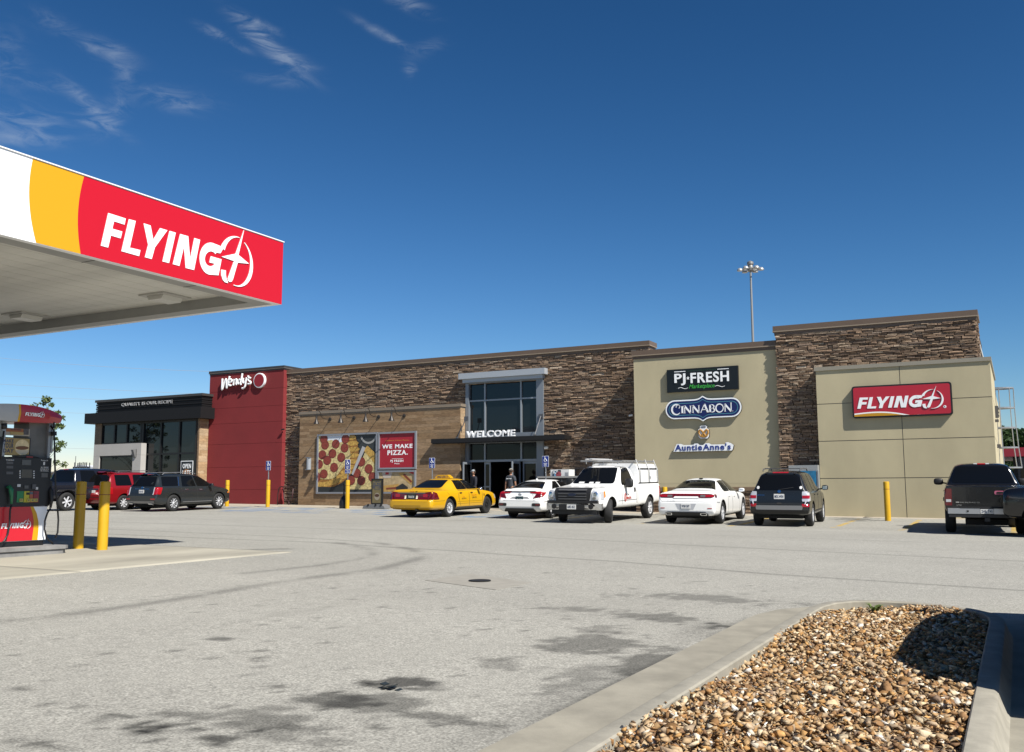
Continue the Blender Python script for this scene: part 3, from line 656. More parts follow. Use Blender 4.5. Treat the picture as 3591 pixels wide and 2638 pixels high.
# ------------------------------------------------------------------ restaurant wing (black and glass)
wing = thing('restaurant_wing', 'low black framed glass restaurant wing with a black fascia', 'building', (-43, 38, .6))
YW = 37.86
xw0, xw1 = onY(*k1(733, 600), YW).x, onY(*k1(1538, 600), YW).x
zw_t = (onY(*k1(745, 342), YW).z+onY(*k1(1560, 288), YW).z)/2
YF = 37.44
xf0, xf1 = onY(*k1(653, 480), YF).x, onY(*k1(1550, 430), YF).x
zf1 = (onY(*k1(653, 441), YF).z+onY(*k1(1550, 391), YF).z)/2; zf0 = (onY(*k1(653, 517), YF).z+onY(*k1(1550, 480), YF).z)/2
M_bk = mat('black_panel', (.012, .012, .013), .6, 0, .25)
xb0 = onY(*k1(745, 400), YW-.12).x; xb1 = onY(*k1(1561, 350), YW-.12).x
mb = MB(); nb = 6; zz0 = zf1-.02
for i in range(nb):
    a = zz0+(zw_t-.14-zz0)*i/nb; b = zz0+(zw_t-.14-zz0)*(i+1)/nb
    mb.box((xb0, YW-.12-.03*(i % 2 == 0), a+.012), (xb1+.03*(i % 2 == 0), 38.48, b-.012))
mb.box((xb0+.05, YW-.06, zz0), (xb1-.05, 50, zw_t-.14)); mb.build('parapet', M_bk, wing)
box('parapet_cap', (xb0-.05, YW-.20, zw_t-.138), (xb1+.07, 50, zw_t), mat('cap_charcoal', (.06, .055, .05), .45), wing)
box('fascia', (xf0, YF, zf0), (xf1, 38.47, zf1), M_bk, wing)
box('wing_core', (xw0+.1, YW+.6, 0), (xr0-.01, 50, zf0+.1), M_dk, wing)
zb_w = .3
WOOD_SUNLIT = [(.52, .37, .22), (.47, .32, .18), (.55, .41, .26)]
plank_wall('wood_pier', YW, YR, zb_w, zf0, xw1+.02, wing, WOOD_SUNLIT, 'x', .16, 5)  # pier side tinted paler than its front, as if sunlit
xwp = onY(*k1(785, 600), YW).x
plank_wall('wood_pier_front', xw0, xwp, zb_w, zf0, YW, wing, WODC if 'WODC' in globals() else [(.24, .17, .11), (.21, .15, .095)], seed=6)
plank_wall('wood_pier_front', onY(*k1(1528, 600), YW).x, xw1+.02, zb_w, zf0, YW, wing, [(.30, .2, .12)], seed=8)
box('pier_core', (xw0+.01, YW+.02, 0), (xwp-.02, 50, zf0), M_dk, wing)
box('pier_core', (xw1-.3, YW+.02, 0), (xw1, YR+.2, zf0), M_dk, wing)
wx = lambda x: onY(*k1(x, 600), YW).x
wzz = lambda y: onY(*k1(1200, y), YW).z
# frames with panes
mb = MB(); fr = .05
vx = [wx(783), wx(880), wx(976), wx(1085), wx(1102), wx(1240), wx(1382), wx(1528)]
zt_w, zm_w = zf0, wzz(755)
zmid = onY(*k1(935, 672), YW).z
for i, x in enumerate(vx):
    mb.box((x-fr, YW+.02, zb_w), (x+fr, YW+.16, zt_w))
for a, b, z in ((0, 3, zt_w-.06), (0, 3, zmid), (4, 7, zt_w-.06), (4, 7, zm_w), (4, 7, wzz(835) if False else zb_w+.12)):
    for i in range(a, b): mb.box((vx[i]+fr+.001, YW+.025, z-fr), (vx[i+1]-fr-.001, YW+.155, z+fr))
mb.box((vx[3]+fr, YW+.03, zb_w), (vx[4]-fr, YW+.15, zt_w))
mb.build('glazing_frame', mat('black_frame', (.010, .010, .010), .4), wing)
for i in (0, 1, 2): box('window_pane', (vx[i]+.02, YW+.10, zmid+.02), (vx[i+1]-.02, YW+.112, zt_w-.04), M_glass, wing)
for i in (4, 5, 6):
    box('window_pane', (vx[i]+.02, YW+.10, zm_w+.02), (vx[i+1]-.02, YW+.112, zt_w-.04), M_glass, wing)
    box('window_pane', (vx[i]+.02, YW+.10, zb_w), (vx[i+1]-.02, YW+.112, zm_w-.02), M_glass, wing)
# the white surround with its window
YB = YW-.35
bx0, bx1 = onY(*k1(722, 780), YB).x, onY(*k1(1087, 780), YB).x; bz1 = (onY(*k1(722, 682), YB).z+onY(*k1(1087, 671), YB).z)/2
ix0, ix1 = onY(*k1(766, 800), YB).x, onY(*k1(1023, 800), YB).x; iz1 = (onY(*k1(766, 770), YB).z+onY(*k1(1023, 763), YB).z)/2
mb = MB(); mb.box((bx0, YB, iz1), (bx1, YW+.018, bz1)); mb.box((bx0, YB, .3), (ix0, YW+.018, iz1-.006)); mb.box((ix1, YB, .3), (bx1, YW+.018, iz1-.006)); mb.box((ix0, YB+.01, .3), (ix1, YW+.018, 1.25))
sw = mb.build('white_surround', mat('pale_stucco', (.52, .50, .47), .85, noise=(1, .05)), wing)
mb = MB(); mb.box((ix0+.002, YB+.06, 1.25), (ix0+.07, YB+.14, iz1-.008)); mb.box((ix1-.07, YB+.06, 1.25), (ix1-.002, YB+.14, iz1-.008)); mb.box((ix0+.07, YB+.061, iz1-.09), (ix1-.07, YB+.139, iz1-.008)); wf = mb.build('window_frame', MATS['black_frame'], wing)
box('pane', (ix0+.05, YB+.10, 1.25), (ix1-.05, YB+.112, iz1-.05), M_glass, wf)
# ------------------------------------------------------------------ vehicles
M_tyre = mat('tyre_rubber', (.018, .018, .018), .8, bump=(50, .3, .004)); M_well = mat('wheel_well', (.006, .006, .006), .9)
M_alloy = mat('alloy', (.70, .71, .73), .32, .35); M_dalloy = mat('dark_wheel', (.05, .05, .05), .5, .5)
M_autog = mat('auto_glass', (.006, .0065, .007), .05, 0, .30)
M_chrome = mat('chrome', (.72, .73, .75), .12, 1.0)
M_rl = mat('red_lens', (.30, .006, .010), .12, 0, .6, coat=.5); M_rdk = mat('dark_red_lens', (.10, .004, .008), .10, 0, .6, coat=.6)
M_cl = mat('clear_lens', (.55, .56, .58), .10, .3, .6, coat=.5); M_or = mat('amber_lens', (.75, .20, .02), .2)
M_trim = mat('black_trim', (.016, .016, .017), .55); M_gtrim = mat('grey_trim', (.10, .10, .105), .5)
M_plate = mat('plate_white', (.62, .62, .60), .5); M_ink = mat('plate_ink', (.04, .05, .09), .6); M_seam = mat('panel_gap', (.02, .02, .02), .8)
def paint_mat(name, col, rough=.28, metal=0.0, dirt=.04): return mat(name, col, rough, metal*.4, .5, noise=(1.8, dirt), coat=.5)
def wheel(parent, x, y, r, wdt, side, style, name='wheel', steer=0):
    M = Matrix.Translation((x, y, r)) @ Matrix.Rotation(steer, 4, 'Z')
    mb = MB(); h = wdt/2
    prof = [(r*.60, -h*.9), (r*.66, -h), (r*.86, -h), (r*.95, -h*.86), (r, -h*.62), (r, h*.62), (r*.95, h*.86), (r*.86, h), (r*.66, h), (r*.60, h*.9)]
    mb.lathe(prof, ax='x', n=36, caps=False); mb.v = [tuple(M @ Vector(v)) for v in mb.v]
    t = mb.build(name, M_tyre, parent, local=True, angle=40)
    rr = r*.655; s = side; mb = MB(); mb.mi = 1
    mb.lathe([(rr*.96, s*h*.30), (rr*.96, s*h*.34), (.02, s*h*.34)], ax='x', n=28)                                # dark back of the rim
    mb.mi = 0
    mb.lathe([(rr, s*h*.90), (rr, s*h*.3), (rr*.93, s*h*.3), (rr*.93, s*h*.86), (rr, s*h*.90)], ax='x', n=32, caps=False)                     # outer lip
    mb.lathe([(.01, s*h*.5), (rr*.20, s*h*.5), (rr*.20, s*h*.80), (.01, s*h*.86)], ax='x', n=18)                   # hub
    kind, n = style
    for i in range(n):
        a = 2*pi*i/n+.2
        def P(rad, da, xx): return (xx*s*h, rad*rr*cos(a+da), rad*rr*sin(a+da))
        if kind == 'spoke':
            w0, w1 = 1.5/n, .95/n
            mb.add([P(.15, -w0*2.2, .74), P(.15, w0*2.2, .74), P(.95, w1*.9, .84), P(.95, -w1*.9, .84), P(.15, -w0*2.2, .42), P(.15, w0*2.2, .42), P(.95, w1*.9, .5), P(.95, -w1*.9, .5)], [(0, 1, 2, 3), (0, 3, 7, 4), (1, 5, 6, 2), (4, 7, 6, 5), (0, 4, 5, 1), (2, 6, 7, 3)])
        elif kind == 'v':
            for sg in (-1, 1):
                mb.add([P(.16, .10*sg-.12, .70), P(.16, .10*sg+.12, .70), P(.95, sg*.30+.055, .84), P(.95, sg*.30-.055, .84), P(.16, .10*sg-.12, .4), P(.16, .10*sg+.12, .4), P(.95, sg*.30+.055, .5), P(.95, sg*.30-.055, .5)], [(0, 1, 2, 3), (0, 3, 7, 4), (1, 5, 6, 2), (4, 7, 6, 5), (2, 6, 7, 3)])
        else:   # steel disc with round holes: holes shown as dark studs between raised bridges
            mb.add([P(.22, -.55/n*3, .62), P(.22, .55/n*3, .62), P(.60, 1.0/n, .72), P(.60, -1.0/n, .72)], [(0, 1, 2, 3)])
            mb.add([P(.60, -3.14/n, .72), P(.60, 3.14/n, .72), P(.95, 3.14/n, .80), P(.95, -3.14/n, .80)], [(0, 1, 2, 3)])
            if kind == 'cover':
                mb.mi = 1; mb.cyl(P(.76, 0, .70), P(.76, 0, .83), rr*.075, n=8); mb.mi = 0
    mb.v = [tuple(M @ Vector(v)) for v in mb.v]
    mats = {'cover': [M_alloy, M_dalloy], 'steel': [M_dalloy, M_well]}.get(kind, [M_alloy, M_well])
    mb.build('rim', mats, t, local=True)
    return t
class Car:
    def __init__(s, name, label, cat, paint, st, arches, L, group=None, levels=2, bottom=True):
        """st: stations (y, z bottom, z shoulder, z top, half width, roof half width); nose towards +y, tail at y = 0"""
        s.root = thing(name, label, cat, group=group); s.paint = paint; s.L = L
        bm = bmesh.new(); rings = []
        for (y, zb, zs, zt, w, wr) in st:
            h = zs-zb; g = zt-zs
            half = [(w*.62, zb), (w*.92, zb+.01), (w*.985, zb+.13*h), (w, zb+.48*h), (w*.985, zb+.84*h), (w*.945, zs), (w*.945-(w*.945-wr)*.06-.012, zs+.012+g*.02), (wr+(w*.93-wr)*.18, zs+g*.80), (wr-.03, zt-g*.055-.006), (wr*.55, zt-.002)]
            pts = [(0, zb)]+half+[(0, zt)]
            full = pts+[(-x, z) for x, z in half[::-1]]
            rings.append([bm.verts.new((x, y, z)) for x, z in full])
        n = len(rings[0])
        for a, b in zip(rings[:-1], rings[1:]):
            for i in range(n): bm.faces.new((a[i], a[(i+1) % n], b[(i+1) % n], b[i]))
        k = n//2
        for ring in (rings[0], rings[-1]):   # the flat ends as quads across
            for i in range(1, k): 
                if i < k-0 and (n-i) % n != i+1: bm.faces.new((ring[i], ring[i+1] if i+1 <= k else ring[k], ring[(n-i-1)] if i+1 < k else ring[k], ring[n-i])) if i+1 < k else bm.faces.new((ring[i], ring[k], ring[n-i]))
            bm.faces.new((ring[0], ring[1], ring[n-1]))
        bmesh.ops.recalc_face_normals(bm, faces=bm.faces[:])
        me = bpy.data.meshes.new('body'); bm.to_mesh(me); bm.free()
        o = bpy.data.objects.new('body', me); COL.objects.link(o); me.materials.append(paint); me.materials.append(M_well); s.body = o
        md = o.modifiers.new('s', 'SUBSURF'); md.levels = levels; md.render_levels = levels
        cut = MB()
        wmax = max(q[4] for q in st)
        for (y, z, r) in arches:
            for sd in (-1, 1): cut.cyl((sd*(wmax-.30), y, z), (sd*(wmax+.2), y, z), r, n=40)
        co = cut.build('cut', M_well)
        b = o.modifiers.new('b', 'BOOLEAN'); b.object = co; b.operation = 'DIFFERENCE'; b.solver = 'EXACT'; b.material_mode = 'TRANSFER'
        bake(o); bpy.data.objects.remove(co)
        o.parent = s.root
        o.data.polygons.foreach_set('use_smooth', [True]*len(o.data.polygons)); o.data.set_sharp_from_angle(angle=R(42))
        s.bvh = BVHTree.FromPolygons([v.co for v in o.data.vertices], [p.vertices for p in o.data.polygons])
    def hit(s, a, b, ax):
        """a point of the body seen along an axis: 'r'/'l' sides (y, z), 'b' back and 'f' front (x, z), 't' top (x, y)"""
        o, d = {'r': (Vector((3, a, b)), Vector((-1, 0, 0))), 'l': (Vector((-3, a, b)), Vector((1, 0, 0))), 'b': (Vector((a, -3, b)), Vector((0, 1, 0))), 'f': (Vector((a, s.L+3, b)), Vector((0, -1, 0))), 't': (Vector((a, b, 4)), Vector((0, 0, -1)))}[ax]
        p, n, i, _ = s.bvh.ray_cast(o, d)
        if p is None:
            p, n, i, _ = s.bvh.find_nearest(o+d*(3-.8))
        return p, n
    def patch(s, name, m, quad, ax, off=.006, nu=10, nv=8, rnd=0.0, parent=None, mb=None, push=0.0):
        """a panel lying on the body: quad = four (a, b) corners; its corners rounded by rnd (share of the size)"""
        V = []; 
        for j in range(nv+1):
            for i in range(nu+1):
                u, v = i/nu*2-1, j/nv*2-1
                if rnd:   # pull the grid's corners onto an arc
                    k = 1-rnd; du, dv = max(0, abs(u)-k)/rnd, max(0, abs(v)-k)/rnd; m_ = max(du, dv); q = math.hypot(du, dv)
                    if q > 0 and m_ > 0:
                        f = m_/q; 
                        u = math.copysign(k+du*f*rnd, u) if du else u; v = math.copysign(k+dv*f*rnd, v) if dv else v
                u, v = (u+1)/2, (v+1)/2
                a = (quad[0][0]*(1-u)+quad[1][0]*u)*(1-v)+(quad[3][0]*(1-u)+quad[2][0]*u)*v
                b = (quad[0][1]*(1-u)+quad[1][1]*u)*(1-v)+(quad[3][1]*(1-u)+quad[2][1]*u)*v
                p, n = s.hit(a, b, ax)
                dv_ = {'r': Vector((1, 0, 0)), 'l': Vector((-1, 0, 0)), 'b': Vector((0, -1, 0)), 'f': Vector((0, 1, 0)), 't': Vector((0, 0, 1))}[ax]
                V.append(p+(n if n.dot(dv_) > .15 else dv_)*off+dv_*push)
        F = [(j*(nu+1)+i, j*(nu+1)+i+1, (j+1)*(nu+1)+i+1, (j+1)*(nu+1)+i) for j in range(nv) for i in range(nu)]
        # a rim back into the body gives it thickness
        B = [j*(nu+1)+i for j, i in [(0, i) for i in range(nu+1)]+[(j, nu) for j in range(1, nv+1)]+[(nv, i) for i in range(nu-1, -1, -1)]+[(j, 0) for j in range(nv-1, 0, -1)]]
        nb = len(V); dvec = {'r': Vector((1, 0, 0)), 'l': Vector((-1, 0, 0)), 'b': Vector((0, -1, 0)), 'f': Vector((0, 1, 0)), 't': Vector((0, 0, 1))}[ax]
        V += [V[i]-dvec*(off+push+.012) for i in B]
        for q in range(len(B)): F.append((B[q], B[(q+1) % len(B)], nb+(q+1) % len(B), nb+q))
        if mb is not None: mb.add(V, F); return mb
        mm = MB(); mm.add(V, F)
        return mm.build(name, m, parent or s.root, local=True, smooth=False, angle=50)
    def both(s, name, m, quad, off=.006, rnd=0.0, sides='rl', **k):
        return [s.patch(name, m, quad, q, off, rnd=rnd, **k) for q in sides]
    def pair(s, name, m, quad, ax, off=.006, rnd=0.0, **k):
        return [s.patch(name, m, [(sg*a, b) for a, b in quad], ax, off, rnd=rnd, **k) for sg in (1, -1)]
    def wheels(s, ys, x, r, wd, style, fstyle=None, steer=0):
        for y in ys:
            for sd in (-1, 1): wheel(s.root, sd*x, y, r, wd, sd, (fstyle if fstyle and y > s.L/2 else style), steer=steer if y > s.L/2 else 0)
    def plate(s, z, ax='b', txt=None, m=None, ink=None, x=0, w=.31, h=.155, dz=0):
        p, n = s.hit(x, z, ax); sg = -1 if ax == 'b' else 1
        y = p.y+sg*(.012)
        mb = MB(); mb.box((x-w/2, min(y, y+sg*.012), z-h/2), (x+w/2, max(y, y+sg*.012), z+h/2)); pl = mb.build('licence_plate', m or M_plate, s.root, local=True)
        if txt:
            mb = MB(); f = (lambda a, b, d: Vector((a, y-.013-d, b))) if ax == 'b' else (lambda a, b, d: Vector((2*x-a, y+.013+d, b)))
            text_in(mb, txt, (x-w*.42, z-h*.26, x+w*.42, z+h*.26), f, .02, 0, .003); mb.build('plate_number', ink or M_ink, pl, local=True)
    def text(s, txt, box, ax, m, bold=.01, shear=0, name='lettering'):
        p, n = s.hit((box[0]+box[2])/2, (box[1]+box[3])/2, ax)
        f = {'b': lambda a, b, d: Vector((a, s.hit(a, b, ax)[0].y-.004-d, b)), 'f': lambda a, b, d: Vector((-a, s.hit(-a, b, ax)[0].y+.004+d, b)), 'r': lambda a, b, d: Vector((s.hit(a, b, ax)[0].x+.004+d, a, b)), 'l': lambda a, b, d: Vector((s.hit(-a, b, ax)[0].x-.004-d, -a, b))}[ax]
        mb = MB(); text_in(mb, txt, box, f, bold, shear, .004); return mb.build(name, m, s.root, local=True)
    def mirror(s, y, z, m, x0, size=(.22, .12, .15), sides=(-1, 1), lens=True):
        for sg in sides:
            bm = bmesh.new(); bmesh.ops.create_uvsphere(bm, u_segments=14, v_segments=10, radius=1)
            for v in bm.verts: v.co = Vector((math.copysign(abs(v.co.x)**.6, v.co.x)*size[0]/2+sg*(x0+size[0]/2+.04), math.copysign(abs(v.co.y)**.8, v.co.y)*size[1]/2+y, math.copysign(abs(v.co.z)**.6, v.co.z)*size[2]/2+z))
            me = bpy.data.meshes.new('side_mirror'); bm.to_mesh(me); bm.free(); me.materials.append(m); me.polygons.foreach_set('use_smooth', [True]*len(me.polygons))
            o = bpy.data.objects.new('side_mirror', me); COL.objects.link(o); o.parent = s.root
            mb = MB(); mb.cyl((sg*(x0-.12), y+.03, z-size[2]*.35), (sg*(x0+.10), y, z-.03), .022, n=8); mb.build('mirror_arm', M_trim, o, local=True)
            if lens: MB().bbox((sg*(x0+size[0]/2+.04), y-size[1]/2-.001, z), (size[0]*.72, .006, size[2]*.66)).build('mirror_glass', M_chrome, o, local=True)
    def seams(s, lines, sides='rl', wd=.016, m=None, name='door_seam'):
        """dark panel gaps on the flanks: lists of (y, z) points"""
        for ax in sides:
            mb = MB()
            for ln in lines:
                for (a0, b0), (a1, b1) in zip(ln[:-1], ln[1:]):
                    d = Vector((a1-a0, b1-b0)); n = Vector((-d.y, d.x)).normalized()*wd/2; k = max(2, int(d.length/.08))
                    s.patch(name, None, [(a0-n.x, b0-n.y), (a1-n.x, b1-n.y), (a1+n.x, b1+n.y), (a0+n.x, b0+n.y)], ax, .003, nu=k, nv=1, mb=mb)
            mb.build(name, m or M_seam, s.root, local=True)
    def handles(s, pts, m, sides='rl', size=(.17, .03)):
        for ax in sides:
            for y, z in pts: s.patch('door_handle', m, [(y-size[0]/2, z-size[1]/2), (y+size[0]/2, z-size[1]/2), (y+size[0]/2, z+size[1]/2), (y-size[0]/2, z+size[1]/2)], ax, .025, 4, 2)
    def place(s, x, y, heading, tail=0.0):
        """(x, y): where the point of the centre line `tail` metres ahead of the tail stands; heading in degrees of the nose"""
        a = R(heading); fx, fy = cos(a), sin(a)
        ox, oy = x-fx*tail, y-fy*tail
        c1, c2 = zf(ox+fx*.9, oy+fy*.9), zf(ox+fx*(s.L-.9), oy+fy*(s.L-.9)); px, py = fy, -fx
        mx, my = ox+fx*s.L/2, oy+fy*s.L/2
        e1, e2 = zf(mx+px*.8, my+py*.8), zf(mx-px*.8, my-py*.8)
        fwd = Vector((fx*(s.L-1.8), fy*(s.L-1.8), c2-c1)).normalized(); rt = Vector((px*1.6, py*1.6, e1-e2)).normalized()
        up = rt.cross(fwd).normalized(); rt = fwd.cross(up).normalized()
        M = Matrix(((rt.x, fwd.x, up.x), (rt.y, fwd.y, up.y), (rt.z, fwd.z, up.z)))
        s.root.location = (ox, oy, (c1+c2)/2-fwd.z*s.L/2+.004); s.root.rotation_euler = M.to_euler()
        return s
def quad(a0, b0, a1, b1): return [(a0, b0), (a1, b0), (a1, b1), (a0, b1)]
# ---- yellow taxi saloon
P_yel = paint_mat('taxi_yellow', (.80, .44, .006), .3)
t = Car('taxi', 'yellow taxi saloon with a roof sign, parked nose towards the entrance', 'taxi', P_yel,
  [(0, .40, .62, .635, .86, .6), (.03, .36, .66, .68, .93, .62), (.13, .33, .665, .69, .97, .64), (.15, .32, .72, .76, .975, .66), (.165, .31, .96, 1.015, .97, .68), (.20, .30, .985, 1.05, .975, .69), (.32, .29, .99, 1.065, .98, .69), (1.05, .27, .985, 1.07, .985, .66), (1.18, .27, .985, 1.08, .985, .66),
   (1.88, .26, .975, 1.40, .99, .555), (2.15, .26, .97, 1.445, .99, .55), (2.9, .25, .965, 1.455, .99, .55), (3.18, .25, .96, 1.42, .99, .555), (3.92, .25, .945, 1.02, .985, .68), (4.05, .25, .94, .995, .985, .68), (4.8, .25, .86, .90, .96, .66), (5.15, .27, .74, .79, .88, .6), (5.30, .30, .60, .64, .78, .5), (5.36, .36, .55, .57, .66, .4)],
  [(1.40, .36, .43), (4.32, .36, .43)], 5.38)
t.wheels((1.40, 4.32), .82, .345, .23, ('cover', 12), ('steel', 8))
t.patch('rear_window', M_autog, [(-.62, 1.095), (.62, 1.095), (.485, 1.39), (-.485, 1.39)], 'b', .008, 14, 10, .18)
t.patch('windshield', M_autog, [(.66, 1.05), (-.66, 1.05), (-.5, 1.40), (.5, 1.40)], 'f', .008, 14, 8, .15)
t.both('side_window', M_autog, [(1.98, 1.02), (2.72, 1.02), (2.66, 1.375), (2.10, 1.375)], rnd=.12)
t.both('side_window', M_autog, [(2.79, 1.02), (3.72, 1.02), (3.13, 1.375), (2.73, 1.375)], rnd=.10)
t.both('window_strip', M_chrome, [(2.725, 1.02), (2.785, 1.02), (2.725, 1.375), (2.67, 1.375)], .011)
for sg in (1, -1):
    t.patch('taillight', M_rdk, [(sg*.20, .685), (sg*.95, .685), (sg*.93, .99), (sg*.20, .90)] if sg > 0 else [(-.95, .685), (-.20, .685), (-.20, .90), (-.93, .99)], 'b', .012, 12, 6)
    t.patch('taillight_lens', M_rl, quad(sg*.62-.10, .77, sg*.62+.10, .90), 'b', .02, 6, 4, .3)
t.both('taillight', M_rdk, [(.15, .69), (.56, .69), (.42, .93), (.17, .985)], .012, rnd=.2)
t.patch('trunk_strip', M_gtrim, quad(-.62, .905, .62, .945), 'b', .016, 10, 2)
t.patch('plate_recess', M_trim, quad(-.22, .69, .22, .89), 'b', .014, 6, 4)
t.pair('reversing_light', mat('reversing_lens', (.75, .68, .50), .2), quad(.225, .70, .29, .83), 'b', .02, nu=3, nv=3)
t.plate(.785, 'b', 'TAXI 50', mat('dark_plate', (.05, .055, .06), .4), M_plate)
t.seams([[(2.0, .98), (1.98, .72), (2.12, .40)], [(2.78, .98), (2.80, .38)], [(3.84, .98), (3.86, .40)], [(2.0, .99), (3.84, .98)]])
t.seams([[(.2, .62), (.95, .63)], [(1.9, .56), (3.85, .55)], [(1.9, .48), (3.85, .47)]], wd=.012, m=mat('yellow_shadow_line', (.30, .17, .008), .6), name='side_moulding')
t.both('sill', mat('sill_grey', (.10, .085, .06), .6), [(1.86, .28), (3.86, .27), (3.86, .36), (1.86, .37)], .008)
for z in (.42, .46): t.patch('bumper_groove', MATS['yellow_shadow_line'], quad(-.72, z, .50, z+.012), 'b', .004, 10, 1)
t.handles([(2.15, .89), (2.98, .88)], M_trim, size=(.15, .035)); t.mirror(3.55, 1.02, M_chrome, .93, (.17, .14, .13))
t.both('headlight', M_cl, [(4.98, .60), (5.22, .58), (5.14, .72), (4.92, .78)], .008); t.pair('headlight', M_cl, quad(.42, .60, .74, .70), 'f', .01)
t.both('marker_light', M_or, quad(5.02, .585, 5.2, .60), .012)
mb = MB(); mb.prism([(-.36, 1.455), (.36, 1.455), (.34, 1.50), (.22, 1.585), (-.22, 1.585), (-.34, 1.50)], lambda a, b, d: Vector((a, 2.36+d, b)), .22); sg_ = mb.build('roof_sign', P_yel, t.root, local=True)
mb = MB(); text_in(mb, '862-5511', (-.24, 1.475, .24, 1.55), lambda a, b, d: Vector((a, 2.358-d, b)), .02, .2, .004); mb.build('sign_number', M_ink, sg_, local=True)
M_tx = mat('taxi_ink', (.12, .06, .01), .6); M_tx2 = mat('taxi_orange', (.75, .22, .01), .6)
t.text('TAXI', (.02-.10, .972, .02+.12, 1.005), 'b', M_tx2, .01, .2); t.text('50', (.17, .972, .26, 1.01), 'b', M_tx, .03, .2)
t.text('CAB CO.', (3.0, .66, 3.36, .72), 'r', M_tx, .02); t.text('YELLOW', (2.95, .76, 3.4, .80), 'r', M_tx2); t.text('CALL', (2.25, .70, 2.45, .74), 'r', M_tx2); t.text('862-5511', (2.2, .645, 2.55, .68), 'r', M_tx); t.text('50', (3.95, .72, 4.02, .82), 'r', M_tx, .02)
mb = MB(); mb.cyl((.30, -.01, .30), (.30, .5, .32), .035, n=10); mb.build('exhaust_pipe', M_trim, t.root, local=True)
MB().box((-.7, .5, .2), (.7, 5.0, .30)).build('underbody', M_well, t.root, local=True)
t.patch('trunk_seam', MATS['yellow_shadow_line'], quad(-.86, .672, .86, .68), 'b', .004, 14, 1); t.seams([[(1.1, 1.0), (1.3, .84)], [(4.55, .84), (4.75, .55)]], wd=.01, m=MATS['yellow_shadow_line'], name='fender_seam')
t.place(-20.22, 31.18, 90.3, 1.40)
# ---- white fastback saloon
P_wh = paint_mat('white_paint', (.78, .78, .76), .25, 0, .02)
c = Car('sedan', 'small white fastback saloon between the taxi and the white pickup', 'car', P_wh,
  [(0, .46, .64, .66, .78, .6), (.02, .40, .70, .72, .86, .6), (.07, .32, .74, .77, .885, .58), (.11, .28, .83, .87, .89, .58), (.14, .27, .95, 1.00, .885, .58), (.22, .26, .985, 1.045, .89, .58), (.52, .25, .99, 1.085, .90, .57), (1.25, .24, .975, 1.345, .90, .52), (1.65, .23, .96, 1.40, .90, .51), (2.3, .22, .94, 1.415, .90, .52), (2.7, .22, .93, 1.36, .90, .53), (3.55, .22, .89, .98, .895, .62), (4.1, .22, .80, .86, .86, .58), (4.45, .24, .66, .70, .76, .5), (4.6, .3, .5, .55, .6, .4)],
  [(1.03, .335, .385), (3.73, .335, .385)], 4.63)
c.wheels((1.03, 3.73), .765, .325, .215, ('v', 5))
c.patch('rear_window', M_autog, [(-.66, .58), (.66, .58), (.47, 1.26), (-.47, 1.26)], 't', .016, 16, 16, .10)
c.patch('windshield', M_autog, [(.62, 1.01), (-.62, 1.01), (-.48, 1.34), (.48, 1.34)], 'f', .007, 14, 8, .12)
c.both('side_window', M_autog, [(1.12, 1.0), (2.02, .985), (2.0, 1.345), (1.72, 1.335)], rnd=.1); c.both('side_window', M_autog, [(2.1, .985), (3.25, .96), (2.55, 1.345), (2.06, 1.345)], rnd=.1)
for sg in (1, -1):
    q = [(.42, .935), (.88, .90), (.88, .985), (.36, .995)]; c.patch('taillight', M_rl, [(sg*a, b) for a, b in q], 'b', .014, 10, 4)
    q = [(.54, .735), (.86, .80), (.88, .91), (.66, .93)]; c.patch('taillight', M_rdk, [(sg*a, b) for a, b in q], 'b', .013, 8, 4)
c.both('taillight', M_rl, [(.14, .80), (.40, .90), (.52, .965), (.16, .97)], .012)
c.patch('trunk_shade_panel', mat('trunk_shade_grey', (.42, .42, .42), .3, .3), [(-.30, .80), (.30, .80), (.40, .735), (-.40, .735)], 'b', .008, 8, 3)  # grey panel painted for the shade around the plate
c.patch('spoiler', P_wh, quad(-.62, .985, .62, 1.03), 'b', .055, 12, 2)
c.plate(.745, 'b', None, mat('teal_plate', (.02, .05, .06), .4)); mb = MB(); y_ = c.hit(0, .745, 'b')[0].y; text_in(mb, 'dealer', (-.11, .70, .11, .745), lambda a, b, d: Vector((a, y_-.026-d, b)), .03, .2, .003); mb.build('plate_text', M_plate, c.root, local=True)
mb = MB(); y_ = c.hit(0, .9, 'b')[0].y-.006
for a, b in (((-.045, .86), (-.028, .94)), ((.045, .86), (.028, .94)), ((-.03, .90), (.03, .90))): mb.tube([(a[0], y_-.012, a[1]), (b[0], y_-.012, b[1])], .009, 6)
mb.tube([(.062*cos(i*pi/8), y_-.01, .90+.052*sin(i*pi/8)) for i in range(17)], .006, 6); mb.build('trunk_badge', M_chrome, c.root, local=True)
c.patch('rear_diffuser', M_trim, [(-.66, .28), (.66, .28), (.56, .40), (-.56, .40)], 'b', .02, 10, 3); c.pair('bumper_vent', M_trim, quad(.52, .47, .84, .58), 'b', .01, rnd=.4, nu=8); c.pair('reflector', M_rdk, quad(.66, .50, .82, .555), 'b', .018)
c.seams([[(1.35, .96), (1.3, .6), (1.45, .3)], [(2.06, .96), (2.06, .3)], [(3.1, .93), (3.12, .3)]]); c.handles([(1.55, .85), (2.35, .82)], P_wh); c.mirror(3.02, .97, P_wh, .86, (.18, .14, .12))
mb = MB(); mb.prism([(0, 1.405), (.16, 1.405), (.03, 1.455)], lambda a, b, d: Vector((d-.012, 1.45+a, b)), .024); mb.build('roof_fin', P_wh, c.root, local=True)
c.pair('headlight', M_cl, quad(.45, .62, .78, .74), 'f', .008)
MB().box((-.65, .4, .18), (.65, 4.2, .26)).build('underbody', M_well, c.root, local=True)
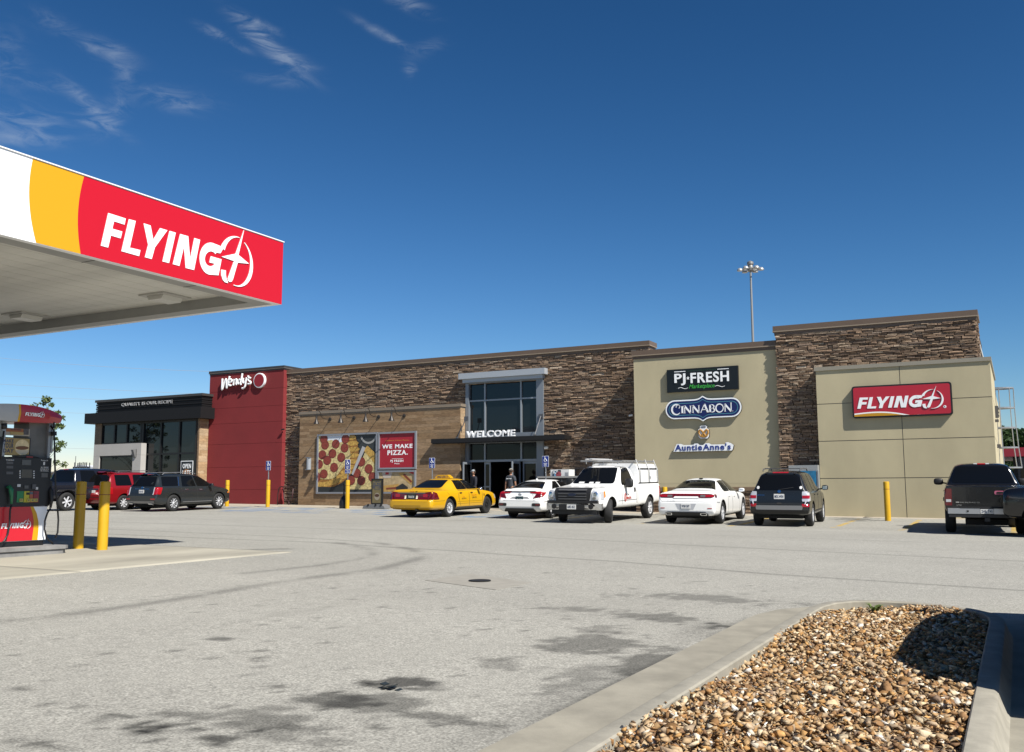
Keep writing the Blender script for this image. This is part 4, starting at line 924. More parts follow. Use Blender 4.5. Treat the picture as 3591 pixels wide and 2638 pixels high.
c.patch('trunk_seam', M_gtrim, quad(-.66, .665, .66, .672), 'b', .004, 12, 1); c.pair('trunk_seam', M_gtrim, [(.60, .672), (.607, .672), (.50, .90), (.493, .90)], 'b', .004, nu=1, nv=5); c.seams([[(.25, .62), (.68, .64)]])
c.place(-16.12, 31.85, 90.5, 1.03)
# ---- white muscle saloon
d = Car('sedan', 'large white saloon with a full width dark red tail lamp, below the round shop signs', 'car', P_wh,
  [(0, .46, .66, .69, .84, .6), (.02, .40, .72, .76, .91, .6), (.07, .31, .78, .83, .94, .6), (.12, .29, .96, 1.02, .945, .62), (.17, .28, 1.00, 1.075, .945, .62), (.80, .26, 1.0, 1.10, .95, .62), (1.0, .26, 1.0, 1.13, .95, .61), (1.75, .25, .99, 1.40, .95, .555), (2.1, .25, .985, 1.455, .95, .54), (2.65, .24, .97, 1.475, .95, .54), (3.05, .24, .96, 1.42, .95, .55), (3.85, .24, .94, 1.03, .95, .66), (4.5, .24, .88, .94, .93, .64), (4.85, .26, .78, .82, .86, .6), (5.0, .32, .6, .65, .72, .5)],
  [(1.12, .37, .42), (4.17, .37, .42)], 5.04)
d.wheels((1.12, 4.17), .81, .36, .24, ('spoke', 5))
d.patch('rear_window', M_autog, [(-.72, 1.02), (.72, 1.02), (.52, 1.80), (-.52, 1.80)], 't', .016, 16, 16, .12); d.patch('windshield', M_autog, [(.68, 1.06), (-.68, 1.06), (-.5, 1.41), (.5, 1.41)], 'f', .007, 14, 8, .12)
d.both('side_window', M_autog, [(1.62, 1.03), (2.42, 1.03), (2.38, 1.40), (1.86, 1.37)], rnd=.25); d.both('side_window', M_autog, [(2.46, 1.03), (3.55, 1.0), (2.92, 1.40), (2.42, 1.40)], rnd=.12)
d.patch('taillight', M_rdk, [(-.90, .86), (.90, .86), (.88, .985), (-.88, .985)], 'b', .014, 20, 4, .3); d.patch('taillight_band', M_rl, [(-.62, .965), (.62, .965), (.62, .985), (-.62, .985)], 'b', .022, 16, 1); d.patch('trunk_lip', P_wh, [(-.42, .84), (.42, .84), (.38, .90), (-.38, .90)], 'b', .024, 10, 2)
d.pair('taillight_lens', M_rl, quad(.62, .885, .88, .955), 'b', .02, rnd=.4); d.pair('reversing_light', mat('smoky_lens', (.12, .11, .11), .2), quad(.46, .885, .62, .95), 'b', .02)
d.both('taillight', M_rdk, quad(.14, .87, .34, .97), .012, rnd=.3)
d.patch('plate_recess', mat('shaded_recess_white', (.40, .41, .43), .4), [(-.25, .50), (.25, .50), (.34, .68), (-.34, .68)], 'b', .006, 8, 3); d.plate(.60, 'b', 'WS8 50Y')  # recess is a flat panel, its shade painted as grey
d.patch('rear_diffuser', M_trim, [(-.74, .30), (.74, .30), (.66, .42), (-.66, .42)], 'b', .02, 12, 3, .2); d.pair('exhaust_tip', M_chrome, quad(.46, .33, .68, .40), 'b', .045, rnd=.6, nu=8); d.pair('exhaust_hole', M_well, quad(.49, .345, .65, .385), 'b', .05, rnd=.6, nu=8)
d.seams([[(1.9, .98), (1.82, .6), (1.85, .34)], [(2.44, 1.0), (2.48, .34)], [(3.5, .98), (3.55, .34)]]); d.handles([(2.05, .88), (2.75, .86)], P_wh); d.mirror(3.28, 1.04, P_wh, .93, (.20, .15, .14)); d.text('CHARGER', (-.62, .76, -.36, .775), 'b', M_chrome)
mb = MB(); mb.bbox((0, 1.98, 1.455), (.10, .14, .03)); mb.build('roof_antenna', M_trim, d.root, local=True)
MB().box((-.7, .4, .2), (.7, 4.6, .28)).build('underbody', M_well, d.root, local=True)
d.patch('trunk_seam', M_gtrim, quad(-.80, .735, .80, .743), 'b', .004, 14, 1); d.pair('trunk_seam', M_gtrim, [(.80, .74), (.808, .74), (.90, .86), (.892, .86)], 'b', .004, nu=1, nv=4); d.seams([[(.30, .72), (.68, .70)], [(4.62, .80), (4.55, .50)]]); d.pair('bumper_reflector', M_rl, quad(.70, .52, .84, .545), 'b', .008, nu=3, nv=1)
d.place(-9.52, 30.8, 92.0, 1.12)
# ---- dark compact SUV
P_gn = paint_mat('dark_green_black', (.018, .021, .021), .25, .3)
m_ = Car('suv', 'dark compact suv with roof rails, parked in front of the ice freezer', 'car', P_gn,
  [(0, .50, .66, .68, .80, .7), (.02, .46, .68, .71, .86, .7), (.08, .40, .70, .74, .90, .7), (.12, .37, .98, 1.04, .905, .70), (.20, .35, 1.06, 1.22, .91, .67), (.42, .33, 1.07, 1.62, .91, .60), (.55, .32, 1.07, 1.685, .91, .60), (1.2, .31, 1.06, 1.72, .91, .60), (2.3, .31, 1.05, 1.70, .91, .60), (2.6, .31, 1.04, 1.64, .91, .61), (3.3, .31, 1.02, 1.10, .91, .68), (4.0, .32, .96, 1.02, .90, .66), (4.3, .34, .84, .9, .82, .6), (4.42, .42, .65, .7, .72, .5)],
  [(.90, .37, .42), (3.52, .37, .42)], 4.45)
m_.wheels((.90, 3.52), .775, .36, .24, ('spoke', 6))
m_.patch('rear_window', M_autog, [(-.72, 1.12), (.72, 1.12), (.565, 1.60), (-.565, 1.60)], 'b', .007, 14, 10, .14); m_.patch('windshield', M_autog, [(.7, 1.13), (-.7, 1.13), (-.55, 1.62), (.55, 1.62)], 'f', .007, 12, 8, .1)
for a, b in (((.55, 1.10), (1.25, 1.59)), ((1.33, 1.10), (2.05, 1.60))): m_.both('side_window', M_autog, [(a[0], a[1]), (b[0], a[1]), (b[0]-.04, b[1]), (a[0]+.06, b[1])], rnd=.12)
m_.both('side_window', M_autog, [(2.12, 1.10), (3.02, 1.10), (2.55, 1.58), (2.10, 1.60)], rnd=.1)
m_.patch('brake_light', M_rl, quad(-.24, 1.635, .24, 1.672), 'b', .012, 6, 2); m_.pair('taillight', M_cl, quad(.68, .78, .89, 1.08), 'b', .014, rnd=.15); m_.pair('taillight_lens', M_rl, quad(.69, .87, .88, .96), 'b', .022); m_.pair('reflector', M_rl, quad(.68, .62, .88, .70), 'b', .012)
m_.both('taillight', M_cl, quad(.13, .80, .30, 1.06), .012, rnd=.15)
m_.patch('tailgate_step', mat('silver_step', (.30, .30, .30), .45, .3), quad(-.70, .53, .70, .66), 'b', .02, 10, 2, .1); m_.plate(.93, 'b', 'MDC-4V5H')
m_.patch('tailgate_badge', M_chrome, quad(-.05, 1.04, .05, 1.12), 'b', .012, 6, 6, .9); m_.text('MARINER', (-.66, .955, -.44, .985), 'b', M_chrome); m_.pair('sticker', mat('sticker_white', (.5, .5, .5), .6), quad(.60, 1.15, .68, 1.24), 'b', .013, rnd=.9)
m_.patch('latch', M_well, quad(-.07, .69, .07, .74), 'b', .008, 3, 2); m_.patch('bumper_lower', M_trim, quad(-.84, .42, .84, .52), 'b', .01, 10, 2)
for sg in (-1, 1):
    mb = MB(); pts = [(sg*.56, .65, 1.70), (sg*.56, .75, 1.765), (sg*.56, 1.4, 1.785), (sg*.56, 2.2, 1.77), (sg*.56, 2.32, 1.70)]; mb.tube(pts, .018, 8); mb.build('roof_rail', M_gtrim, m_.root, local=True)
for y in (.95, 1.75): MB().box((-.55, y-.03, 1.765), (.55, y+.03, 1.79)).build('roof_crossbar', M_gtrim, m_.root, local=True)
m_.pair('wiper_hinge', M_trim, quad(.40, 1.60, .45, 1.68), 'b', .03, nu=2, nv=2)
m_.seams([[(1.28, 1.07), (1.27, .42)], [(2.09, 1.07), (2.09, .42)], [(3.0, 1.05), (3.02, .42)]]); m_.handles([(1.45, .96), (2.2, .95)], P_gn); m_.mirror(2.85, 1.15, P_gn, .90, (.20, .14, .17), lens=True)
m_.seams([[(1.3, .46), (3.1, .46)]], wd=.05, m=M_trim, name='sill_trim')
MB().box((-.65, .3, .25), (.65, 4.0, .36)).build('underbody', M_well, m_.root, local=True); MB().lathe([(.30, -.09), (.33, -.05), (.33, .05), (.30, .09)], (0, .75, .42), 'z', 20).build('spare_wheel', M_tyre, m_.root, local=True)
m_.patch('tailgate_seam', M_seam, quad(-.74, .70, .74, .708), 'b', .004, 12, 1); m_.pair('tailgate_seam', M_seam, [(.675, .70), (.683, .70), (.675, 1.08), (.667, 1.08)], 'b', .004, nu=1, nv=5); m_.patch('wiper', M_trim, [(-.05, 1.13), (.02, 1.13), (.42, 1.19), (.42, 1.205)], 'b', .02, 8, 1)
m_.place(-6.58, 30.55, 93.2, .90)
# ---- charcoal three row SUV (side on)
P_ch = paint_mat('charcoal_paint', (.026, .031, .033), .22, .4)
p = Car('suv', 'charcoal three row suv with silver wheels in front of the restaurant windows', 'car', P_ch,
  [(0, .52, .72, .74, .84, .7), (.02, .46, .74, .78, .93, .7), (.08, .38, .78, .84, .965, .7), (.13, .35, 1.08, 1.16, .975, .70), (.22, .32, 1.12, 1.30, .98, .68), (.42, .30, 1.125, 1.63, .985, .62), (.52, .29, 1.125, 1.70, .985, .615), (1.4, .28, 1.11, 1.745, .985, .62), (2.6, .27, 1.10, 1.75, .985, .62), (3.0, .27, 1.09, 1.68, .985, .63), (3.75, .27, 1.06, 1.16, .985, .72), (4.5, .28, 1.00, 1.07, .965, .70), (4.82, .32, .90, .96, .88, .64), (4.94, .42, .68, .74, .78, .5)],
  [(1.12, .39, .45), (4.02, .39, .45)], 4.98)
p.wheels((1.12, 4.02), .85, .385, .25, ('v', 5))
p.patch('rear_window', M_autog, [(-.74, 1.17), (.74, 1.17), (.58, 1.60), (-.58, 1.60)], 'b', .007, 14, 10, .14); p.patch('windshield', M_autog, [(.74, 1.19), (-.74, 1.19), (-.58, 1.66), (.58, 1.66)], 'f', .007, 12, 8, .1)
p.both('side_window', M_autog, [(.46, 1.17), (1.42, 1.17), (1.55, 1.60), (.60, 1.60)], rnd=.08); p.both('side_window', M_autog, [(1.66, 1.14), (2.52, 1.14), (2.46, 1.635), (1.78, 1.635)], rnd=.08); p.both('side_window', M_autog, [(2.60, 1.14), (3.62, 1.13), (2.98, 1.62), (2.54, 1.635)], rnd=.08)
p.both('quarter_trim', M_chrome, [(1.44, 1.17), (1.48, 1.17), (1.62, 1.60), (1.58, 1.60)], .008)
p.both('taillight', M_rl, [(.14, .80), (.30, .80), (.44, 1.11), (.14, 1.11)], .012, rnd=.15); p.pair('taillight', M_rl, quad(.80, .80, .955, 1.12), 'b', .012, rnd=.15); p.pair('taillight_strip', M_cl, quad(.75, .78, .79, 1.12), 'b', .014, nu=2); p.pair('reflector', M_rl, quad(.66, .56, .90, .62), 'b', .012)
p.patch('bumper_skid', mat('satin_silver', (.36, .36, .37), .35, .6), [(-.80, .40), (.80, .40), (.86, .50), (-.86, .50)], 'b', .016, 12, 2); p.plate(.93, 'b', 'AB1-H57'); p.text('PALISADE', (-.44, 1.03, .44, 1.065), 'b', M_chrome); p.patch('tailgate_badge', M_chrome, quad(-.07, 1.08, .07, 1.15), 'b', .012, 6, 4, .9)
p.seams([[(1.60, 1.12), (1.58, .8), (1.72, .42)], [(2.56, 1.12), (2.57, .42)], [(3.58, 1.1), (3.6, .42)]]); p.handles([(1.88, 1.0), (2.78, .98)], M_chrome, size=(.19, .035)); p.mirror(3.36, 1.18, P_ch, .95, (.20, .16, .16))
p.both('door_trim', MATS['satin_silver'], quad(1.66, .405, 3.5, .435), .014); p.both('marker_light', M_or, quad(4.62, .78, 4.74, .83), .012)
for sg in (-1, 1): mb = MB(); mb.tube([(sg*.60, .70, 1.70), (sg*.60, .82, 1.775), (sg*.60, 1.7, 1.80), (sg*.60, 2.6, 1.775), (sg*.60, 2.75, 1.72)], .018, 8); mb.build('roof_rail', MATS['satin_silver'], p.root, local=True)
p.patch('spoiler', P_ch, quad(-.58, 1.64, .58, 1.69), 'b', .10, 10, 2); p.pair('exhaust_tip', M_chrome, quad(.50, .36, .72, .42), 'b', .05, nu=4, nv=2); p.pair('headlight', M_cl, quad(.6, .6, .8, .85), 'f', .01)
MB().box((-.75, .4, .2), (.75, 4.5, .34)).build('underbody', M_well, p.root, local=True)
p.place(-34.2, 30.5, 91.0, 1.12); p.root.scale = (.96, .955, .955)
# ---- red minivan
P_rd = paint_mat('deep_red_paint', (.30, .010, .014), .22, .2)
v = Car('minivan', 'deep red minivan half hidden behind the charcoal suv', 'car', P_rd,
  [(0, .50, .70, .72, .84, .7), (.03, .42, .73, .77, .93, .7), (.10, .34, .80, .86, .97, .7), (.15, .31, 1.06, 1.12, .975, .72), (.25, .30, 1.08, 1.25, .975, .69), (.42, .28, 1.08, 1.63, .975, .64), (.55, .28, 1.08, 1.71, .975, .64), (1.6, .27, 1.07, 1.755, .975, .64), (2.9, .26, 1.05, 1.74, .975, .64), (3.4, .26, 1.03, 1.60, .975, .65), (4.3, .26, 1.0, 1.1, .97, .72), (4.8, .28, .88, .94, .9, .66), (5.05, .34, .7, .74, .8, .5)],
  [(1.02, .36, .41), (4.1, .36, .41)], 5.14)
v.wheels((1.02, 4.1), .83, .345, .23, ('spoke', 8))
v.patch('rear_window', M_autog, [(-.78, 1.14), (.78, 1.14), (.60, 1.64), (-.60, 1.64)], 'b', .007, 14, 10, .1); v.patch('windshield', M_autog, [(.76, 1.12), (-.76, 1.12), (-.6, 1.6), (.6, 1.6)], 'f', .007, 12, 8, .1)
for a, b in ((.58, 1.5), (1.6, 2.6), (2.7, 3.4)): v.both('side_window', M_autog, [(a, 1.12), (b, 1.12), (b-.04, 1.62), (a+.08, 1.62)], rnd=.1)
v.pair('taillight', M_rl, quad(.74, .72, .93, 1.08), 'b', .014, rnd=.15); v.pair('taillight_lens', M_cl, quad(.76, .94, .92, 1.02), 'b', .02); v.both('taillight', M_rl, quad(.15, .74, .36, 1.06), .012, rnd=.15)
v.patch('tailgate_handle', M_chrome, quad(-.30, .95, .30, 1.0), 'b', .018, 8, 2); v.plate(.85, 'b'); v.patch('bumper_line', M_seam, quad(-.9, .60, .9, .615), 'b', .006, 12, 1); v.seams([[(1.55, 1.07), (1.55, .4)], [(2.65, 1.07), (2.65, .4)]]); v.mirror(3.7, 1.15, P_rd, .94)
v.patch('spoiler', P_rd, quad(-.6, 1.66, .6, 1.70), 'b', .10, 10, 2); v.pair('headlight', M_cl, quad(.5, .65, .8, .8), 'f', .01)
for sg in (-1, 1): mb = MB(); mb.tube([(sg*.60, .9, 1.73), (sg*.60, 1.0, 1.79), (sg*.60, 2.6, 1.80), (sg*.60, 2.75, 1.74)], .016, 8); mb.build('roof_rail', M_gtrim, v.root, local=True)
MB().box((-.75, .4, .2), (.75, 4.6, .34)).build('underbody', M_well, v.root, local=True)
v.place(-37.55, 30.55, 91.0, 1.02)
# ---- pickups
def pickup(name, label, paint, L, cab, zbed, zroof, arches, wr, style, front=True, tail=True, zhood=1.24, w=.98, group=None):
    """cab = (rear y, windshield top y, windshield base y)"""
    y0, y1, y2 = cab
    st = [(0, .58, zbed-.03, zbed-.02, w-.04, .80), (.015, .55, zbed-.01, zbed, w-.01, .84), (.05, .54, zbed, zbed+.012, w, .85), (y0-.06, .46, zbed, zbed+.012, w, .85), (y0-.03, .46, zbed, zbed+.02, w, .82), (y0, .46, zbed, zbed+.10, w, .78), (y0+.12, .46, zbed, zroof-.08, w, .70), (y0+.22, .46, zbed, zroof-.01, w, .68), ((y0+y1)/2, .46, zbed-.005, zroof+.012, w, .68), (y1, .46, zbed-.01, zroof, w, .68), (y1+.15, .46, zbed-.015, zroof-.09, w, .69), (y2, .46, zbed-.03, zhood+.02, w, .78), (y2+.15, .46, zbed-.04, zhood, w, .80), (L-.35, .46, zhood-.10, zhood-.06, w-.01, .80), (L-.12, .48, zhood-.14, zhood-.09, w-.03, .80), (L-.03, .52, zhood-.2, zhood-.14, w-.07, .76), (L, .60, zhood-.30, zhood-.22, w-.14, .7)]
    k = Car(name, label, 'pickup truck', paint, st, arches, L, group)
    k.wheels([a[0] for a in arches], w-.14, wr, .27, style)
    k.patch('windshield', M_autog, [(.78, zhood+.06), (-.78, zhood+.06), (-.62, zroof-.07), (.62, zroof-.07)], 'f', .008, 14, 8, .12)
    MB().box((-.6, .3, .42), (.6, L-.4, .56)).build('chassis', M_well, k.root, local=True)
    return k
k = pickup('pickup_truck', 'white pickup with a canopy over its bed and a rack, facing the camera', P_wh, 5.75, (2.25, 3.30, 4.15), 1.26, 1.90, [(1.10, .40, .47), (4.75, .40, .47)], .39, ('spoke', 7), zhood=1.22)
for o in [o for o in kids(k.root) if o.name.startswith('wheel') and o.data.vertices[0].co.y > 3]:
    bpy.data.objects.remove(kids(o)[0]); bpy.data.objects.remove(o)
for sd in (-1, 1): wheel(k.root, sd*.83, 4.75, .39, .27, sd, ('spoke', 7), steer=R(20))
k.both('side_window', M_autog, [(2.60, 1.30), (3.78, 1.22), (3.24, 1.83), (2.66, 1.83)], rnd=.14)
k.patch('grille', M_trim, [(.60, .74), (-.60, .74), (-.66, 1.12), (.66, 1.12)], 'f', .05, 10, 6, .08)
for i in range(4): k.patch('grille_bar', M_gtrim, quad(-.50, .785+i*.085, .50, .82+i*.085), 'f', .075, 8, 2)
k.patch('grille_emblem', mat('navy_emblem', (.015, .025, .06), .3), quad(-.14, .90, .14, .985), 'f', .095, 10, 6, .95)
k.pair('headlight', M_cl, [(.66, .76), (.90, .78), (.91, 1.06), (.70, 1.08)], 'f', .02, rnd=.12); k.both('headlight', M_cl, [(5.42, .78), (5.64, .78), (5.62, 1.05), (5.40, 1.05)], .012, rnd=.12); k.both('marker_light', M_or, [(5.30, .86), (5.43, .84), (5.41, 1.04), (5.30, 1.05)], .014, rnd=.2); k.pair('headlight_bulb', M_chrome, quad(.74, .90, .86, 1.02), 'f', .028, rnd=.8); k.pair('headlight_bulb', M_chrome, quad(.70, .79, .82, .87), 'f', .028, rnd=.8)
mb = MB(); mb.prism([(-.99, .44), (.99, .44), (.99, .66), (.66, .70), (-.66, .70), (-.99, .66)], lambda a, b, d: Vector((a, 5.72+d-abs(a)**3*.16, b)), .13)
bp_ = mb.build('front_bumper', M_chrome, k.root, local=True)
MB().box((-.46, 5.845, .455), (.46, 5.87, .63)).build('bumper_insert', M_trim, bp_, local=True); MB().box((-.90, 5.58, .66), (.90, 5.83, .75)).build('bumper_cap', M_trim, bp_, local=True)
for sg in (-1, 1): MB().lathe([(.085, 0), (.085, .025), (.06, .03), (.01, .03)], (sg*.66, 5.80, .555), 'y', 18).build('fog_lamp', M_trim, bp_, local=True)
mb = MB(); mb.box((-.16, 5.872, .47), (.16, 5.885, .625)); pl = mb.build('licence_plate', M_plate, k.root, local=True); mb = MB(); text_in(mb, '60E 452', (-.13, .51, .13, .59), lambda a, b, d: Vector((-a, 5.886+d, b)), .02, 0, .003); mb.build('plate_number', M_ink, pl, local=True)
MB().box((-.80, 5.45, .30), (.80, 5.70, .45)).build('air_dam', M_trim, k.root, local=True)
k.seams([[(2.36, 1.24), (2.36, .52)], [(2.5, 1.28), (2.48, .60)], [(3.86, 1.22), (3.82, .58)], [(2.48, .72), (4.2, .70)]]); k.handles([(2.66, 1.06)], M_trim, size=(.10, .14)); k.mirror(3.55, 1.30, M_trim, .92, (.30, .18, .32))
k.text('electric', (3.02-.0, .74, 3.46, .86), 'r', mat('sign_red', (.55, .04, .02), .5), .03); k.text('electric', (-3.46, .74, -3.02, .86), 'l', MATS['sign_red'], .03); k.text('CVL', (-3.42, .88, -3.2, .93), 'l', M_gtrim)
def logo_disc(ax, yc):
    sg = 1 if ax == 'r' else -1; mb = MB(); x = k.hit(yc, .81, ax)[0].x+sg*.006
    mb.tube([(x, yc+.085*cos(i*pi/8), .81+.13*sin(i*pi/8)) for i in range(17)], .012, 6); mb.tube([(x, yc+.02, .90), (x, yc-.03, .81), (x, yc+.02, .81), (x, yc-.02, .72)], .010, 6); mb.build('door_logo', MATS['sign_red'], k.root, local=True)
logo_disc('l', 3.58); logo_disc('r', 2.92)
# canopy over the bed
mb = MB(); sec = [(-.93, 1.275), (.93, 1.275), (.90, 1.72), (.84, 1.93), (.72, 1.985), (-.72, 1.985), (-.84, 1.93), (-.90, 1.72)]
mb.prism(sec, lambda a, b, d: Vector((a, .03+d+(b-1.275)*.10*(1 if d < 1 else -.12), b)), 2.16); cap = mb.build('bed_canopy', P_wh, k.root, local=True)
for sg in (-1, 1):
    MB().box((sg*.905-.012, .16, 1.775), (sg*.905+.012, 2.10, 1.812)).build('canopy_seal', M_trim, cap, local=True); MB().box((sg*.935-.01, .10, 1.272), (sg*.935+.01, 2.16, 1.30)).build('canopy_seal', M_trim, cap, local=True); MB().bbox((sg*.925, .95, 1.46), (.02, .06, .11)).build('canopy_latch', M_trim, cap, local=True)
rk = mat('rack_aluminium', (.46, .46, .45), .4, .6)
mb = MB()
for sg in (-1, 1):
    for y in (.22, 1.12, 2.05): mb.tube([(sg*.97, y, 1.30), (sg*.95, y+.01, 1.75), (sg*.80, y+.03, 2.12)], .022, 6)
    mb.tube([(sg*.78, .1, 2.06), (sg*.78, 3.35, 2.06)], .028, 8)
for y in (.25, 1.15, 2.08, 3.25): mb.tube([(-.82, y, 2.05), (.82, y, 2.05)], .025, 6)
mb.tube([(-.6, 3.28, 1.95), (-.6, 3.28, 2.05)], .02, 6); mb.tube([(.6, 3.28, 1.95), (.6, 3.28, 2.05)], .02, 6)
mb.build('ladder_rack', rk, k.root, local=True)
mb = MB()
for x, r in ((.30, .045), (.42, .035), (.18, .03)): mb.cyl((x, 1.9+r, 2.11), (x, 4.0-r*8, 2.11), r, n=10)
tag(mb.build('conduit', mat('grey_conduit', (.5, .5, .5), .5), k.root, local=True))
k.pair('taillight', M_rl, quad(.80, .8, .95, 1.15), 'b', .012); k.both('taillight', M_rl, quad(.02, .8, .12, 1.15), .012)
k.mirror
for x, z, s_ in ((.42, 1.285, .10), (.05, 1.28, .08), (-.18, 1.28, .08)): k.patch('dash_paper', M_plate, quad(x-s_, z, x+s_, z+.05), 'f', .011, 3, 2)
k.place(-12.93, 29.55, -90.3, 4.75)
# ---- black pickup on the right
P_bk = paint_mat('black_paint', (.008, .008, .009), .2)
b = pickup('pickup_truck', 'black pickup seen from behind, parked in front of the khaki panel', P_bk, 5.8, (2.05, 3.9, 4.65), 1.27, 1.90, [(1.16, .40, .48), (4.78, .40, .48)], .40, ('spoke', 5), zhood=1.24, w=1.0)
b.patch('rear_window', M_autog, [(-.80, 1.33), (.80, 1.33), (.64, 1.80), (-.64, 1.80)], 'b', .008, 12, 8, .14); b.both('side_window', M_autog, [(2.30, 1.31), (3.0, 1.30), (2.98, 1.82), (2.36, 1.82)], rnd=.12); b.both('side_window', M_autog, [(3.08, 1.30), (4.3, 1.29), (3.88, 1.82), (3.06, 1.82)], rnd=.12)
b.patch('brake_light', M_rl, quad(-.10, 1.845, .10, 1.875), 'b', .02, 4, 2); b.pair('cargo_light', M_cl, quad(.11, 1.845, .20, 1.873), 'b', .02, nu=3, nv=2)
b.pair('taillight', M_rdk, quad(.81, .76, .97, 1.20), 'b', .02, rnd=.08); b.both('taillight', M_rdk, quad(.02, .76, .16, 1.20), .012, rnd=.1); b.pair('reversing_light', M_cl, quad(.83, .85, .95, .92), 'b', .026, nu=3, nv=2)
b.patch('tailgate_seam', M_seam, quad(-.80, .72, .80, .735), 'b', .004, 8, 1); b.pair('tailgate_seam', M_seam, quad(.785, .72, .80, 1.24), 'b', .004, nu=1)
b.patch('tailgate_handle', mat('pink_handle', (.62, .16, .26), .35), quad(.20, 1.05, .46, 1.15), 'b', .02, 8, 4, .4); b.patch('handle_cup', M_well, quad(.25, 1.075, .41, 1.125), 'b', .03, 4, 2, .3); b.text('SILVERADO', (-.62, .825, -.16, .855), 'b', M_chrome); b.patch('tailgate_badge', M_chrome, quad(-.72, .83, -.64, .86), 'b', .012, 3, 2); b.text('LTZ', (-.70, .755, -.58, .785), 'b', M_chrome)
mb = MB(); mb.box((-.92, -.16, .55), (-.16, .02, .69)); mb.box((.16, -.16, .55), (.92, .02, .69)); rb = mb.build('rear_bumper', mat('dull_chromed_steel', (.42, .42, .43), .28, .7), b.root, local=True); MB().box((-.158, -.14, .545), (.158, .02, .695)).build('plate_recess', M_trim, rb, local=True); MB().box((-.90, -.15, .46), (.90, .02, .545)).build('bumper_lower', M_trim, rb, local=True); MB().box((-.62, -.165, .69), (.62, .01, .715)).build('bumper_step', M_trim, rb, local=True)
for x in (-.45, .45): MB().bbox((x, -.165, .62), (.05, .012, .04)).build('bumper_hole', M_well, rb, local=True)
mb = MB(); mb.box((-.15, -.158, .56), (.15, -.146, .68)); pl = mb.build('licence_plate', M_plate, b.root, local=True); mb = MB(); text_in(mb, '2HE T40', (-.13, .585, .13, .655), lambda a, c_, d_: Vector((a, -.159-d_, c_)), .02, 0, .003); mb.build('plate_number', M_ink, pl, local=True)
MB().box((-.06, -.18, .36), (.06, .1, .45)).build('tow_hitch', M_trim, b.root, local=True); MB().box((-.5, .2, .25), (.5, .9, .40)).build('axle', M_well, b.root, local=True)
b.seams([[(2.25, 1.26), (2.25, .56)], [(3.03, 1.26), (3.03, .56)], [(4.4, 1.26), (4.4, .56)]]); b.handles([(2.45, 1.1), (3.2, 1.1)], P_bk); b.mirror(3.95, 1.36, M_trim, .96, (.27, .14, .20), lens=False)
b.both('wheel_flare', M_trim, [(.62, .86), (1.70, .86), (1.60, .94), (.72, .94)], .03, sides='rl')
b.place(-.86, 28.95, 93.6, 1.16); black_pickup = b.root
# ---- navy pickup at the far left
P_nv = paint_mat('navy_paint', (.015, .017, .025), .22, .3)
n_ = pickup('pickup_truck', 'dark navy crew cab pickup, its bed hidden behind the fuel dispenser', P_nv, 5.7, (1.55, 3.9, 4.6), 1.22, 1.90, [(1.15, .41, .50), (4.65, .41, .50)], .41, ('spoke', 6), zhood=1.22, w=.98)
n_.patch('rear_window', M_autog, [(-.78, 1.30), (.78, 1.30), (.62, 1.80), (-.62, 1.80)], 'b', .008, 12, 8, .14); n_.patch('brake_light', M_rl, quad(-.14, 1.83, .14, 1.87), 'b', .02, 4, 2)
for a, b_ in ((1.90, 2.75), (2.85, 3.95)): n_.both('side_window', M_autog, [(a, 1.28), (b_+.1, 1.28), (b_-.05, 1.80), (a+.05, 1.80)], rnd=.12)
n_.both('wheel_flare', M_trim, [(.58, .84), (1.72, .84), (1.60, .95), (.70, .95)], .035); n_.both('taillight', M_rl, quad(.02, .80, .14, 1.15), .012); n_.handles([(2.1, 1.04), (3.0, 1.04)], M_chrome, size=(.19, .045)); n_.seams([[(1.86, 1.2), (1.86, .56)], [(2.8, 1.2), (2.8, .56)], [(4.1, 1.2), (4.1, .56)]]); n_.mirror(3.9, 1.36, M_trim, .94)
n_.place(-38.55, 28.30, 91.0, 1.15)
# ---- a red saloon beyond the dispenser, and the neighbours on the right
r_d = Car('sedan', 'dark red saloon standing at the far side of the fuel island', 'car', P_rd, [(0, .42, .62, .64, .84, .6), (.03, .34, .72, .75, .91, .6), (.15, .28, .93, .98, .93, .6), (.9, .25, .97, 1.04, .93, .6), (1.7, .24, .96, 1.40, .93, .54), (2.6, .24, .95, 1.45, .93, .54), (3.7, .24, .93, 1.02, .93, .66), (4.4, .25, .90, .97, .92, .66), (4.68, .28, .84, .90, .86, .62), (4.82, .33, .70, .76, .74, .5), (4.86, .42, .60, .62, .66, .45)], [(1.05, .34, .39), (3.9, .34, .39)], 4.9)
r_d.wheels((1.05, 3.9), .79, .33, .22, ('spoke', 5)); r_d.both('side_window', M_autog, [(1.5, 1.0), (3.3, .99), (2.75, 1.38), (1.75, 1.38)], rnd=.12); r_d.patch('windshield', M_autog, [(.66, 1.04), (-.66, 1.04), (-.5, 1.38), (.5, 1.38)], 'f', .007, 12, 8, .1); r_d.patch('rear_window', M_autog, [(-.6, 1.06), (.6, 1.06), (.5, 1.38), (-.5, 1.38)], 'b', .007, 12, 8, .1)
r_d.pair('headlight', M_cl, quad(.5, .70, .80, .84), 'f', .01, rnd=.3); r_d.both('headlight', M_cl, [(4.45, .74), (4.72, .72), (4.66, .84), (4.4, .88)], .01); r_d.mirror(3.1, 1.02, P_rd, .9)
r_d.place(-21.35, 15.0, 90, 4.86)
e = pickup('pickup_truck', 'black truck nose entering the right edge of the picture beside the black pickup', P_bk, 5.6, (1.9, 3.8, 4.5), 1.26, 1.88, [(1.1, .40, .48), (4.70, .40, .48)], .40, ('spoke', 6), zhood=1.30, w=.98)
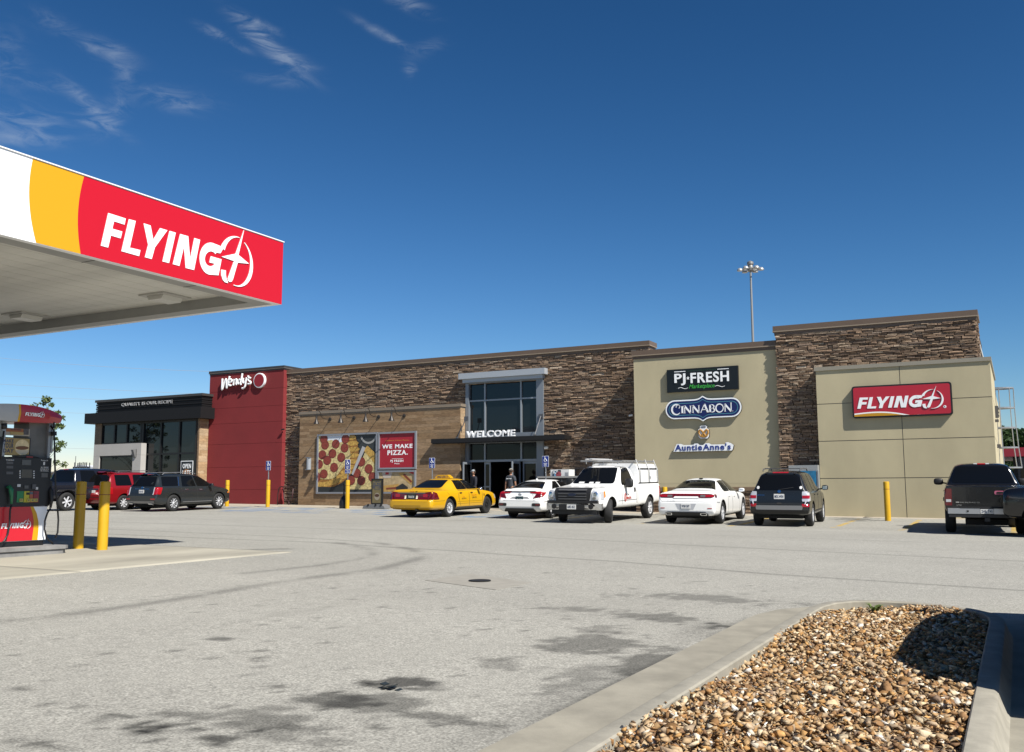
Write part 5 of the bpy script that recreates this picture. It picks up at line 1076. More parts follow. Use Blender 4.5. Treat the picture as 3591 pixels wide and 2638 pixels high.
e.patch('tailgate_seam', M_gtrim, quad(-.80, .74, .80, .76), 'b', .004, 8, 1); e.both('taillight', M_rdk, quad(.02, .8, .15, 1.15), .012); e.both('side_window', M_autog, [(2.2, 1.3), (4.2, 1.29), (3.8, 1.8), (2.26, 1.8)], rnd=.1); e.both('wheel_flare', M_trim, [(4.14, .86), (5.26, .86), (5.14, .95), (4.26, .95)], .03)
e.both('fender_panel', mat('navy_gloss', (.012, .014, .022), .08, coat=.8), [(4.62, .98), (5.10, .98), (5.08, 1.20), (4.66, 1.21)], .008, rnd=.2)
e.mirror(3.9, 1.36, M_trim, .94); e.place(-.30, 28.02, 172, 5.6)
s_o = copy_tree(p.root); s_o['label'] = 'charcoal suv out of view beside the gravel bed, casting its shadow over the stones'
for c_ in [o for o in bpy.data.objects if o.parent == s_o and o.name.startswith('lettering')]: bpy.data.objects.remove(c_)
for c_ in [o for o in bpy.data.objects if o.parent == s_o and o.name.startswith('roof_rail')]: bpy.data.objects.remove(c_)
s_o.scale = (1, 1, 1.1)  # unseen copy, stretched upward so its shadow reaches across the gravel
s_o.location = (1.18, 6.0, zf(1.2, 7)); s_o.rotation_euler = (0, 0, R(-1))
# ------------------------------------------------------------------ signs
M_sw = mat('sign_white', (.78, .80, .80), .4)
def emblem(mb, to3, d=.02):
    """FLYING J wordmark in its own drawing coordinates (x right, y down), every glyph a solid"""
    cnt = [0]
    def P(pts):
        cnt[0] += 1; dd = d*(1+.012*cnt[0]); mb.prism([(x, -y) for x, y in pts], lambda a, b, q: to3(a, -b, q*dd), 1.0)
    for g in ([(330, 432), (493, 428), (485, 468), (387, 470), (375, 518), (468, 515), (457, 560), (367, 562), (348, 640), (283, 642)], [(523, 425), (588, 421), (547, 598), (650, 592), (640, 632), (472, 636)],
              [(665, 418), (735, 416), (770, 500), (832, 411), (907, 408), (790, 545), (765, 625), (698, 627), (722, 545)], [(930, 407), (995, 404), (942, 615), (875, 618)],
              [(1043, 402), (1130, 398), (1163, 545), (1198, 395), (1262, 393), (1212, 608), (1120, 612), (1090, 475), (1052, 612), (983, 614)]): P(g)
    def arc(cx, cy, rx, ry, a0, a1, t0, t1, n=22, sk=0.0):
        """a crescent stroke whose width runs t0 > t1 along it"""
        o = []; i_ = []
        for k in range(n+1):
            a = R(a0+(a1-a0)*k/n); t = (t0(k/n) if callable(t0) else t0+(t1-t0)*k/n)
            x, y = rx*cos(a), -ry*sin(a); l = math.hypot(x, y); ux, uy = x/l, y/l
            o.append((cx+x+ux*t/2-sk*y, cy+y+uy*t/2)); i_.append((cx+x-ux*t/2-sk*y, cy+y-uy*t/2))
        for k in range(n): P([o[k], o[k+1], i_[k+1], i_[k]])
    arc(1392, 495, 95, 82, 52, 335, 60, 58, sk=.20)                                    # the bowl of the G
    P([(1392, 478), (1517, 474), (1490, 590), (1420, 600), (1437, 520), (1380, 523)])
    P([(1400, 384), (1485, 385), (1530, 395), (1500, 436), (1455, 440), (1430, 432)])
    arc(1705, 450, 192, 172, 162, 88, lambda u: 46*(1-u)**1.3+3, 0, sk=.06)             # swoosh from the G over the top
    arc(1695, 452, 192, 172, 62, -96, lambda u: 5+30*sin(pi*min(1, u*1.05))**1.5, 0)
    P([(1772, 212), (1716, 402), (1700, 470), (1668, 470), (1682, 402)]); P([(1852, 438), (1712, 458), (1690, 456), (1690, 402), (1716, 402)]); P([(1513, 456), (1682, 400), (1700, 430), (1690, 456)])
    P([(1668, 455), (1712, 455), (1662, 585), (1648, 604), (1625, 612), (1606, 606), (1600, 596)])
    P([(1517, 545), (1572, 541), (1574, 572), (1584, 596), (1600, 612), (1604, 623), (1570, 624), (1540, 612), (1522, 585)])
# red wall sign on the khaki panel
def plane_px(k, Y): return lambda x, y, d: onY(*k(x, y), Y)-Vector((0, d, 0))
YSG = YN-.15
fs = lambda u, v: kj(u, v)
c00, c10, c01, c11 = [onY(*kj(*q), YSG) for q in ((183, 240), (2015, 150), (215, 822), (2055, 760))]
sx0, sx1 = (c00.x+c01.x)/2, (c10.x+c11.x)/2; sz1, sz0 = (c00.z+c10.z)/2, (c01.z+c11.z)/2
def rrect(x0, z0, x1, z1, r, n=6):
    o = []
    for cx, cz, a0 in ((x1-r, z1-r, 0), (x0+r, z1-r, 90), (x0+r, z0+r, 180), (x1-r, z0+r, 270)):
        for i in range(n+1): a = R(a0+90*i/n); o.append((cx+r*cos(a), cz+r*sin(a)))
    return o
sg = thing('wall_sign', 'red rectangular sign with white lettering and a yellow swoosh on the khaki panel', 'sign', ((sx0+sx1)/2, YN-.07, sz0))
MB().prism(rrect(sx0, sz0, sx1, sz1, .10), faceY(YN-.003), .147).build('sign_case', M_black, sg)
MB().prism(rrect(sx0+.055, sz0+.055, sx1-.055, sz1-.055, .07), faceY(YSG+.001), .008).build('sign_face', mat('sign_face_red', (.58, .022, .045), .35), sg)
W_, H_ = sx1-sx0, sz1-sz0
def to_sign(x, y, d):
    """drawing coordinates of the sign > wall: takes out the photo's slant"""
    u = (x-(198+.045*(y-250)))/1820.0; v = (y-(250-.047*(x-198)))/545.0
    return Vector((sx0+.055+u*(W_-.11), YSG-.008-d, sz1-.055-v*(H_-.11)))
mb = MB(); emblem(mb, to_sign, .012); mb.build('lettering', M_sw, sg)
z_at = lambda y, x: to_sign(x, y, 0).z
low = sz0+.055
def swoosh(o0, o1, m, d):
    n = 24; pts = []
    for i in range(n+1):
        x = 225+(o1-225)*i/n; y = 742-78*sin(pi*min(1, (x-225)/1330*.97+.03))**1.0+(x-225)/1330*55+o0; y = y+(x/1330)**3*8
        pts.append((to_sign(x, y, 0).x, max(low+.002, to_sign(x, y, 0).z)))
    pts = [p_ for p_ in pts]; poly = [(pts[0][0], low+.001)]+pts+[(pts[-1][0], low+.001)]
    return MB().prism(poly[::-1], faceY(YSG-.006-d), .004).build('swoosh', m, sg)
swoosh(0, 1560, M_sw, .0); swoosh(24, 1420, mat('swoosh_yellow', (.68, .34, .012), .4), .005)
mb = MB(); q = to_sign(1925, 590, 0); mb.lathe([(.05, 0), (.05, -.006), (.01, -.006)], (q.x, YSG-.006, q.z), 'y', 16); rr_ = mb.build('registered_mark', M_sw, sg)
mb = MB(); text_in(mb, 'R', (q.x-.022, q.z-.028, q.x+.022, q.z+.028), faceY(YSG-.012), .01, 0, .003); mb.build('mark_letter', M_ink, rr_)
# green and white fresh market sign
YT = YG-.13
q = [onY(*ks(*c_), YT) for c_ in ((262, 172), (1410, 102), (275, 532), (1422, 486))]
x0, x1 = (q[0].x+q[2].x)/2, (q[1].x+q[3].x)/2; z1, z0 = (q[0].z+q[1].z)/2, (q[2].z+q[3].z)/2
fsn = thing('wall_sign', 'black box sign with white letters over green script on the khaki tower', 'sign', ((x0+x1)/2, YG-.06, z0))
MB().box((x0, YT, z0), (x1, YG-.003, z1)).build('sign_case', mat('sign_black', (.008, .010, .010), .35), fsn)
def fr(u0, v0, u1, v1): return (x0+u0*(x1-x0), z1-v1*(z1-z0), x0+u1*(x1-x0), z1-v0*(z1-z0))
M_gn = mat('sign_green', (.06, .50, .07), .4)
mb = MB(); text_in(mb, 'PJ', fr(.112, .20, .268, .72), faceY(YT), .035, 0, .03); text_in(mb, 'FRESH', fr(.343, .20, .875, .65), faceY(YT), .035, 0, .03)
sc = fr(.305, .42, .305, .42); mb.prism([(sc[0]+(.075 if i % 2 == 0 else .032)*sin(i*pi/5), sc[1]+(.075 if i % 2 == 0 else .032)*cos(i*pi/5)) for i in range(10)][::-1], faceY(YT), .02)
for a, b_ in (((.112, .115), (.27, .095)), ((.72, .115), (.875, .095))): 
    bb = fr(a[0], .095, b_[0], .125); mb.box((bb[0], YT-.012, bb[1]), (bb[2], YT-.001, bb[3]))
for a, b_, s_ in ((.16, .30, 1), (.68, .815, -1)):
    mb.tube([(fr(a+(b_-a)*i/10, 0, 0, 0)[0], YT-.008, fr(0, 0, 0, .84)[1]+.03*sin(i/10*2*pi)*1.0) for i in range(11)], .009, 5)
mb.build('lettering', M_sw, fsn)
mb = MB(); text_in(mb, 'Marketplace', fr(.318, .70, .675, .93), faceY(YT), .012, .32, .015); mb.build('script_lettering', M_gn, fsn)
mb = MB(); text_in(mb, 'QUALITY HOMESTYLE FOODS', fr(.29, .085, .70, .135), faceY(YT), .0, 0, .006); mb.build('small_lettering', mat('dim_green', (.035, .10, .05), .5), fsn)
# blue rounded sign
YT = YG-.13
cl_, cr_ = onY(*ks(248, 800), YT), onY(*ks(1470, 770), YT); ct, cb = onY(*ks(836, 588), YT), onY(*ks(848, 1000), YT)
hb = (onY(*ks(390, 655), YT).z-onY(*ks(390, 960), YT).z)/2; cx_, cz_ = (cl_.x+cr_.x)/2, (ct.z+cb.z)/2; hw, hp = (cr_.x-cl_.x)/2, (ct.z-cb.z)/2
def lozenge(k):
    """rounded bar with a pointed peak above and below"""
    r = hb-k; w2 = hw-k; o = []
    for i in range(13): a = R(-90+180*i/12); o.append((cx_+w2-r+r*cos(a), cz_+r*sin(a)))
    pk = [(.30, 0), (.22, .03), (.15, .12), (.09, .34), (.045, .68), (0, 1)]
    o += [(cx_+hw*u, cz_+r+(hp-hb)*v) for u, v in pk]+[(cx_-hw*u, cz_+r+(hp-hb)*v) for u, v in pk[-2::-1]]
    for i in range(13): a = R(90+180*i/12); o.append((cx_-w2+r+r*cos(a), cz_+r*sin(a)))
    o += [(cx_-hw*u, cz_-r-(hp-hb)*v) for u, v in pk]+[(cx_+hw*u, cz_-r-(hp-hb)*v) for u, v in pk[-2::-1]]
    return o
cs = thing('wall_sign', 'navy blue rounded sign with points above and below and white capitals', 'sign', (cx_, YG-.06, cz_-hp))
MB().prism(lozenge(0), faceY(YG-.003), .117).build('sign_case', M_black, cs)
MB().prism(lozenge(.001), faceY(YG-.1205), .010).build('sign_border', M_sw, cs); MB().prism(lozenge(.055), faceY(YG-.131), .004).build('sign_face', mat('navy_face', (.010, .022, .13), .35), cs)
L1, L2 = lozenge(.135), lozenge(.16); mb = MB(); n = len(L1)
f_ = faceY(YG-.135)
mb.add([f_(a, b_, .004) for a, b_ in L1]+[f_(a, b_, .004) for a, b_ in L2], [(i, (i+1) % n, n+(i+1) % n, n+i) for i in range(n)]); mb.build('sign_inner_line', mat('teal_line', (.10, .32, .42), .4), cs)
# CINNABON drawn with swelling strokes and flared feet
mb = MB(); f_ = faceY(YG-.1355)
tl, tr, bl = onY(*ks(345, 740), YT), onY(*ks(1322, 700), YT), onY(*ks(345, 890), YT)
ux = (tr.x-tl.x)/977.0
zb0 = (onY(*ks(640, 868), YT).z+onY(*ks(1240, 843), YT).z)/2; hc = ((onY(*ks(500, 750), YT).z-onY(*ks(500, 870), YT).z))
def gl(x, y): return (tl.x+x*ux, zb0+y*hc)
def stroke(pts, w0, w1=None, closed=False):
    w1 = w0 if w1 is None else w1; P_ = [Vector(gl(*p_)) for p_ in pts]; L_, R_ = [], []
    for i, p_ in enumerate(P_):
        d_ = (P_[min(i+1, len(P_)-1)]-P_[max(i-1, 0)]).normalized(); nn_ = Vector((-d_.y, d_.x)); w_ = (w0+(w1-w0)*i/(len(P_)-1))*hc/2
        L_.append(p_+nn_*w_); R_.append(p_-nn_*w_)
    for i in range(len(P_)-1): mb.prism([tuple(L_[i]), tuple(L_[i+1]), tuple(R_[i+1]), tuple(R_[i])], f_, .012)
def bow(cx, cy, rx, ry, a0, a1, w0, w1=None, n=18):
    for_w = [(cx+rx*cos(R(a0+(a1-a0)*i/n)), cy+ry*sin(R(a0+(a1-a0)*i/n))) for i in range(n+1)]
    P_ = [Vector(gl(*p_)) for p_ in for_w]; ws = [(w0+((w1 or w0)-w0)*sin(pi*i/n))*hc/2 for i in range(n+1)]
    for i in range(n):
        d_ = (P_[i+1]-P_[i]).normalized(); nn_ = Vector((-d_.y, d_.x))
        mb.prism([tuple(P_[i]+nn_*ws[i]), tuple(P_[i+1]+nn_*ws[i+1]), tuple(P_[i+1]-nn_*ws[i+1]), tuple(P_[i]-nn_*ws[i])], f_, .012)
bow(80, .55, 75, .68, 35, 318, .08, .24); bow(105, .90, 30, .22, -60, 200, .10, .08)
def foot(x, y, w=26): stroke([(x-w/2, y), (x+w/2, y)], .045)
stroke([(176, 0), (176, 1)], .23); foot(176, .02, 34); foot(176, .98, 34)
def enn(x, w, top=1.0, h=1.0):
    stroke([(x, 0), (x, top)], .10); stroke([(x-4, top), (x+w, 0)], .22); stroke([(x+w, 0), (x+w, top*h)], .10); foot(x, .02); foot(x+w, top*h-.02); foot(x-6, top-.02, 18)
enn(215, 95); enn(350, 95)
stroke([(475, 0), (535, 1.12)], .09); stroke([(535, 1.12), (590, 0)], .23); stroke([(500, .38), (570, .38)], .08); foot(473, .02); foot(592, .02, 32)
stroke([(625, 0), (625, 1)], .22); bow(650, .75, 36, .25, -90, 90, .07, .16, 10); bow(650, .26, 46, .26, -90, 90, .07, .18, 10); stroke([(612, .02), (652, .02)], .06); stroke([(612, .98), (652, .98)], .06); stroke([(625, .5), (652, .5)], .06)
bow(775, .5, 58, .53, 0, 360, .09, .17, 28)
enn(862, 95, 1.0, 1.16)
mb.box((gl(982, 0)[0]-.012, YG-.148, gl(0, .04)[1]-.012), (gl(982, 0)[0]+.012, YG-.136, gl(0, .04)[1]+.012))
mb.build('lettering', M_sw, cs)
# pretzel sign
pz0, pz1 = onY(*ks(765, 1070), YG-.1), onY(*ks(955, 1278), YG-.1); pcx, pcz, pw, ph = (pz0.x+pz1.x)/2, (pz0.z+pz1.z)/2, (pz1.x-pz0.x)/2, (pz0.z-pz1.z)/2
ps = thing('wall_sign', 'small white sign in the shape of a golden pretzel under a ring', 'sign', (pcx, YG-.06, pcz-ph))
out = [(-.62, -1), (.66, -1), (.92, -.72), (1, 0), (.92, .42), (.6, .62), (.66, .86), (.42, 1), (-.42, 1), (-.66, .86), (-.6, .62), (-.95, .42), (-1, 0), (-.92, -.72)]
MB().prism([(pcx+a*pw, pcz+b_*ph) for a, b_ in out], faceY(YG-.003), .09).build('sign_case', M_black, ps); MB().prism([(pcx+a*pw*.97, pcz+b_*ph*.97) for a, b_ in out], faceY(YG-.0935), .01).build('sign_face', M_sw, ps)
mb = MB(); T = lambda pts, r: mb.tube([(pcx+a*pw, YG-.112, pcz+b_*ph) for a, b_ in pts], r, 8)
T([(-.45, -.70), (-.05, -.20), (.30, .20), (.55, .38), (.78, .20), (.80, -.15), (.55, -.55), (.10, -.68), (-.25, -.66)], .04); T([(.45, -.70), (.05, -.20), (-.30, .20), (-.55, .38), (-.78, .20), (-.80, -.15), (-.55, -.55), (-.10, -.68), (.25, -.66)], .04); mb.build('pretzel', mat('pretzel_gold', (.52, .26, .045), .5), ps)
mb = MB(); mb.tube([(pcx+.42*pw*cos(i*pi/10), YG-.108, pcz+ph*(.78+.10*sin(i*pi/10))) for i in range(21)], .010, 6); mb.build('halo_ring', M_ink, ps)
# blue on white name sign
a0, a1 = onY(*ks(375, 1490), YG-.1), onY(*ks(1345, 1470), YG-.1); nz0 = (a0.z+a1.z)/2; nz1 = nz0+(onY(*ks(800, 1365), YG-.1).z-onY(*ks(800, 1484), YG-.1).z)
as_ = thing('wall_sign', 'white outlined sign of rounded blue letters low on the khaki tower', 'sign', ((a0.x+a1.x)/2, YG-.06, nz0))
wA = a1.x-a0.x; hA = nz1-nz0
ol = [(0, 0), (.97, 0), (.985, .2), (1.0, .72), (.96, .98), (.91, 1.12), (.875, 1.10), (.86, .86), (.64, .86), (.60, 1.06), (.54, 1.06), (.50, .82), (.44, .86), (.41, 1.06), (.36, 1.06), (.34, .90), (.18, .88), (.13, 1.06), (.06, 1.06), (.03, .6)]
MB().prism([(a0.x+u*wA+.012, nz0+v*hA-.012) for u, v in ol], faceY(YG-.003), .09).build('sign_case', mat('bronze_return', (.03, .022, .018), .5), as_); MB().prism([(a0.x+u*wA, nz0+v*hA) for u, v in ol], faceY(YG-.0935), .01).build('sign_face', M_sw, as_)
mb = MB(); text_in(mb, 'Auntie', (a0.x+.03*wA, nz0+.13*hA, a0.x+.485*wA, nz0+.96*hA), faceY(YG-.104), .045, 0, .012); text_in(mb, "Anne's", (a0.x+.50*wA, nz0+.13*hA, a0.x+.955*wA, nz0+.98*hA), faceY(YG-.104), .045, 0, .012)
mb.build('lettering', mat('letter_blue', (.025, .055, .30), .4), as_)
# script letters on the red tower and the round badge beside them (its face left plain)
q = onY(*kw(800, 600), YR-.12)
ws = thing('wall_sign', 'white script lettering standing off the top of the red tower', 'sign', (q.x, YR, q.z))
def wp(x, y): return onY(*kw(x, y), YR-.13)
STR = [[(450, 515), (446, 640), (440, 805), (492, 650), (545, 525), (560, 640), (562, 765), (600, 600), (642, 450)], [(612, 625), (650, 618), (690, 585), (688, 540), (655, 535), (620, 585), (612, 650), (635, 690), (680, 690)], [(735, 690), (748, 610), (762, 525)], [(740, 630), (775, 560), (815, 530), (825, 560), (812, 640), (830, 675)],
       [(935, 545), (900, 535), (865, 590), (862, 640), (885, 650), (925, 610), (950, 520), (975, 378)], [(950, 520), (932, 620), (945, 680)], [(1000, 495), (985, 580), (1005, 625), (1045, 600), (1090, 485)], [(1090, 485), (1065, 620), (1040, 720), (1000, 765), (965, 765)], [(1132, 430), (1124, 468)], [(1192, 498), (1150, 490), (1128, 530), (1150, 570), (1190, 600), (1180, 645), (1120, 650)]]
mb = MB(); mb.sm = True
for s_ in STR:
    P_ = [wp(*p_) for p_ in s_]; out = []
    for i in range(len(P_)-1):   # smooth the hand-written line
        p0, p1, p2, p3 = P_[max(i-1, 0)], P_[i], P_[i+1], P_[min(i+2, len(P_)-1)]
        for k_ in range(5):
            u = k_/5; out.append(.5*((2*p1)+(p2-p0)*u+(2*p0-5*p1+4*p2-p3)*u*u+(3*p1-p0-3*p2+p3)*u**3))
    out.append(P_[-1]); mb.tube(out, .054, 8)
mb.build('script_letters', M_sw, ws)
mb = MB()
for x, y in ((480, 640), (680, 600), (900, 600), (1160, 560)): p_ = wp(x, y); mb.cyl((p_.x, YR, p_.z), (p_.x, YR-.12, p_.z), .02, n=6)
mb.build('stand_off', M_black, ws)
bc = onY(*kw(1420, 560), YR-.1); br = (onY(*kw(1420, 365), YR-.1).z-onY(*kw(1420, 755), YR-.1).z)/2
bd = thing('round_badge', 'round plain red and white badge beside the script lettering', 'sign', (bc.x, YR, bc.z))
MB().lathe([(br, -.003), (br, -.12), (br*.94, -.13), (.01, -.13)], (bc.x, YR, bc.z), 'y', 36).build('badge_rim', M_sw, bd); MB().lathe([(br*.86, -.131), (br*.86, -.137), (.01, -.137)], (bc.x, YR, bc.z), 'y', 36).build('badge_face', mat('badge_red', (.34, .015, .025), .4), bd)
# slogan on the black parapet and the poster in the window
mb = MB(); yq = YW-.16
p0, p1 = onY(*k1(940, 372), yq), onY(*k1(1333, 352), yq); hh_ = onY(*k1(1130, 343), yq).z-onY(*k1(1130, 380), yq).z; zz_ = (onY(*k1(940, 390), yq).z+onY(*k1(1333, 367), yq).z)/2
text_in(mb, 'QUALITY IS OUR RECIPE', (p0.x, zz_, p1.x, zz_+hh_*.78), faceY(yq+.02), .018, 0, .05); tag(mb.build('slogan_letters', mat('grey_letter', (.42, .42, .42), .45)), 'row of grey capital letters across the black parapet', 'letters')
yq = YW+.06; p0, p1 = onY(*k1(1398, 808), yq), onY(*k1(1488, 912), yq)
po = thing('window_poster', 'black poster with white border and words behind the restaurant glass', 'poster', (p0.x, yq, p1.z))
MB().box((p0.x, yq, p1.z-.5), (p1.x, yq+.02, p0.z)).build('sheet', M_sw, po); MB().box((p0.x+.04, yq-.006, p1.z-.46), (p1.x-.04, yq-.001, p0.z-.04)).build('panel', mat('poster_black', (.015, .02, .025), .5), po)
mb = MB(); wd = p1.x-p0.x
for s_, zt in (('OPEN', .16), ('LATE', .52)): text_in(mb, s_, (p0.x+.17*wd, p0.z-zt-.26, p1.x-.15*wd, p0.z-zt), faceY(yq-.008), .04, 0, .004)
mb.build('lettering', M_sw, po); mb = MB(); mb.prism([(p0.x+wd/2+wd*.36*cos(R(a)), p1.z-.05+.34*sin(R(a))) for a in range(0, 181, 15)], faceY(yq-.007), .004); mb.build('burger_bun', mat('bun', (.42, .17, .04), .5), po)

# ------------------------------------------------------------------ posters on the wood look wall
M_fr = mat('frame_grey', (.36, .38, .42), .4, .3)
yq = YP-.10
def frame(name, label, x0, z0, x1, z1, wdt=.085):
    o = thing(name, label, 'poster', ((x0+x1)/2, YP-.05, z0)); mb = MB()
    mb.box((x0, yq, z0), (x0+wdt, YP-.013, z1)); mb.box((x1-wdt, yq, z0), (x1, YP-.013, z1)); mb.box((x0+wdt, yq+.001, z1-wdt), (x1-wdt, YP-.013, z1)); mb.box((x0+wdt, yq+.001, z0), (x1-wdt, YP-.013, z0+wdt)); mb.build('poster_frame', M_fr, o); return o
X = lambda x: onY(*kp(x, 900), yq).x
Zb = lambda y, x=650: onY(*kp(x, y), yq).z
fx0, fx1 = X(222), X(1168); fz1, fz0 = (Zb(462, 232)+Zb(430, 1172))/2, (Zb(1392, 215)+Zb(1392, 1140))/2
pf = frame('food_poster', 'large framed poster of a pepperoni pizza beside its cut slice', fx0, fz0, fx1, fz1)
ix, iz, iw, ih = fx0+.085, fz0+.085, fx1-fx0-.17, fz1-fz0-.17
U = lambda x, y: (ix+iw*(x-250)/(1145-250), iz+ih*(1-(y-480)/(1370-480)))     # poster drawing coordinates taken from the crop
inside = lambda p_: (min(max(p_[0], ix), ix+iw), min(max(p_[1], iz), iz+ih))
def flat(name, polys, m, d, p_=pf):
    mb = MB()
    for i, g in enumerate(polys): mb.prism([inside(U(*v)) for v in g][::-1], faceY(YP-.03-d), .0018+i*.00009)
    return mb.build(name, m, p_)
MB().box((ix, YP-.03, iz), (ix+iw, YP-.015, iz+ih)).build('print_ground', mat('print_slate', (.045, .052, .052), .5, noise=(3, .3)), pf)
def ell(cx, cy, rx, ry, n=26, a0=0, a1=360): return [(cx+rx*cos(R(a0+(a1-a0)*i/n)), cy+ry*sin(R(a0+(a1-a0)*i/n))) for i in range(n+(a1-a0 < 360))]
flat('print_pan', [[(x, min(y, 1500)) for x, y in ell(300, 760, 590, 620)]], mat('print_pan', (.02, .02, .02), .5), .003)
flat('print_crust', [[(x, y) for x, y in ell(300, 750, 575, 575)]], mat('print_crust', (.36, .17, .035), .5, noise=(5, .45)), .006)
flat('print_braid', [ell(300+500*cos(R(a)), 750+500*sin(R(a)), 92, 38, 14) for a in range(-38, 130, 11)], mat('print_braid', (.62, .38, .085), .5, noise=(9, .55)), .009)
flat('print_cheese', [[(290+(452+18*sin(a*7))*cos(a), 730+(452+18*sin(a*7))*sin(a)) for a in [i*2*pi/60 for i in range(60)]]], mat('print_cheese', (.74, .60, .27), .5, noise=(9, .55)), .013)
flat('print_plate', [[(330, 480), (740, 480), (700, 560), (560, 600), (450, 545), (330, 570)]], mat('print_white', (.60, .64, .68), .5), .015)
PEP = [(350, 625), (520, 615), (660, 680), (310, 780), (470, 765), (390, 870), (610, 830), (260, 930), (500, 985), (340, 1085), (230, 1130), (670, 540), (330, 530)]
PEP2 = [(920, 905), (1035, 1015), (855, 1080), (925, 1195), (1095, 1140), (770, 1190)]
M_pep = mat('print_pepperoni', (.30, .055, .035), .5, noise=(14, .45)); M_pep2 = mat('print_pepperoni_rim', (.17, .02, .015), .5)
flat('print_slice', [[(740, 1330), (985, 735), (1145, 960), (1145, 1330)]], MATS['print_cheese'], .013); flat('print_slice_crust', [[(950, 730), (1010, 655), (1145, 790), (1145, 970), (1040, 830)]], MATS['print_braid'], .015)
flat('print_rim', [ell(x, y, 62, 74, 18) for x, y in PEP+PEP2], M_pep2, .017); flat('print_pepperoni', [ell(x, y, 55, 66, 18) for x, y in PEP+PEP2], M_pep, .0195)
flat('print_knife', [[(775, 1090), (935, 660), (985, 690), (800, 1110)]], mat('print_steel', (.55, .55, .55), .4), .022)
flat('print_bowl', [ell(1025, 470, 130, 160, 24, 20, 160)+ell(1025, 462, 108, 136, 24, 160, 20)], mat('print_grey', (.42, .42, .40), .5), .010); flat('print_shadow', [[(250, 1290), (520, 1290), (900, 1250), (1145, 1290), (1145, 1370), (250, 1370)]], mat('print_dark', (.03, .035, .035), .5), .012)
gx0, gx1 = X(1178), X(1778); gz1, gz0 = (Zb(432, 1178)+Zb(408, 1780))/2, (Zb(1012, 1178)+Zb(1005, 1775))/2
pr = frame('food_poster', 'square red framed poster with white slab lettering about pizza', gx0, gz0, gx1, gz1)
MB().box((gx0+.085, YP-.035, gz0+.085), (gx1-.085, YP-.015, gz1-.085)).build('print_ground', mat('poster_red', (.46, .018, .035), .5), pr)
V2 = lambda x, y: (gx0+(gx1-gx0)*(x-1178)/600, gz1-(gz1-gz0)*(y-(432-.04*(x-1178)))/583)
def txt2(s_, x0, y0, x1, y1, m, bold, name='lettering', shear=0):
    a, b_ = V2(x0, y1), V2(x1, y0); mb = MB(); text_in(mb, s_, (a[0], a[1], b_[0], b_[1]), faceY(YP-.036), bold, shear, .004); return mb, name, m
for s_, x0, y0, x1, y1, m, bo in (('Others Have Pizza.', 1292, 537, 1662, 572, mat('poster_orange', (.75, .26, .05), .5), .02), ('WE MAKE', 1235, 605, 1712, 688, M_sw, .055), ('PIZZA.', 1322, 700, 1640, 788, M_sw, .055), ('PJ FRESH', 1372, 852, 1572, 905, M_sw, .04), ('Pizza', 1437, 905, 1512, 925, M_sw, .03)):
    mb, nm, m_x = txt2(s_, x0, y0, x1, y1, m, bo)
    mb.build(nm, m_x, pr)
mb = MB(); a, b_ = V2(1395, 845), V2(1570, 842); mb.box((a[0], YP-.04, a[1]), (b_[0], YP-.0365, a[1]+.015)); mb.build('rule', M_sw, pr)
hx0, hx1 = X(1172), X(1772); hz1 = (Zb(1030, 1175)+Zb(1022, 1770))/2
ph_ = frame('food_poster', 'framed poster of hot dogs and a drink, half hidden by the taxi', hx0, fz0, hx1, hz1)
MB().box((hx0+.085, YP-.035, fz0+.085), (hx1-.085, YP-.015, hz1-.085)).build('print_ground', mat('print_cream', (.58, .44, .24), .5, noise=(4, .35)), ph_)
def flat3(name, polys, m, d):
    mb = MB(); xa, xb, za, zb_ = hx0+.085, hx1-.085, fz0+.085, hz1-.085
    for g in polys: mb.prism([(min(max(xa+(xb-xa)*(x-1195)/(1740-1195), xa), xb), min(max(za+(zb_-za)*(1-(y-1065)/(1360-1065)), za), zb_)) for x, y in g][::-1], faceY(YP-.035-d), .003)
    mb.build(name, m, ph_)
flat3('print_cup', [[(1240, 1065), (1400, 1065), (1375, 1150), (1262, 1150)]], mat('print_cup', (.66, .58, .50), .5), .003); flat3('print_logo', [[(1295, 1062), (1345, 1062), (1345, 1100), (1295, 1100)]], mat('print_red', (.55, .03, .03), .5), .007)
flat3('print_bun', [[(1490, 1090), (1560, 1068), (1720, 1200), (1690, 1260)], [(1240, 1270), (1500, 1240), (1500, 1355), (1220, 1360)]], mat('print_bun', (.60, .36, .10), .5, noise=(6, .3)), .003); flat3('print_sausage', [[(1560, 1105), (1590, 1092), (1705, 1205), (1685, 1225)], [(1310, 1300), (1470, 1285), (1470, 1318), (1310, 1325)]], mat('print_sausage', (.25, .06, .03), .5), .007)
flat3('print_shade', [[(1460, 1290), (1560, 1235), (1640, 1290), (1640, 1340), (1470, 1345)]], mat('print_grill', (.03, .03, .03), .5), .008); flat3('print_corner', [[(1640, 1062), (1738, 1062), (1738, 1110)]], MATS['print_red'], .004)
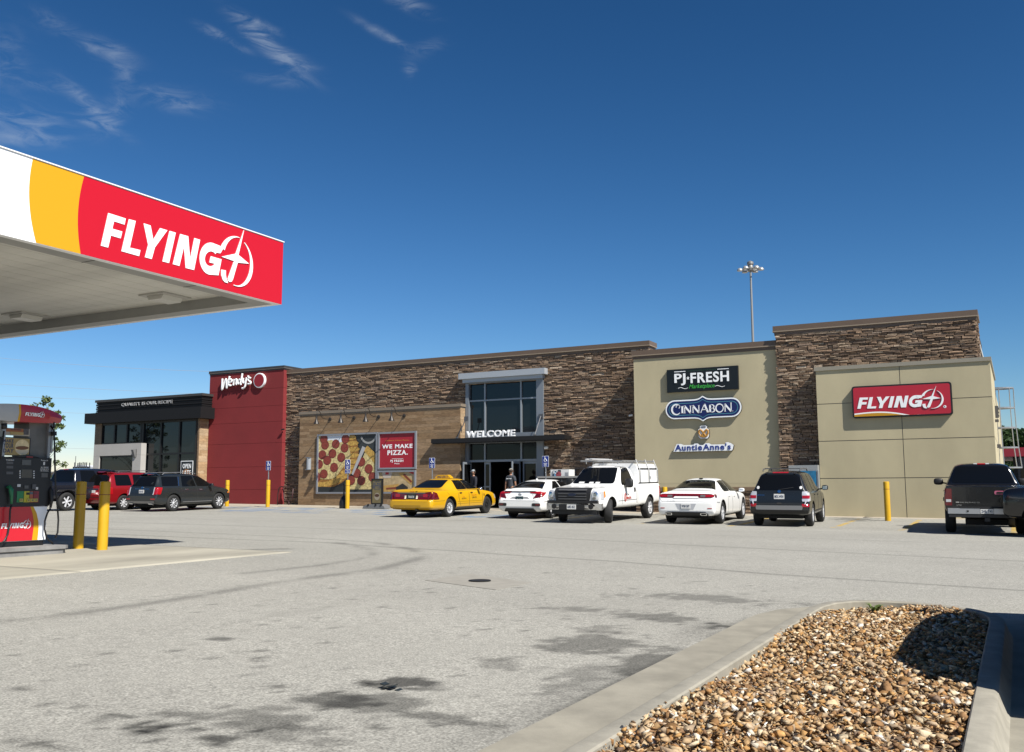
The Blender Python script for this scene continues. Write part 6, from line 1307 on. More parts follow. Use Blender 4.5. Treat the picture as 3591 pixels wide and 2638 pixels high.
# gooseneck lamps
for i, ((ax_, ay_), (sx_, sy_)) in enumerate((((437, 225), (195, 300)), ((812, 205), (585, 275)), ((1197, 188), (985, 297)), ((1597, 172), (1365, 265)))):
    p_ = onY(*kp(ax_, ay_), YP-.02)
    if i == 0:
        gl_ = thing('gooseneck_lamp', '', 'wall lamp', (p_.x, YP-.015, p_.z), 0, 'gooseneck lamps over the posters'); Mz = mat('lamp_bronze', (.065, .058, .052), .45, .5)
        mb = MB(); mb.sm = True; mb.lathe([(.09, 0), (.09, -.03), (.03, -.06), (.01, -.06)], (0, 0, 0), 'y', 18); mb.build('wall_plate', Mz, gl_, local=True, angle=40)
        mb = MB(); pts = [(0, -.05, 0), (0, -.30, -.02), (0, -.62, .02), (0, -.72, .10), (0, -.80, .28), (0, -.90, .36), (0, -1.0, .34), (0, -1.06, .22), (0, -1.08, .02)]; mb.tube(pts, .018, 8); mb.build('arm', Mz, gl_, local=True, smooth=True)
        mb = MB(); mb.lathe([(.025, .05), (.04, 0), (.05, -.10), (.07, -.16), (.15, -.33), (.145, -.33), (.06, -.15), (.01, -.12)], (0, -1.08, .02), 'z', 22); mb.build('lamp_shade', Mz, gl_, local=True, angle=45)
        mb = MB(); mb.cyl((0, -1.08, .0), (0, -1.08, .10), .05, n=10); mb.build('swivel', Mz, gl_, local=True); cur = gl_
    else: cur = copy_tree(gl_)
    cur.location = (p_.x, YP-.015, p_.z)
    cur['label'] = ['gooseneck lamp over the left edge of the pizza poster', 'gooseneck lamp over the middle of the pizza poster', 'gooseneck lamp over the gap between the two large posters', 'gooseneck lamp over the square red poster'][i]
# sconce, cameras, wall box
p_ = onY(*kp(100, 920), YP-.05); sc_ = thing('wall_sconce', 'silver half round wall light left of the pizza poster', 'wall lamp', tuple(p_))
mb = MB(); hz = .30
mb.prism([(p_.x+.13*cos(R(a)), YP-.014-.14*sin(R(a))) for a in range(0, 181, 15)], lambda a, b_, d: Vector((a, b_, p_.z-hz+d)), hz*2); mb.build('cover', M_alu, sc_)
mb = MB(); mb.box((p_.x-.145, YP-.16, p_.z+hz+.001), (p_.x+.145, YP-.014, p_.z+hz+.03)); mb.box((p_.x-.145, YP-.16, p_.z-hz-.03), (p_.x+.145, YP-.014, p_.z-hz-.001)); mb.build('trim_band', M_steel, sc_)
def camera_dome(p_, lab, m, r=.07):
    o = thing('security_camera', lab, 'camera', tuple(p_)); mb = MB(); mb.cyl(p_, p_+Vector((0, -.10, 0)), .03, n=8); mb.build('bracket', M_black, o)
    mb = MB(); mb.cyl(p_+Vector((-.07, -.12, -.02)), p_+Vector((.10, -.12, -.0)), r*.6, n=10); mb.build('camera_body', m, o)
camera_dome(onY(*k2(197, 626), YR), 'small dark security camera near the edge of the red tower', M_black)
camera_dome(onY(*k3(1133, 677), YS-.06), 'small white security camera on the shaded stone beside the khaki tower', M_sw)
camera_dome(onY(*kd(1790, 55), YS-.06), 'white topped security camera under the right end of the awning', M_sw, .1)
p_ = onY(*k1(1044, 745), YB); wl = thing('wall_light', 'grey wedge shaped light on the white surround', 'wall lamp', tuple(p_))
mb = MB(); mb.prism([(0, -.28), (.0, .22), (-.22, .16), (-.08, -.24)], lambda a, b_, d: Vector((p_.x-.09+d, YB+a-.001, p_.z+b_)), .18); mb.build('housing', mat('lamp_grey', (.20, .20, .20), .5), wl); MB().box((p_.x-.11, YB-.02, p_.z-.25), (p_.x+.11, YB-.0005, p_.z+.2)).build('back_plate', M_black, wl)

# ------------------------------------------------------------------ fuel canopy
XC, YC = -12.28, 13.68
cz0 = (onX(984.6, 1067.5, XC).z+onX(*k5(0, 770), XC).z)/2; cz1 = (onX(987, 848, XC).z+onX(*k5(0, 142), XC).z)/2
cn = thing('fuel_canopy', 'flat fuel station canopy with white, yellow and red fascia', 'canopy', (-22, 4, .3))
YN0, XN0 = -16.0, -34.0
M_w = mat('canopy_white', (.80, .81, .82), .35, noise=(.6, .03)); M_dk2 = mat('deck_white', (.62, .61, .565), .5, noise=(.9, .17, (.10, 1.3, 1)))
mb = MB(); mb.box((XC-.12, YN0, cz0), (XC, YC, cz1)); mb.box((XN0, YC-.12, cz0), (XC-.121, YC, cz1)); mb.box((XN0, YN0, cz0), (XN0+.12, YC-.121, cz1)); mb.box((XN0+.121, YN0, cz0), (XC-.121, YN0+.12, cz1)); mb.build('fascia', M_w, cn)
mb = MB(); mb.box((XC-.02, YN0, cz1+.002), (XC+.02, YC+.02, cz1+.02)); mb.box((XN0, YC-.05, cz1+.002), (XC-.021, YC+.02, cz1+.02)); mb.build('edge_trim', mat('trim_white', (.7, .7, .7), .4), cn)
mb = MB(); mb.box((XN0, YN0, cz1-.12), (XC-.125, YC-.125, cz1-.05)); mb.build('roof_deck', M_dk2, cn)
dz = cz0+.20; mb = MB(); x = XC-.42
mb.mi = 0
while x > XN0+.1:
    mb.box((x-.385, YN0+.12, dz), (x, YC-.43, dz+.03)); mb.box((x+.001, YN0+.12, dz+.012), (x+.014, YC-.43, dz+.028)); x -= .40
mb.build('soffit', M_dk2, cn)
mb = MB(); mb.box((XC-.42, YN0, cz0+.001), (XC-.121, YC-.121, cz0+.03)); mb.box((XN0, YC-.43, cz0+.001), (XC-.421, YC-.121, cz0+.03)); mb.box((XC-.43, YN0, cz0+.031), (XC-.40, YC-.40, dz+.03)); mb.box((XN0, YC-.43, cz0+.031), (XC-.431, YC-.40, dz+.03)); mb.build('gutter_box', mat('gutter_grey', (.42, .42, .40), .45, noise=(1.5, .1)), cn)
mb = MB()
for y in np.arange(YN0+1, YC, 2.05): mb.box((XC-.425, y-.006, cz0-.003), (XC-.12, y+.006, cz0+.0005))
mb.build('gutter_seam', M_seam, cn)
# fascia graphics: yellow band and red field with curved edges, lettering
fx_ = lambda x, y: onX(*k5(x, y), XC)
def curve(a, b_, c_):
    """the Bezier-like edge through three crop points, from the top of the fascia to its bottom"""
    A, B_, C_ = fx_(*a), fx_(*b_), fx_(*c_); out = []
    zs_ = np.linspace(cz1-.006, cz0+.006, 15); cf = np.polyfit([A.z, B_.z, C_.z], [A.y, B_.y, C_.y], 2)
    return [(float(np.polyval(cf, z_)), float(z_)) for z_ in zs_]
e1 = curve((235, 232), (210, 480), (262, 835)); e2 = curve((607, 352), (562, 660), (583, 912))
MB().prism(e1+e2[::-1], faceX(XC), .004).build('yellow_band', mat('band_yellow', (.82, .42, .004), .35), cn)
MB().prism(e2+[(YC+.001, cz0+.006), (YC+.001, cz1-.006)], faceX(XC), .0045).build('red_field', mat('fascia_red', (.68, .005, .019), .35), cn)
box('red_field', (XC-.6, YC+.0005, cz0+.005), (XC+.004, YC+.005, cz1-.006), MATS['fascia_red'], cn)
bl_, br_, tl_ = fx_(727, 853), fx_(1408, 1030), fx_(790, 620); zbase = (bl_.z+br_.z)/2; hcap = tl_.z-bl_.z
kx = (br_.y-bl_.y)/(1222-283.0)
# letters upright as on the fascia: slant removed, circle placed by the same scale
def to_fascia(x, y, d):
    yy = (642-.034*(x-283)-y)
    return Vector((XC+.0045+d, bl_.y+(x-283)*kx+yy*kx*.02, zbase+yy/208.0*hcap))
mb = MB(); emblem(mb, to_fascia, .008); mb.build('lettering', M_sw, cn)
# lamps under the deck
def under_lamp(px, py, lab):
    d_ = ray(*k5(px, py)); t_ = (dz-CAM_Z)/d_.z; p_ = d_*t_+Vector((0, 0, CAM_Z)); o = thing('canopy_light', lab, 'light fixture', (p_.x, p_.y, dz), 0, 'lights under the fuel canopy')
    mb = MB(); mb.box((p_.x-.34, p_.y-.34, dz-.03), (p_.x+.34, p_.y+.34, dz-.001)); mb.build('trim_plate', mat('lamp_plate', (.42, .41, .38), .5), o)
    mb = MB(); mb.prism([(-.22, 0), (.22, 0), (.17, -.075), (-.17, -.075)], lambda a, b_, q: Vector((p_.x+a, p_.y-.24+q*.48, dz-.031+b_)), 1.0); mb.build('lens_box', mat('lamp_lens', (.52, .51, .47), .3), o)
under_lamp(1195, 1215, 'square canopy light nearest the red corner of the canopy'); under_lamp(190, 1352, 'square canopy light nearest the left edge of the picture')
# column hidden to the left
MB().box((-20.6, 3.2, .2), (-20.2, 3.6, dz)).build('column', M_w, cn)

# ------------------------------------------------------------------ fuel island, dispenser, bollards
XI = -15.47; zi = zf(-16, 11)+.155
isl = MB(); mb = isl
o_ = [(XI, 5.0), (XI, 11.62), (XI-.10, 11.74), (-16.9, 11.74), (-17.1, 11.6), (-17.1, 5.0)]
mb.prism(o_, lambda a, b_, d: Vector((a, b_, .1+d)), zi-.06-.1); mb.prism([(a+(.03 if a > -16 else -.03)*(1), b_+(.03 if b_ > 11 else 0)) for a, b_ in o_], lambda a, b_, d: Vector((a, b_, zi-.058+d)), .058)
tag(isl.build('pump_island', mat('island_concrete', (.30, .295, .285), .8, noise=(2.5, .3), bump=(40, .3, .005))), 'grey concrete curbed island under the fuel dispenser', 'kerb')
XD = -15.88
dp = thing('fuel_dispenser', 'black red and white fuel dispenser with curved red header, number 1', 'fuel pump', (XD-.3, 11.2, zi))
zx = lambda x, y, X_=XD: onX(*kz(x, y), X_)
def pan(name, x0, y0, x1, y1, m, d0=0.0, d1=.01, X_=XD, parent=None):
    a, b_ = zx(x0, y0, X_), zx(x1, y1, X_); ya, yb = sorted((a.y, b_.y)); za, zb_ = sorted((a.z, b_.z))
    return MB().box((X_+d0, ya, za), (X_+d1, yb, zb_)).build(name, m, parent or dp)
M_cab = mat('dispenser_silver', (.42, .43, .44), .4, .5); M_pr = mat('dispenser_red', (.72, .012, .030), .3, coat=.3)
yR = zx(475, 1200).y; yL = yR-1.25; yE = zx(500, 1200).y
zt0 = zx(480, 1103).z; zh0 = (zx(300, 240).z+zx(600, 236).z)/2-.01; zh1 = zx(300, 88).z
MB().box((XD-.62, yL-.06, zi+.002), (XD-.02, yR-.01, zi+.09)).build('plinth', M_black, dp)
MB().box((XD-.60, yL, zi+.09), (XD-.003, yR, zt0-.01)).build('cabinet', M_cab, dp)
# lower door: red field, yellow arc, white end
zlo = zi+.10
e_ = [(zx(x, y).y, zx(x, y).z) for x, y in ((313, 1110), (335, 1180), (348, 1260), (345, 1340), (328, 1470))]; w_ = [(zx(x, y).y, zx(x, y).z) for x, y in ((345, 1108), (378, 1180), (396, 1270), (398, 1350), (386, 1468))]
for L_ in (e_, w_): L_[0] = (L_[0][0], zt0-.012); L_[-1] = (L_[-1][0], zlo)
MB().prism([(yL, zt0-.012)]+e_+[(yL, zlo)], faceX(XD-.002), .006).build('lower_door', M_pr, dp); MB().prism(e_+w_[::-1], faceX(XD-.002), .007).build('yellow_band', MATS['band_yellow'], dp); MB().prism(w_+[(zx(470, 1400).y, zlo), (zx(470, 1400).y, zt0-.012)], faceX(XD-.002), .0065).build('white_end', M_w, dp)
ba, bb_ = zx(8, 1335), zx(318, 1270)
def to_pump(sc_x0, sc_x1, y_base, h_, X_):
    k_ = (sc_x1-sc_x0)/(1905-283.0)
    return lambda x, y, d: Vector((X_+d, sc_x0+(x-283)*k_, y_base+(642-.034*(x-283)-y)/208.0*h_))
hL = zx(30, 1275).z-zx(30, 1335).z
mb = MB(); emblem(mb, to_pump(ba.y, bb_.y, zx(100, 1338).z, hL*.90, XD+.005), .004); mb.build('door_lettering', M_sw, dp)
# black control section
zk1 = (zx(20, 592).z+zx(515, 612).z)/2
MB().box((XD-.58, yL, zt0), (XD+.03, zx(515, 800).y, zk1)).build('control_head', M_black, dp)
hd = MB(); pts = [zx(x, y, XD+.03) for x, y in ((20, 596), (185, 592), (235, 578), (300, 574), (350, 585), (408, 606))]
hd.prism([(p_.y, p_.z) for p_ in pts]+[(pts[-1].y, zk1-.01), (pts[0].y, zk1-.01)], faceX(XD-.1), .13); hd.build('control_crown', M_black, dp)
XD2 = XD+.031
pan('crown_badge', 272, 592, 338, 606, mat('badge_dark_red', (.30, .02, .03), .4), .0, .008, XD2)
M_lcd = mat('display_grey', (.10, .105, .115), .2); M_lbl = mat('label_white', (.50, .50, .50), .5)
pan('display', 228, 628, 317, 684, M_lcd, 0, .006, XD2); pan('screen', 222, 727, 328, 815, mat('screen_dark', (.055, .06, .068), .12), 0, .006, XD2)
for i in range(4): pan('key', 199, 738+i*22, 211, 752+i*22, M_lbl, 0, .008, XD2); pan('key', 343, 740+i*22, 355, 753+i*22, M_lbl, 0, .008, XD2)
for y0 in (645, 690, 750): pan('warning_plate', 66, y0, 134, y0+28, mat('plate_grey', (.07, .07, .075), .4), 0, .005, XD2)
pan('card_label', 178, 880, 211, 908, M_lbl, 0, .006, XD2); pan('card_slot', 250, 893, 290, 926, M_lcd, 0, .012, XD2); pan('receipt', 366, 910, 386, 936, M_lbl, 0, .02, XD2); pan('card_reader', 330, 880, 365, 930, M_gtrim, 0, .02, XD2)
for x0, x1, m, nm in ((176, 242, mat('grade_green', (.02, .26, .09), .4), 'green'), (245, 302, mat('grade_yellow', (.60, .52, .03), .4), 'yellow'), (304, 340, mat('grade_orange', (.48, .12, .05), .4), 'orange'), (342, 395, mat('grade_red', (.30, .03, .045), .4), 'red')): pan('grade_panel', x0, 953, x1, 1068, m, 0, .006, XD2)
for x0, s_ in ((197, 'D'), (275, '87'), (314, '89'), (350, '93')):
    a_ = pan('grade_button', x0, 1030, x0+32, 1062, mat('button_yellow', (.62, .50, .10), .4), .006, .022, XD2); mb = MB(); p_, q_ = zx(x0+7, 1054, XD2), zx(x0+26, 1038, XD2); text_in(mb, s_, (p_.y, p_.z, q_.y, q_.z), faceX(XD2+.022), .03, 0, .002); mb.build('grade_number', M_ink, a_)
pan('grade_sticker', 270, 966, 300, 990, M_trim, .006, .009, XD2); pan('grade_sticker', 305, 960, 338, 985, mat('sticker_slate', (.10, .14, .18), .4), .006, .009, XD2); pan('grade_sticker', 350, 968, 380, 985, mat('sticker_maroon', (.16, .03, .04), .4), .006, .009, XD2)
mb = MB()
for s_, b_ in (('Pump #', (424, 628, 494, 643)), ('1', (446, 650, 466, 682)), ('ALL GRADES', (421, 700, 500, 712)), ('CONTAIN UP TO', (416, 719, 504, 730)), ('10% ETHANOL', (416, 737, 503, 748)), ('WARNING', (60, 625, 145, 636))):
    p_, q_ = zx(b_[0], b_[3], XD2), zx(b_[2], b_[1], XD2); text_in(mb, s_, (p_.y, p_.z, q_.y, q_.z), faceX(XD2), .03, 0, .003)
mb.build('pump_lettering', M_lbl, dp); pan('notice', 428, 765, 492, 810, mat('notice_grey', (.12, .12, .12), .5), 0, .005, XD2)
# upper frame, sign of a breakfast sandwich, header
for x0, x1 in ((20, 55), (497, 525)):
    a_, b_ = zx(x0, 500), zx(x1, 500); MB().box((XD-.10, a_.y, zk1), (XD-.01, b_.y, zh0)).build('upright', M_cab, dp)
a_, b_ = zx(322, 300), zx(497, 600); MB().box((XD-.50, a_.y, zk1), (XD-.06, b_.y, zh0)).build('upper_cabinet', mat('upper_grey', (.17, .165, .15), .45, noise=(3, .25)), dp)
MB().box((XD-.55, yL+.35, zh0), (XD-.02, yR-.02, zh0+.05)).build('header_base', M_trim, dp)
ad = thing('pump_topper', 'framed tan breakfast advert above the dispenser controls', 'poster', (XD, zx(170, 500).y, zk1))
pan('frame', 15, 388, 316, 590, M_black, -.06, -.02, XD, ad); pan('print', 30, 398, 302, 586, mat('print_tan', (.50, .36, .13), .5, noise=(5, .15)), -.0195, -.012, XD, ad)
mb = MB()
for s_, y0, y1 in (('MAKE', 416, 446), ('YOUR', 458, 503), ('DAY', 515, 552)): p_, q_ = zx(36, y1), zx(146, y0); text_in(mb, s_, (p_.y, p_.z, q_.y, q_.z), faceX(XD-.012), .05, 0, .003)
mb.build('lettering', M_ink, ad)
def disc(cx, cy, rx, ry, m, d, name, a0=0, a1=360):
    mb = MB(); P_ = [zx(cx+rx*cos(R(a0+(a1-a0)*i/24)), cy-ry*sin(R(a0+(a1-a0)*i/24))) for i in range(25 if a1-a0 < 360 else 24)]; y_min = zx(302, 500).y
    mb.prism([(min(p_.y, y_min), p_.z) for p_ in P_], faceX(XD-.012+d), .002); mb.build(name, m, ad)
disc(235, 500, 75, 82, mat('print_muffin', (.62, .50, .28), .5, noise=(8, .3)), .001, 'print_muffin'); disc(232, 505, 68, 20, mat('print_filling', (.20, .08, .03), .5), .004, 'print_filling'); disc(235, 528, 72, 42, mat('print_base', (.62, .55, .42), .5), .0025, 'print_base', 180, 360)
tp = pan('topper_strip', 62, 295, 316, 385, mat('strip_cream', (.52, .46, .36), .5), -.05, -.03); pan('strip_orange', 62, 297, 250, 345, mat('strip_orange', (.42, .14, .035), .5), -.0298, -.025, XD, tp); pan('strip_photo', 255, 305, 305, 370, mat('strip_photo', (.10, .09, .09), .5, noise=(20, .5)), -.0298, -.024, XD, tp); pan('strip_tan', 115, 335, 250, 372, MATS['print_tan'], -.0245, -.02, XD, tp)
mb = MB(); p_, q_ = zx(118, 338), zx(228, 310); text_in(mb, 'WE ARE HIRING', (p_.y, (p_.z+q_.z)/2, q_.y, q_.z), faceX(XD-.025), .02, 0, .002); mb.build('strip_lettering', M_ink, tp)
# curved header: lens shaped, bulging towards the viewer
hy0 = zx(640, 140).y; hy1 = yL-.45; cyh = (hy0+hy1)/2
def hdr(name, ya, yb, m, off=0.0):
    mb = MB(); n_ = 22; V_ = []; F2 = []
    for i in range(n_+1):
        y_ = ya+(yb-ya)*i/n_; u = (y_-cyh)/((hy0-hy1)/2); bul = .20*(1-u*u); zt_ = zh1+.03-.125*abs(u)**2.2; zb_ = zh0-.028+.045*u*u
        if u > .93: pass
        xf = XD+.02+bul+off; xb_ = XD-.62-bul-off
        V_ += [(xf-.04, y_, zb_-off), (xf, y_, (zt_+zb_)/2), (xf-.03, y_, zt_+off), (xb_+.03, y_, zt_+off), (xb_, y_, (zt_+zb_)/2), (xb_+.04, y_, zb_-off)]
    for i in range(n_): F2 += [(i*6+j, i*6+(j+1) % 6, (i+1)*6+(j+1) % 6, (i+1)*6+j) for j in range(6)]
    F2 += [tuple(range(5, -1, -1)), tuple(n_*6+j for j in range(6))]
    mb.add(V_, F2); return mb.build(name, m, dp, angle=30)
M_hr = mat('header_red', (.55, .012, .028), .3, coat=.4)
yy1, yy0 = zx(213, 150, XD+.2).y, zx(192, 150, XD+.2).y
hdr('header_red', yy1, hy0, M_hr); hdr('header_band', yy0, yy1-.001, MATS['band_yellow']); hdr('header_white', hy1, yy0-.001, mat('header_silver', (.55, .56, .57), .35))
XH = XD+.20; ha, hb_ = zx(252, 172, XH), zx(470, 130, XH); hh2 = zx(270, 138, XH).z-zx(258, 175, XH).z
def to_head(x, y, d):
    v_ = to_pump(ha.y, hb_.y, ha.z, hh2*.95, 0)(x, y, 0); u = (v_.y-cyh)/((hy0-hy1)/2); return Vector((XD+.02+.20*(1-u*u)+.004+d-.10*abs(v_.z-(zh0+zh1)/2), v_.y, v_.z))
mb = MB(); emblem(mb, to_head, .006); mb.build('header_lettering', M_sw, dp)
# hoses and nozzles
mb = MB(); H_ = [zx(x, y, XD+.12) for x, y in ((560, 330), (566, 600), (575, 900), (597, 1150), (604, 1250), (596, 1380), (572, 1435))]; mb.tube([H_[0]+Vector((-.1, 0, .1))]+H_, .016, 8); mb.build('hose', M_black, dp, smooth=True)
mb = MB(); mb.tube([zx(557, 240, XD+.05), zx(557, 300, XD+.05)], .02, 8); mb.tube([zx(557, 335, XD+.05), zx(558, 378, XD+.05)], .05, 10); mb.build('hose_swivel', M_trim, dp)
MB().box((XD-.05, zx(527, 500).y, zh0-.55), (XD-.0, zx(545, 500).y, zh0)).build('hose_arm', M_cab, dp)
mb = MB(); H_ = [zx(x, y, XD+.10) for x, y in ((522, 1130), (490, 1180), (464, 1260), (462, 1350), (480, 1430), (500, 1455), (548, 1495))]; mb.tube(H_, .016, 8); mb.build('hose', M_black, dp, smooth=True)
mb = MB(); H_ = [zx(x, y, XD+.10) for x, y in ((118, 1095), (105, 1150), (98, 1300), (80, 1400), (45, 1465), (0, 1500))]; mb.tube(H_, .016, 8); mb.build('hose', M_black, dp, smooth=True)
mb = MB(); H_ = [zx(x, y, XD+.10) for x, y in ((42, 250), (44, 310))]; mb.tube(H_, .05, 8); mb.tube([zx(40, 330, XD+.1), zx(20, 480, XD+.1), zx(5, 620, XD+.1)], .016, 8); mb.build('hose', M_black, dp, smooth=True)
nzl = MB(); nzl.tube([zx(118, 1085, XD+.09), zx(120, 1000, XD+.09), zx(116, 940, XD+.10), zx(98, 905, XD+.08), zx(70, 915, XD+.02)], [.020, .030, .042, .034, .018], 10); nzl.build('green_nozzle', mat('nozzle_green', (.01, .20, .085), .4), dp, smooth=True)
nzl = MB(); nzl.tube([zx(522, 1125, XD+.08), zx(535, 1040, XD+.08), zx(530, 960, XD+.06), zx(510, 900, XD-.02)], [.02, .032, .042, .03], 10); nzl.build('black_nozzle', M_trim, dp, smooth=True)
MB().box((XD-.05, zx(500, 870).y, zx(500, 1090).z), (XD+.02, zx(535, 870).y, zx(500, 845).z)).build('nozzle_boot', M_black, dp)
# bollards
def bollard_mesh(h):
    o = thing('bollard', '', 'bollard', (0, 0, 0), 0, 'yellow steel bollards'); mb = MB()
    mb.lathe([(.098, -.1), (.098, h-.035), (.092, h-.012), (.075, h), (.01, h)], n=26); mb.build('sleeve', M_yel, o, local=True, angle=40)
    mb = MB(); mb.lathe([(.0985, h*.80), (.0995, h*.80), (.0995, h*.812), (.0985, h*.812)], n=26); mb.build('stripe', mat('stripe_rust', (.30, .10, .02), .5), o, local=True); return o
bproto = bollard_mesh(1.32)
first = True
signs = []
for (x, y), h, sgn, lab in (((-16.32, 12.59), 1, 0, 'shaded bollard at the end of the fuel island, nearest the dispenser'), ((-15.63, 12.59), 1, 0, 'half sunlit bollard at the end of the fuel island'), ((-35.07, 35.5), .99, 0, 'bollard at the nose of the charcoal suv before the red tower'), ((-3.97, 34.46), 1, 0, 'bollard alone in front of the khaki panel'),
                      ((-32.47, 35.59), 1, 1, 'bollard with a blue sign before the right part of the red tower'), ((-27.6, 35.57), 1, 2, 'bollard with two blue plates before the pizza poster'), ((-22.95, 35.6), 1, 1, 'bollard with a blue sign, its foot hidden behind the taxi'), ((-17.35, 35.6), 1, 1, 'bollard with a blue sign behind the small white saloon'), ((-12.1, 35.3), .82, 0, 'short bollard showing behind the rear wheel of the white pickup')):
    o = bproto if first else copy_tree(bproto); first = False
    o.location = (x, y, zf(x, y)); o.scale = (1, 1, h); o['label'] = lab
    if sgn: signs.append((x, y, sgn))
# accessible parking signs rise from the bollards
M_blue = mat('sign_blue', (.012, .045, .33), .4)
spx = [(k1(2071, 845), None), (kp(708, 935), None), (kp(1842, 915), None), (kd(1247, 340), None)]
def acc_sign(x, y, n2, zc_, lab, hh=.46, wd=.305):
    z0 = zf(x, y)+1.32; o = thing('parking_sign', lab, 'sign', (x, y, z0), 0, 'blue accessible parking signs')
    MB().cyl((x, y, z0+.001), (x, y, zc_+hh/2-.02), .026, n=8).build('post', M_steel, o); yf = y-.035
    MB().prism(rrect(x-wd/2, zc_-hh/2, x+wd/2, zc_+hh/2, .03), faceY(yf+.006), .005).build('border', M_sw, o)
    pl = MB().prism(rrect(x-wd/2+.012, zc_-hh/2+.012, x+wd/2-.012, zc_+hh/2-.012, .022), faceY(yf), .003).build('sign_plate', M_blue, o)
    mb = MB(); cz = zc_+.09; T = lambda pts, r: mb.tube([(x+a, yf-.008, cz+b_) for a, b_ in pts], r, 6)
    T([(.055*cos(R(a))-.005, .055*sin(R(a))-.035) for a in range(100, 375, 18)], .008); T([(-.02, .075), (-.018, .0), (.045, -.005), (.065, -.075), (.085, -.07)], .012); T([(-.02, .035), (.035, .035)], .009); mb.cyl((x-.022, yf-.016, cz+.105), (x-.022, yf-.003, cz+.105), .018, n=10); mb.build('wheelchair_symbol', M_sw, pl)
    mb = MB()
    for s_, dz_, w2 in (('PARKING', -.075, .085), ('ONLY', -.115, .06), ('PERMIT', -.155, .08), ('FINE', -.195, .045)): text_in(mb, s_, (x-w2, zc_+dz_-.014, x+w2, zc_+dz_+.014), faceY(yf-.003), .03, 0, .003)
    mb.build('sign_lettering', M_sw, pl)
    if n2:
        MB().prism(rrect(x-wd/2, zc_-hh/2-.19, x+wd/2, zc_-hh/2-.012, .02), faceY(yf+.006), .005).build('border', M_sw, o); MB().prism(rrect(x-wd/2+.012, zc_-hh/2-.178, x+wd/2-.012, zc_-hh/2-.024, .016), faceY(yf), .003).build('lower_plate', M_blue, o)
        mb = MB(); text_in(mb, 'VAN', (x-.06, zc_-hh/2-.09, x+.06, zc_-hh/2-.05), faceY(yf-.003), .03, 0, .003); text_in(mb, 'ACCESSIBLE', (x-.11, zc_-hh/2-.15, x+.11, zc_-hh/2-.12), faceY(yf-.003), .02, 0, .003); mb.build('lower_lettering', M_sw, o)
LABS = ['blue accessible parking sign in front of the red tower', 'blue accessible parking sign with a second plate, before the pizza poster', 'blue accessible parking sign above the taxi rear window', 'blue accessible parking sign in front of the entrance doors']
for (x, y, n2), (c_, _), lab in zip(signs, spx, LABS): acc_sign(x, y, n2 == 2, onY(*c_, y-.035).z, lab)
# bike rack hoops at the foot of the red tower
for (px, py, lab) in ((150, 1168, 'dark bent pipe stand at the foot of the red tower, left one'), (232, 1168, 'dark bent pipe stand at the foot of the red tower, right one')):
    p_ = ground(*k2(px, py)); p_.y = 37.9; p_.x = onY(*k2(px, py), 37.9).x; z0 = zf(p_.x, p_.y); mb = MB()
    mb.tube([(p_.x-.02, p_.y, z0-.05), (p_.x, p_.y, z0+.55), (p_.x+.06, p_.y, z0+.85), (p_.x+.2, p_.y, z0+.95), (p_.x+.5, p_.y, z0+.92), (p_.x+.62, p_.y, z0+.98)] if px < 200 else [(p_.x-.5, p_.y+.1, z0+.95), (p_.x-.42, p_.y+.1, z0+.35), (p_.x-.25, p_.y+.1, z0+.22), (p_.x+.1, p_.y+.1, z0+.22), (p_.x+.16, p_.y+.1, z0+.85)], .03, 8)
    if px > 200: mb.tube([(p_.x-.1, p_.y+.1, z0-.05), (p_.x-.1, p_.y+.1, z0+.22)], .03, 8)
    tag(mb.build('pipe_stand', mat('dark_red_pipe', (.06, .018, .018), .5), loc=(p_.x, p_.y, z0), smooth=True), lab, 'bike rack')
# cabinet beside the ice freezer
xa_, xb_2 = onY(1884, 1690, 36.9).x, -16.0; zc2 = onY(1884, 1671, 36.9).z; o = thing('storage_cabinet', 'dark low storage cabinet with a pale top in front of the ice freezer', 'cabinet', (xa_+1, 37.2, zf(xa_, 37)))
MB().box((xa_+.02, 36.93, zf(xa_, 37)), (xb_2, 37.75, zc2-.075)).build('body', mat('cabinet_dark', (.03, .032, .036), .5, .3), o); MB().box((xa_, 36.9, zc2-.074), (xb_2+.02, 37.78, zc2)).build('top', mat('cabinet_top', (.42, .42, .41), .5), o)
mb = MB()
for i in range(9): mb.box((xa_+.1+i*.26, 36.918, zf(xa_, 37)+.1), (xa_+.13+i*.26, 36.929, zc2-.15))
mb.build('door_bars', M_gtrim, o)
# ash stand
p_ = Vector((-27.95, 35.75, zf(-27.95, 35.75))); o = thing('ash_stand', 'black bottle shaped cigarette stand beside a bollard', 'ash bin', tuple(p_))
MB().lathe([(.20, 0), (.21, .02), (.21, .30), (.19, .33), (.19, .36), (.16, .42), (.12, .50), (.07, .56), (.06, .58)], tuple(p_), n=24).build('base', M_black, o, angle=35); MB().lathe([(.055, .58), (.04, .62), (.035, .80), (.055, .84), (.055, .87), (.03, .90), (.03, .98), (.06, 1.03), (.06, 1.10), (.02, 1.14)], tuple(p_), n=18).build('neck', M_black, o, angle=35)
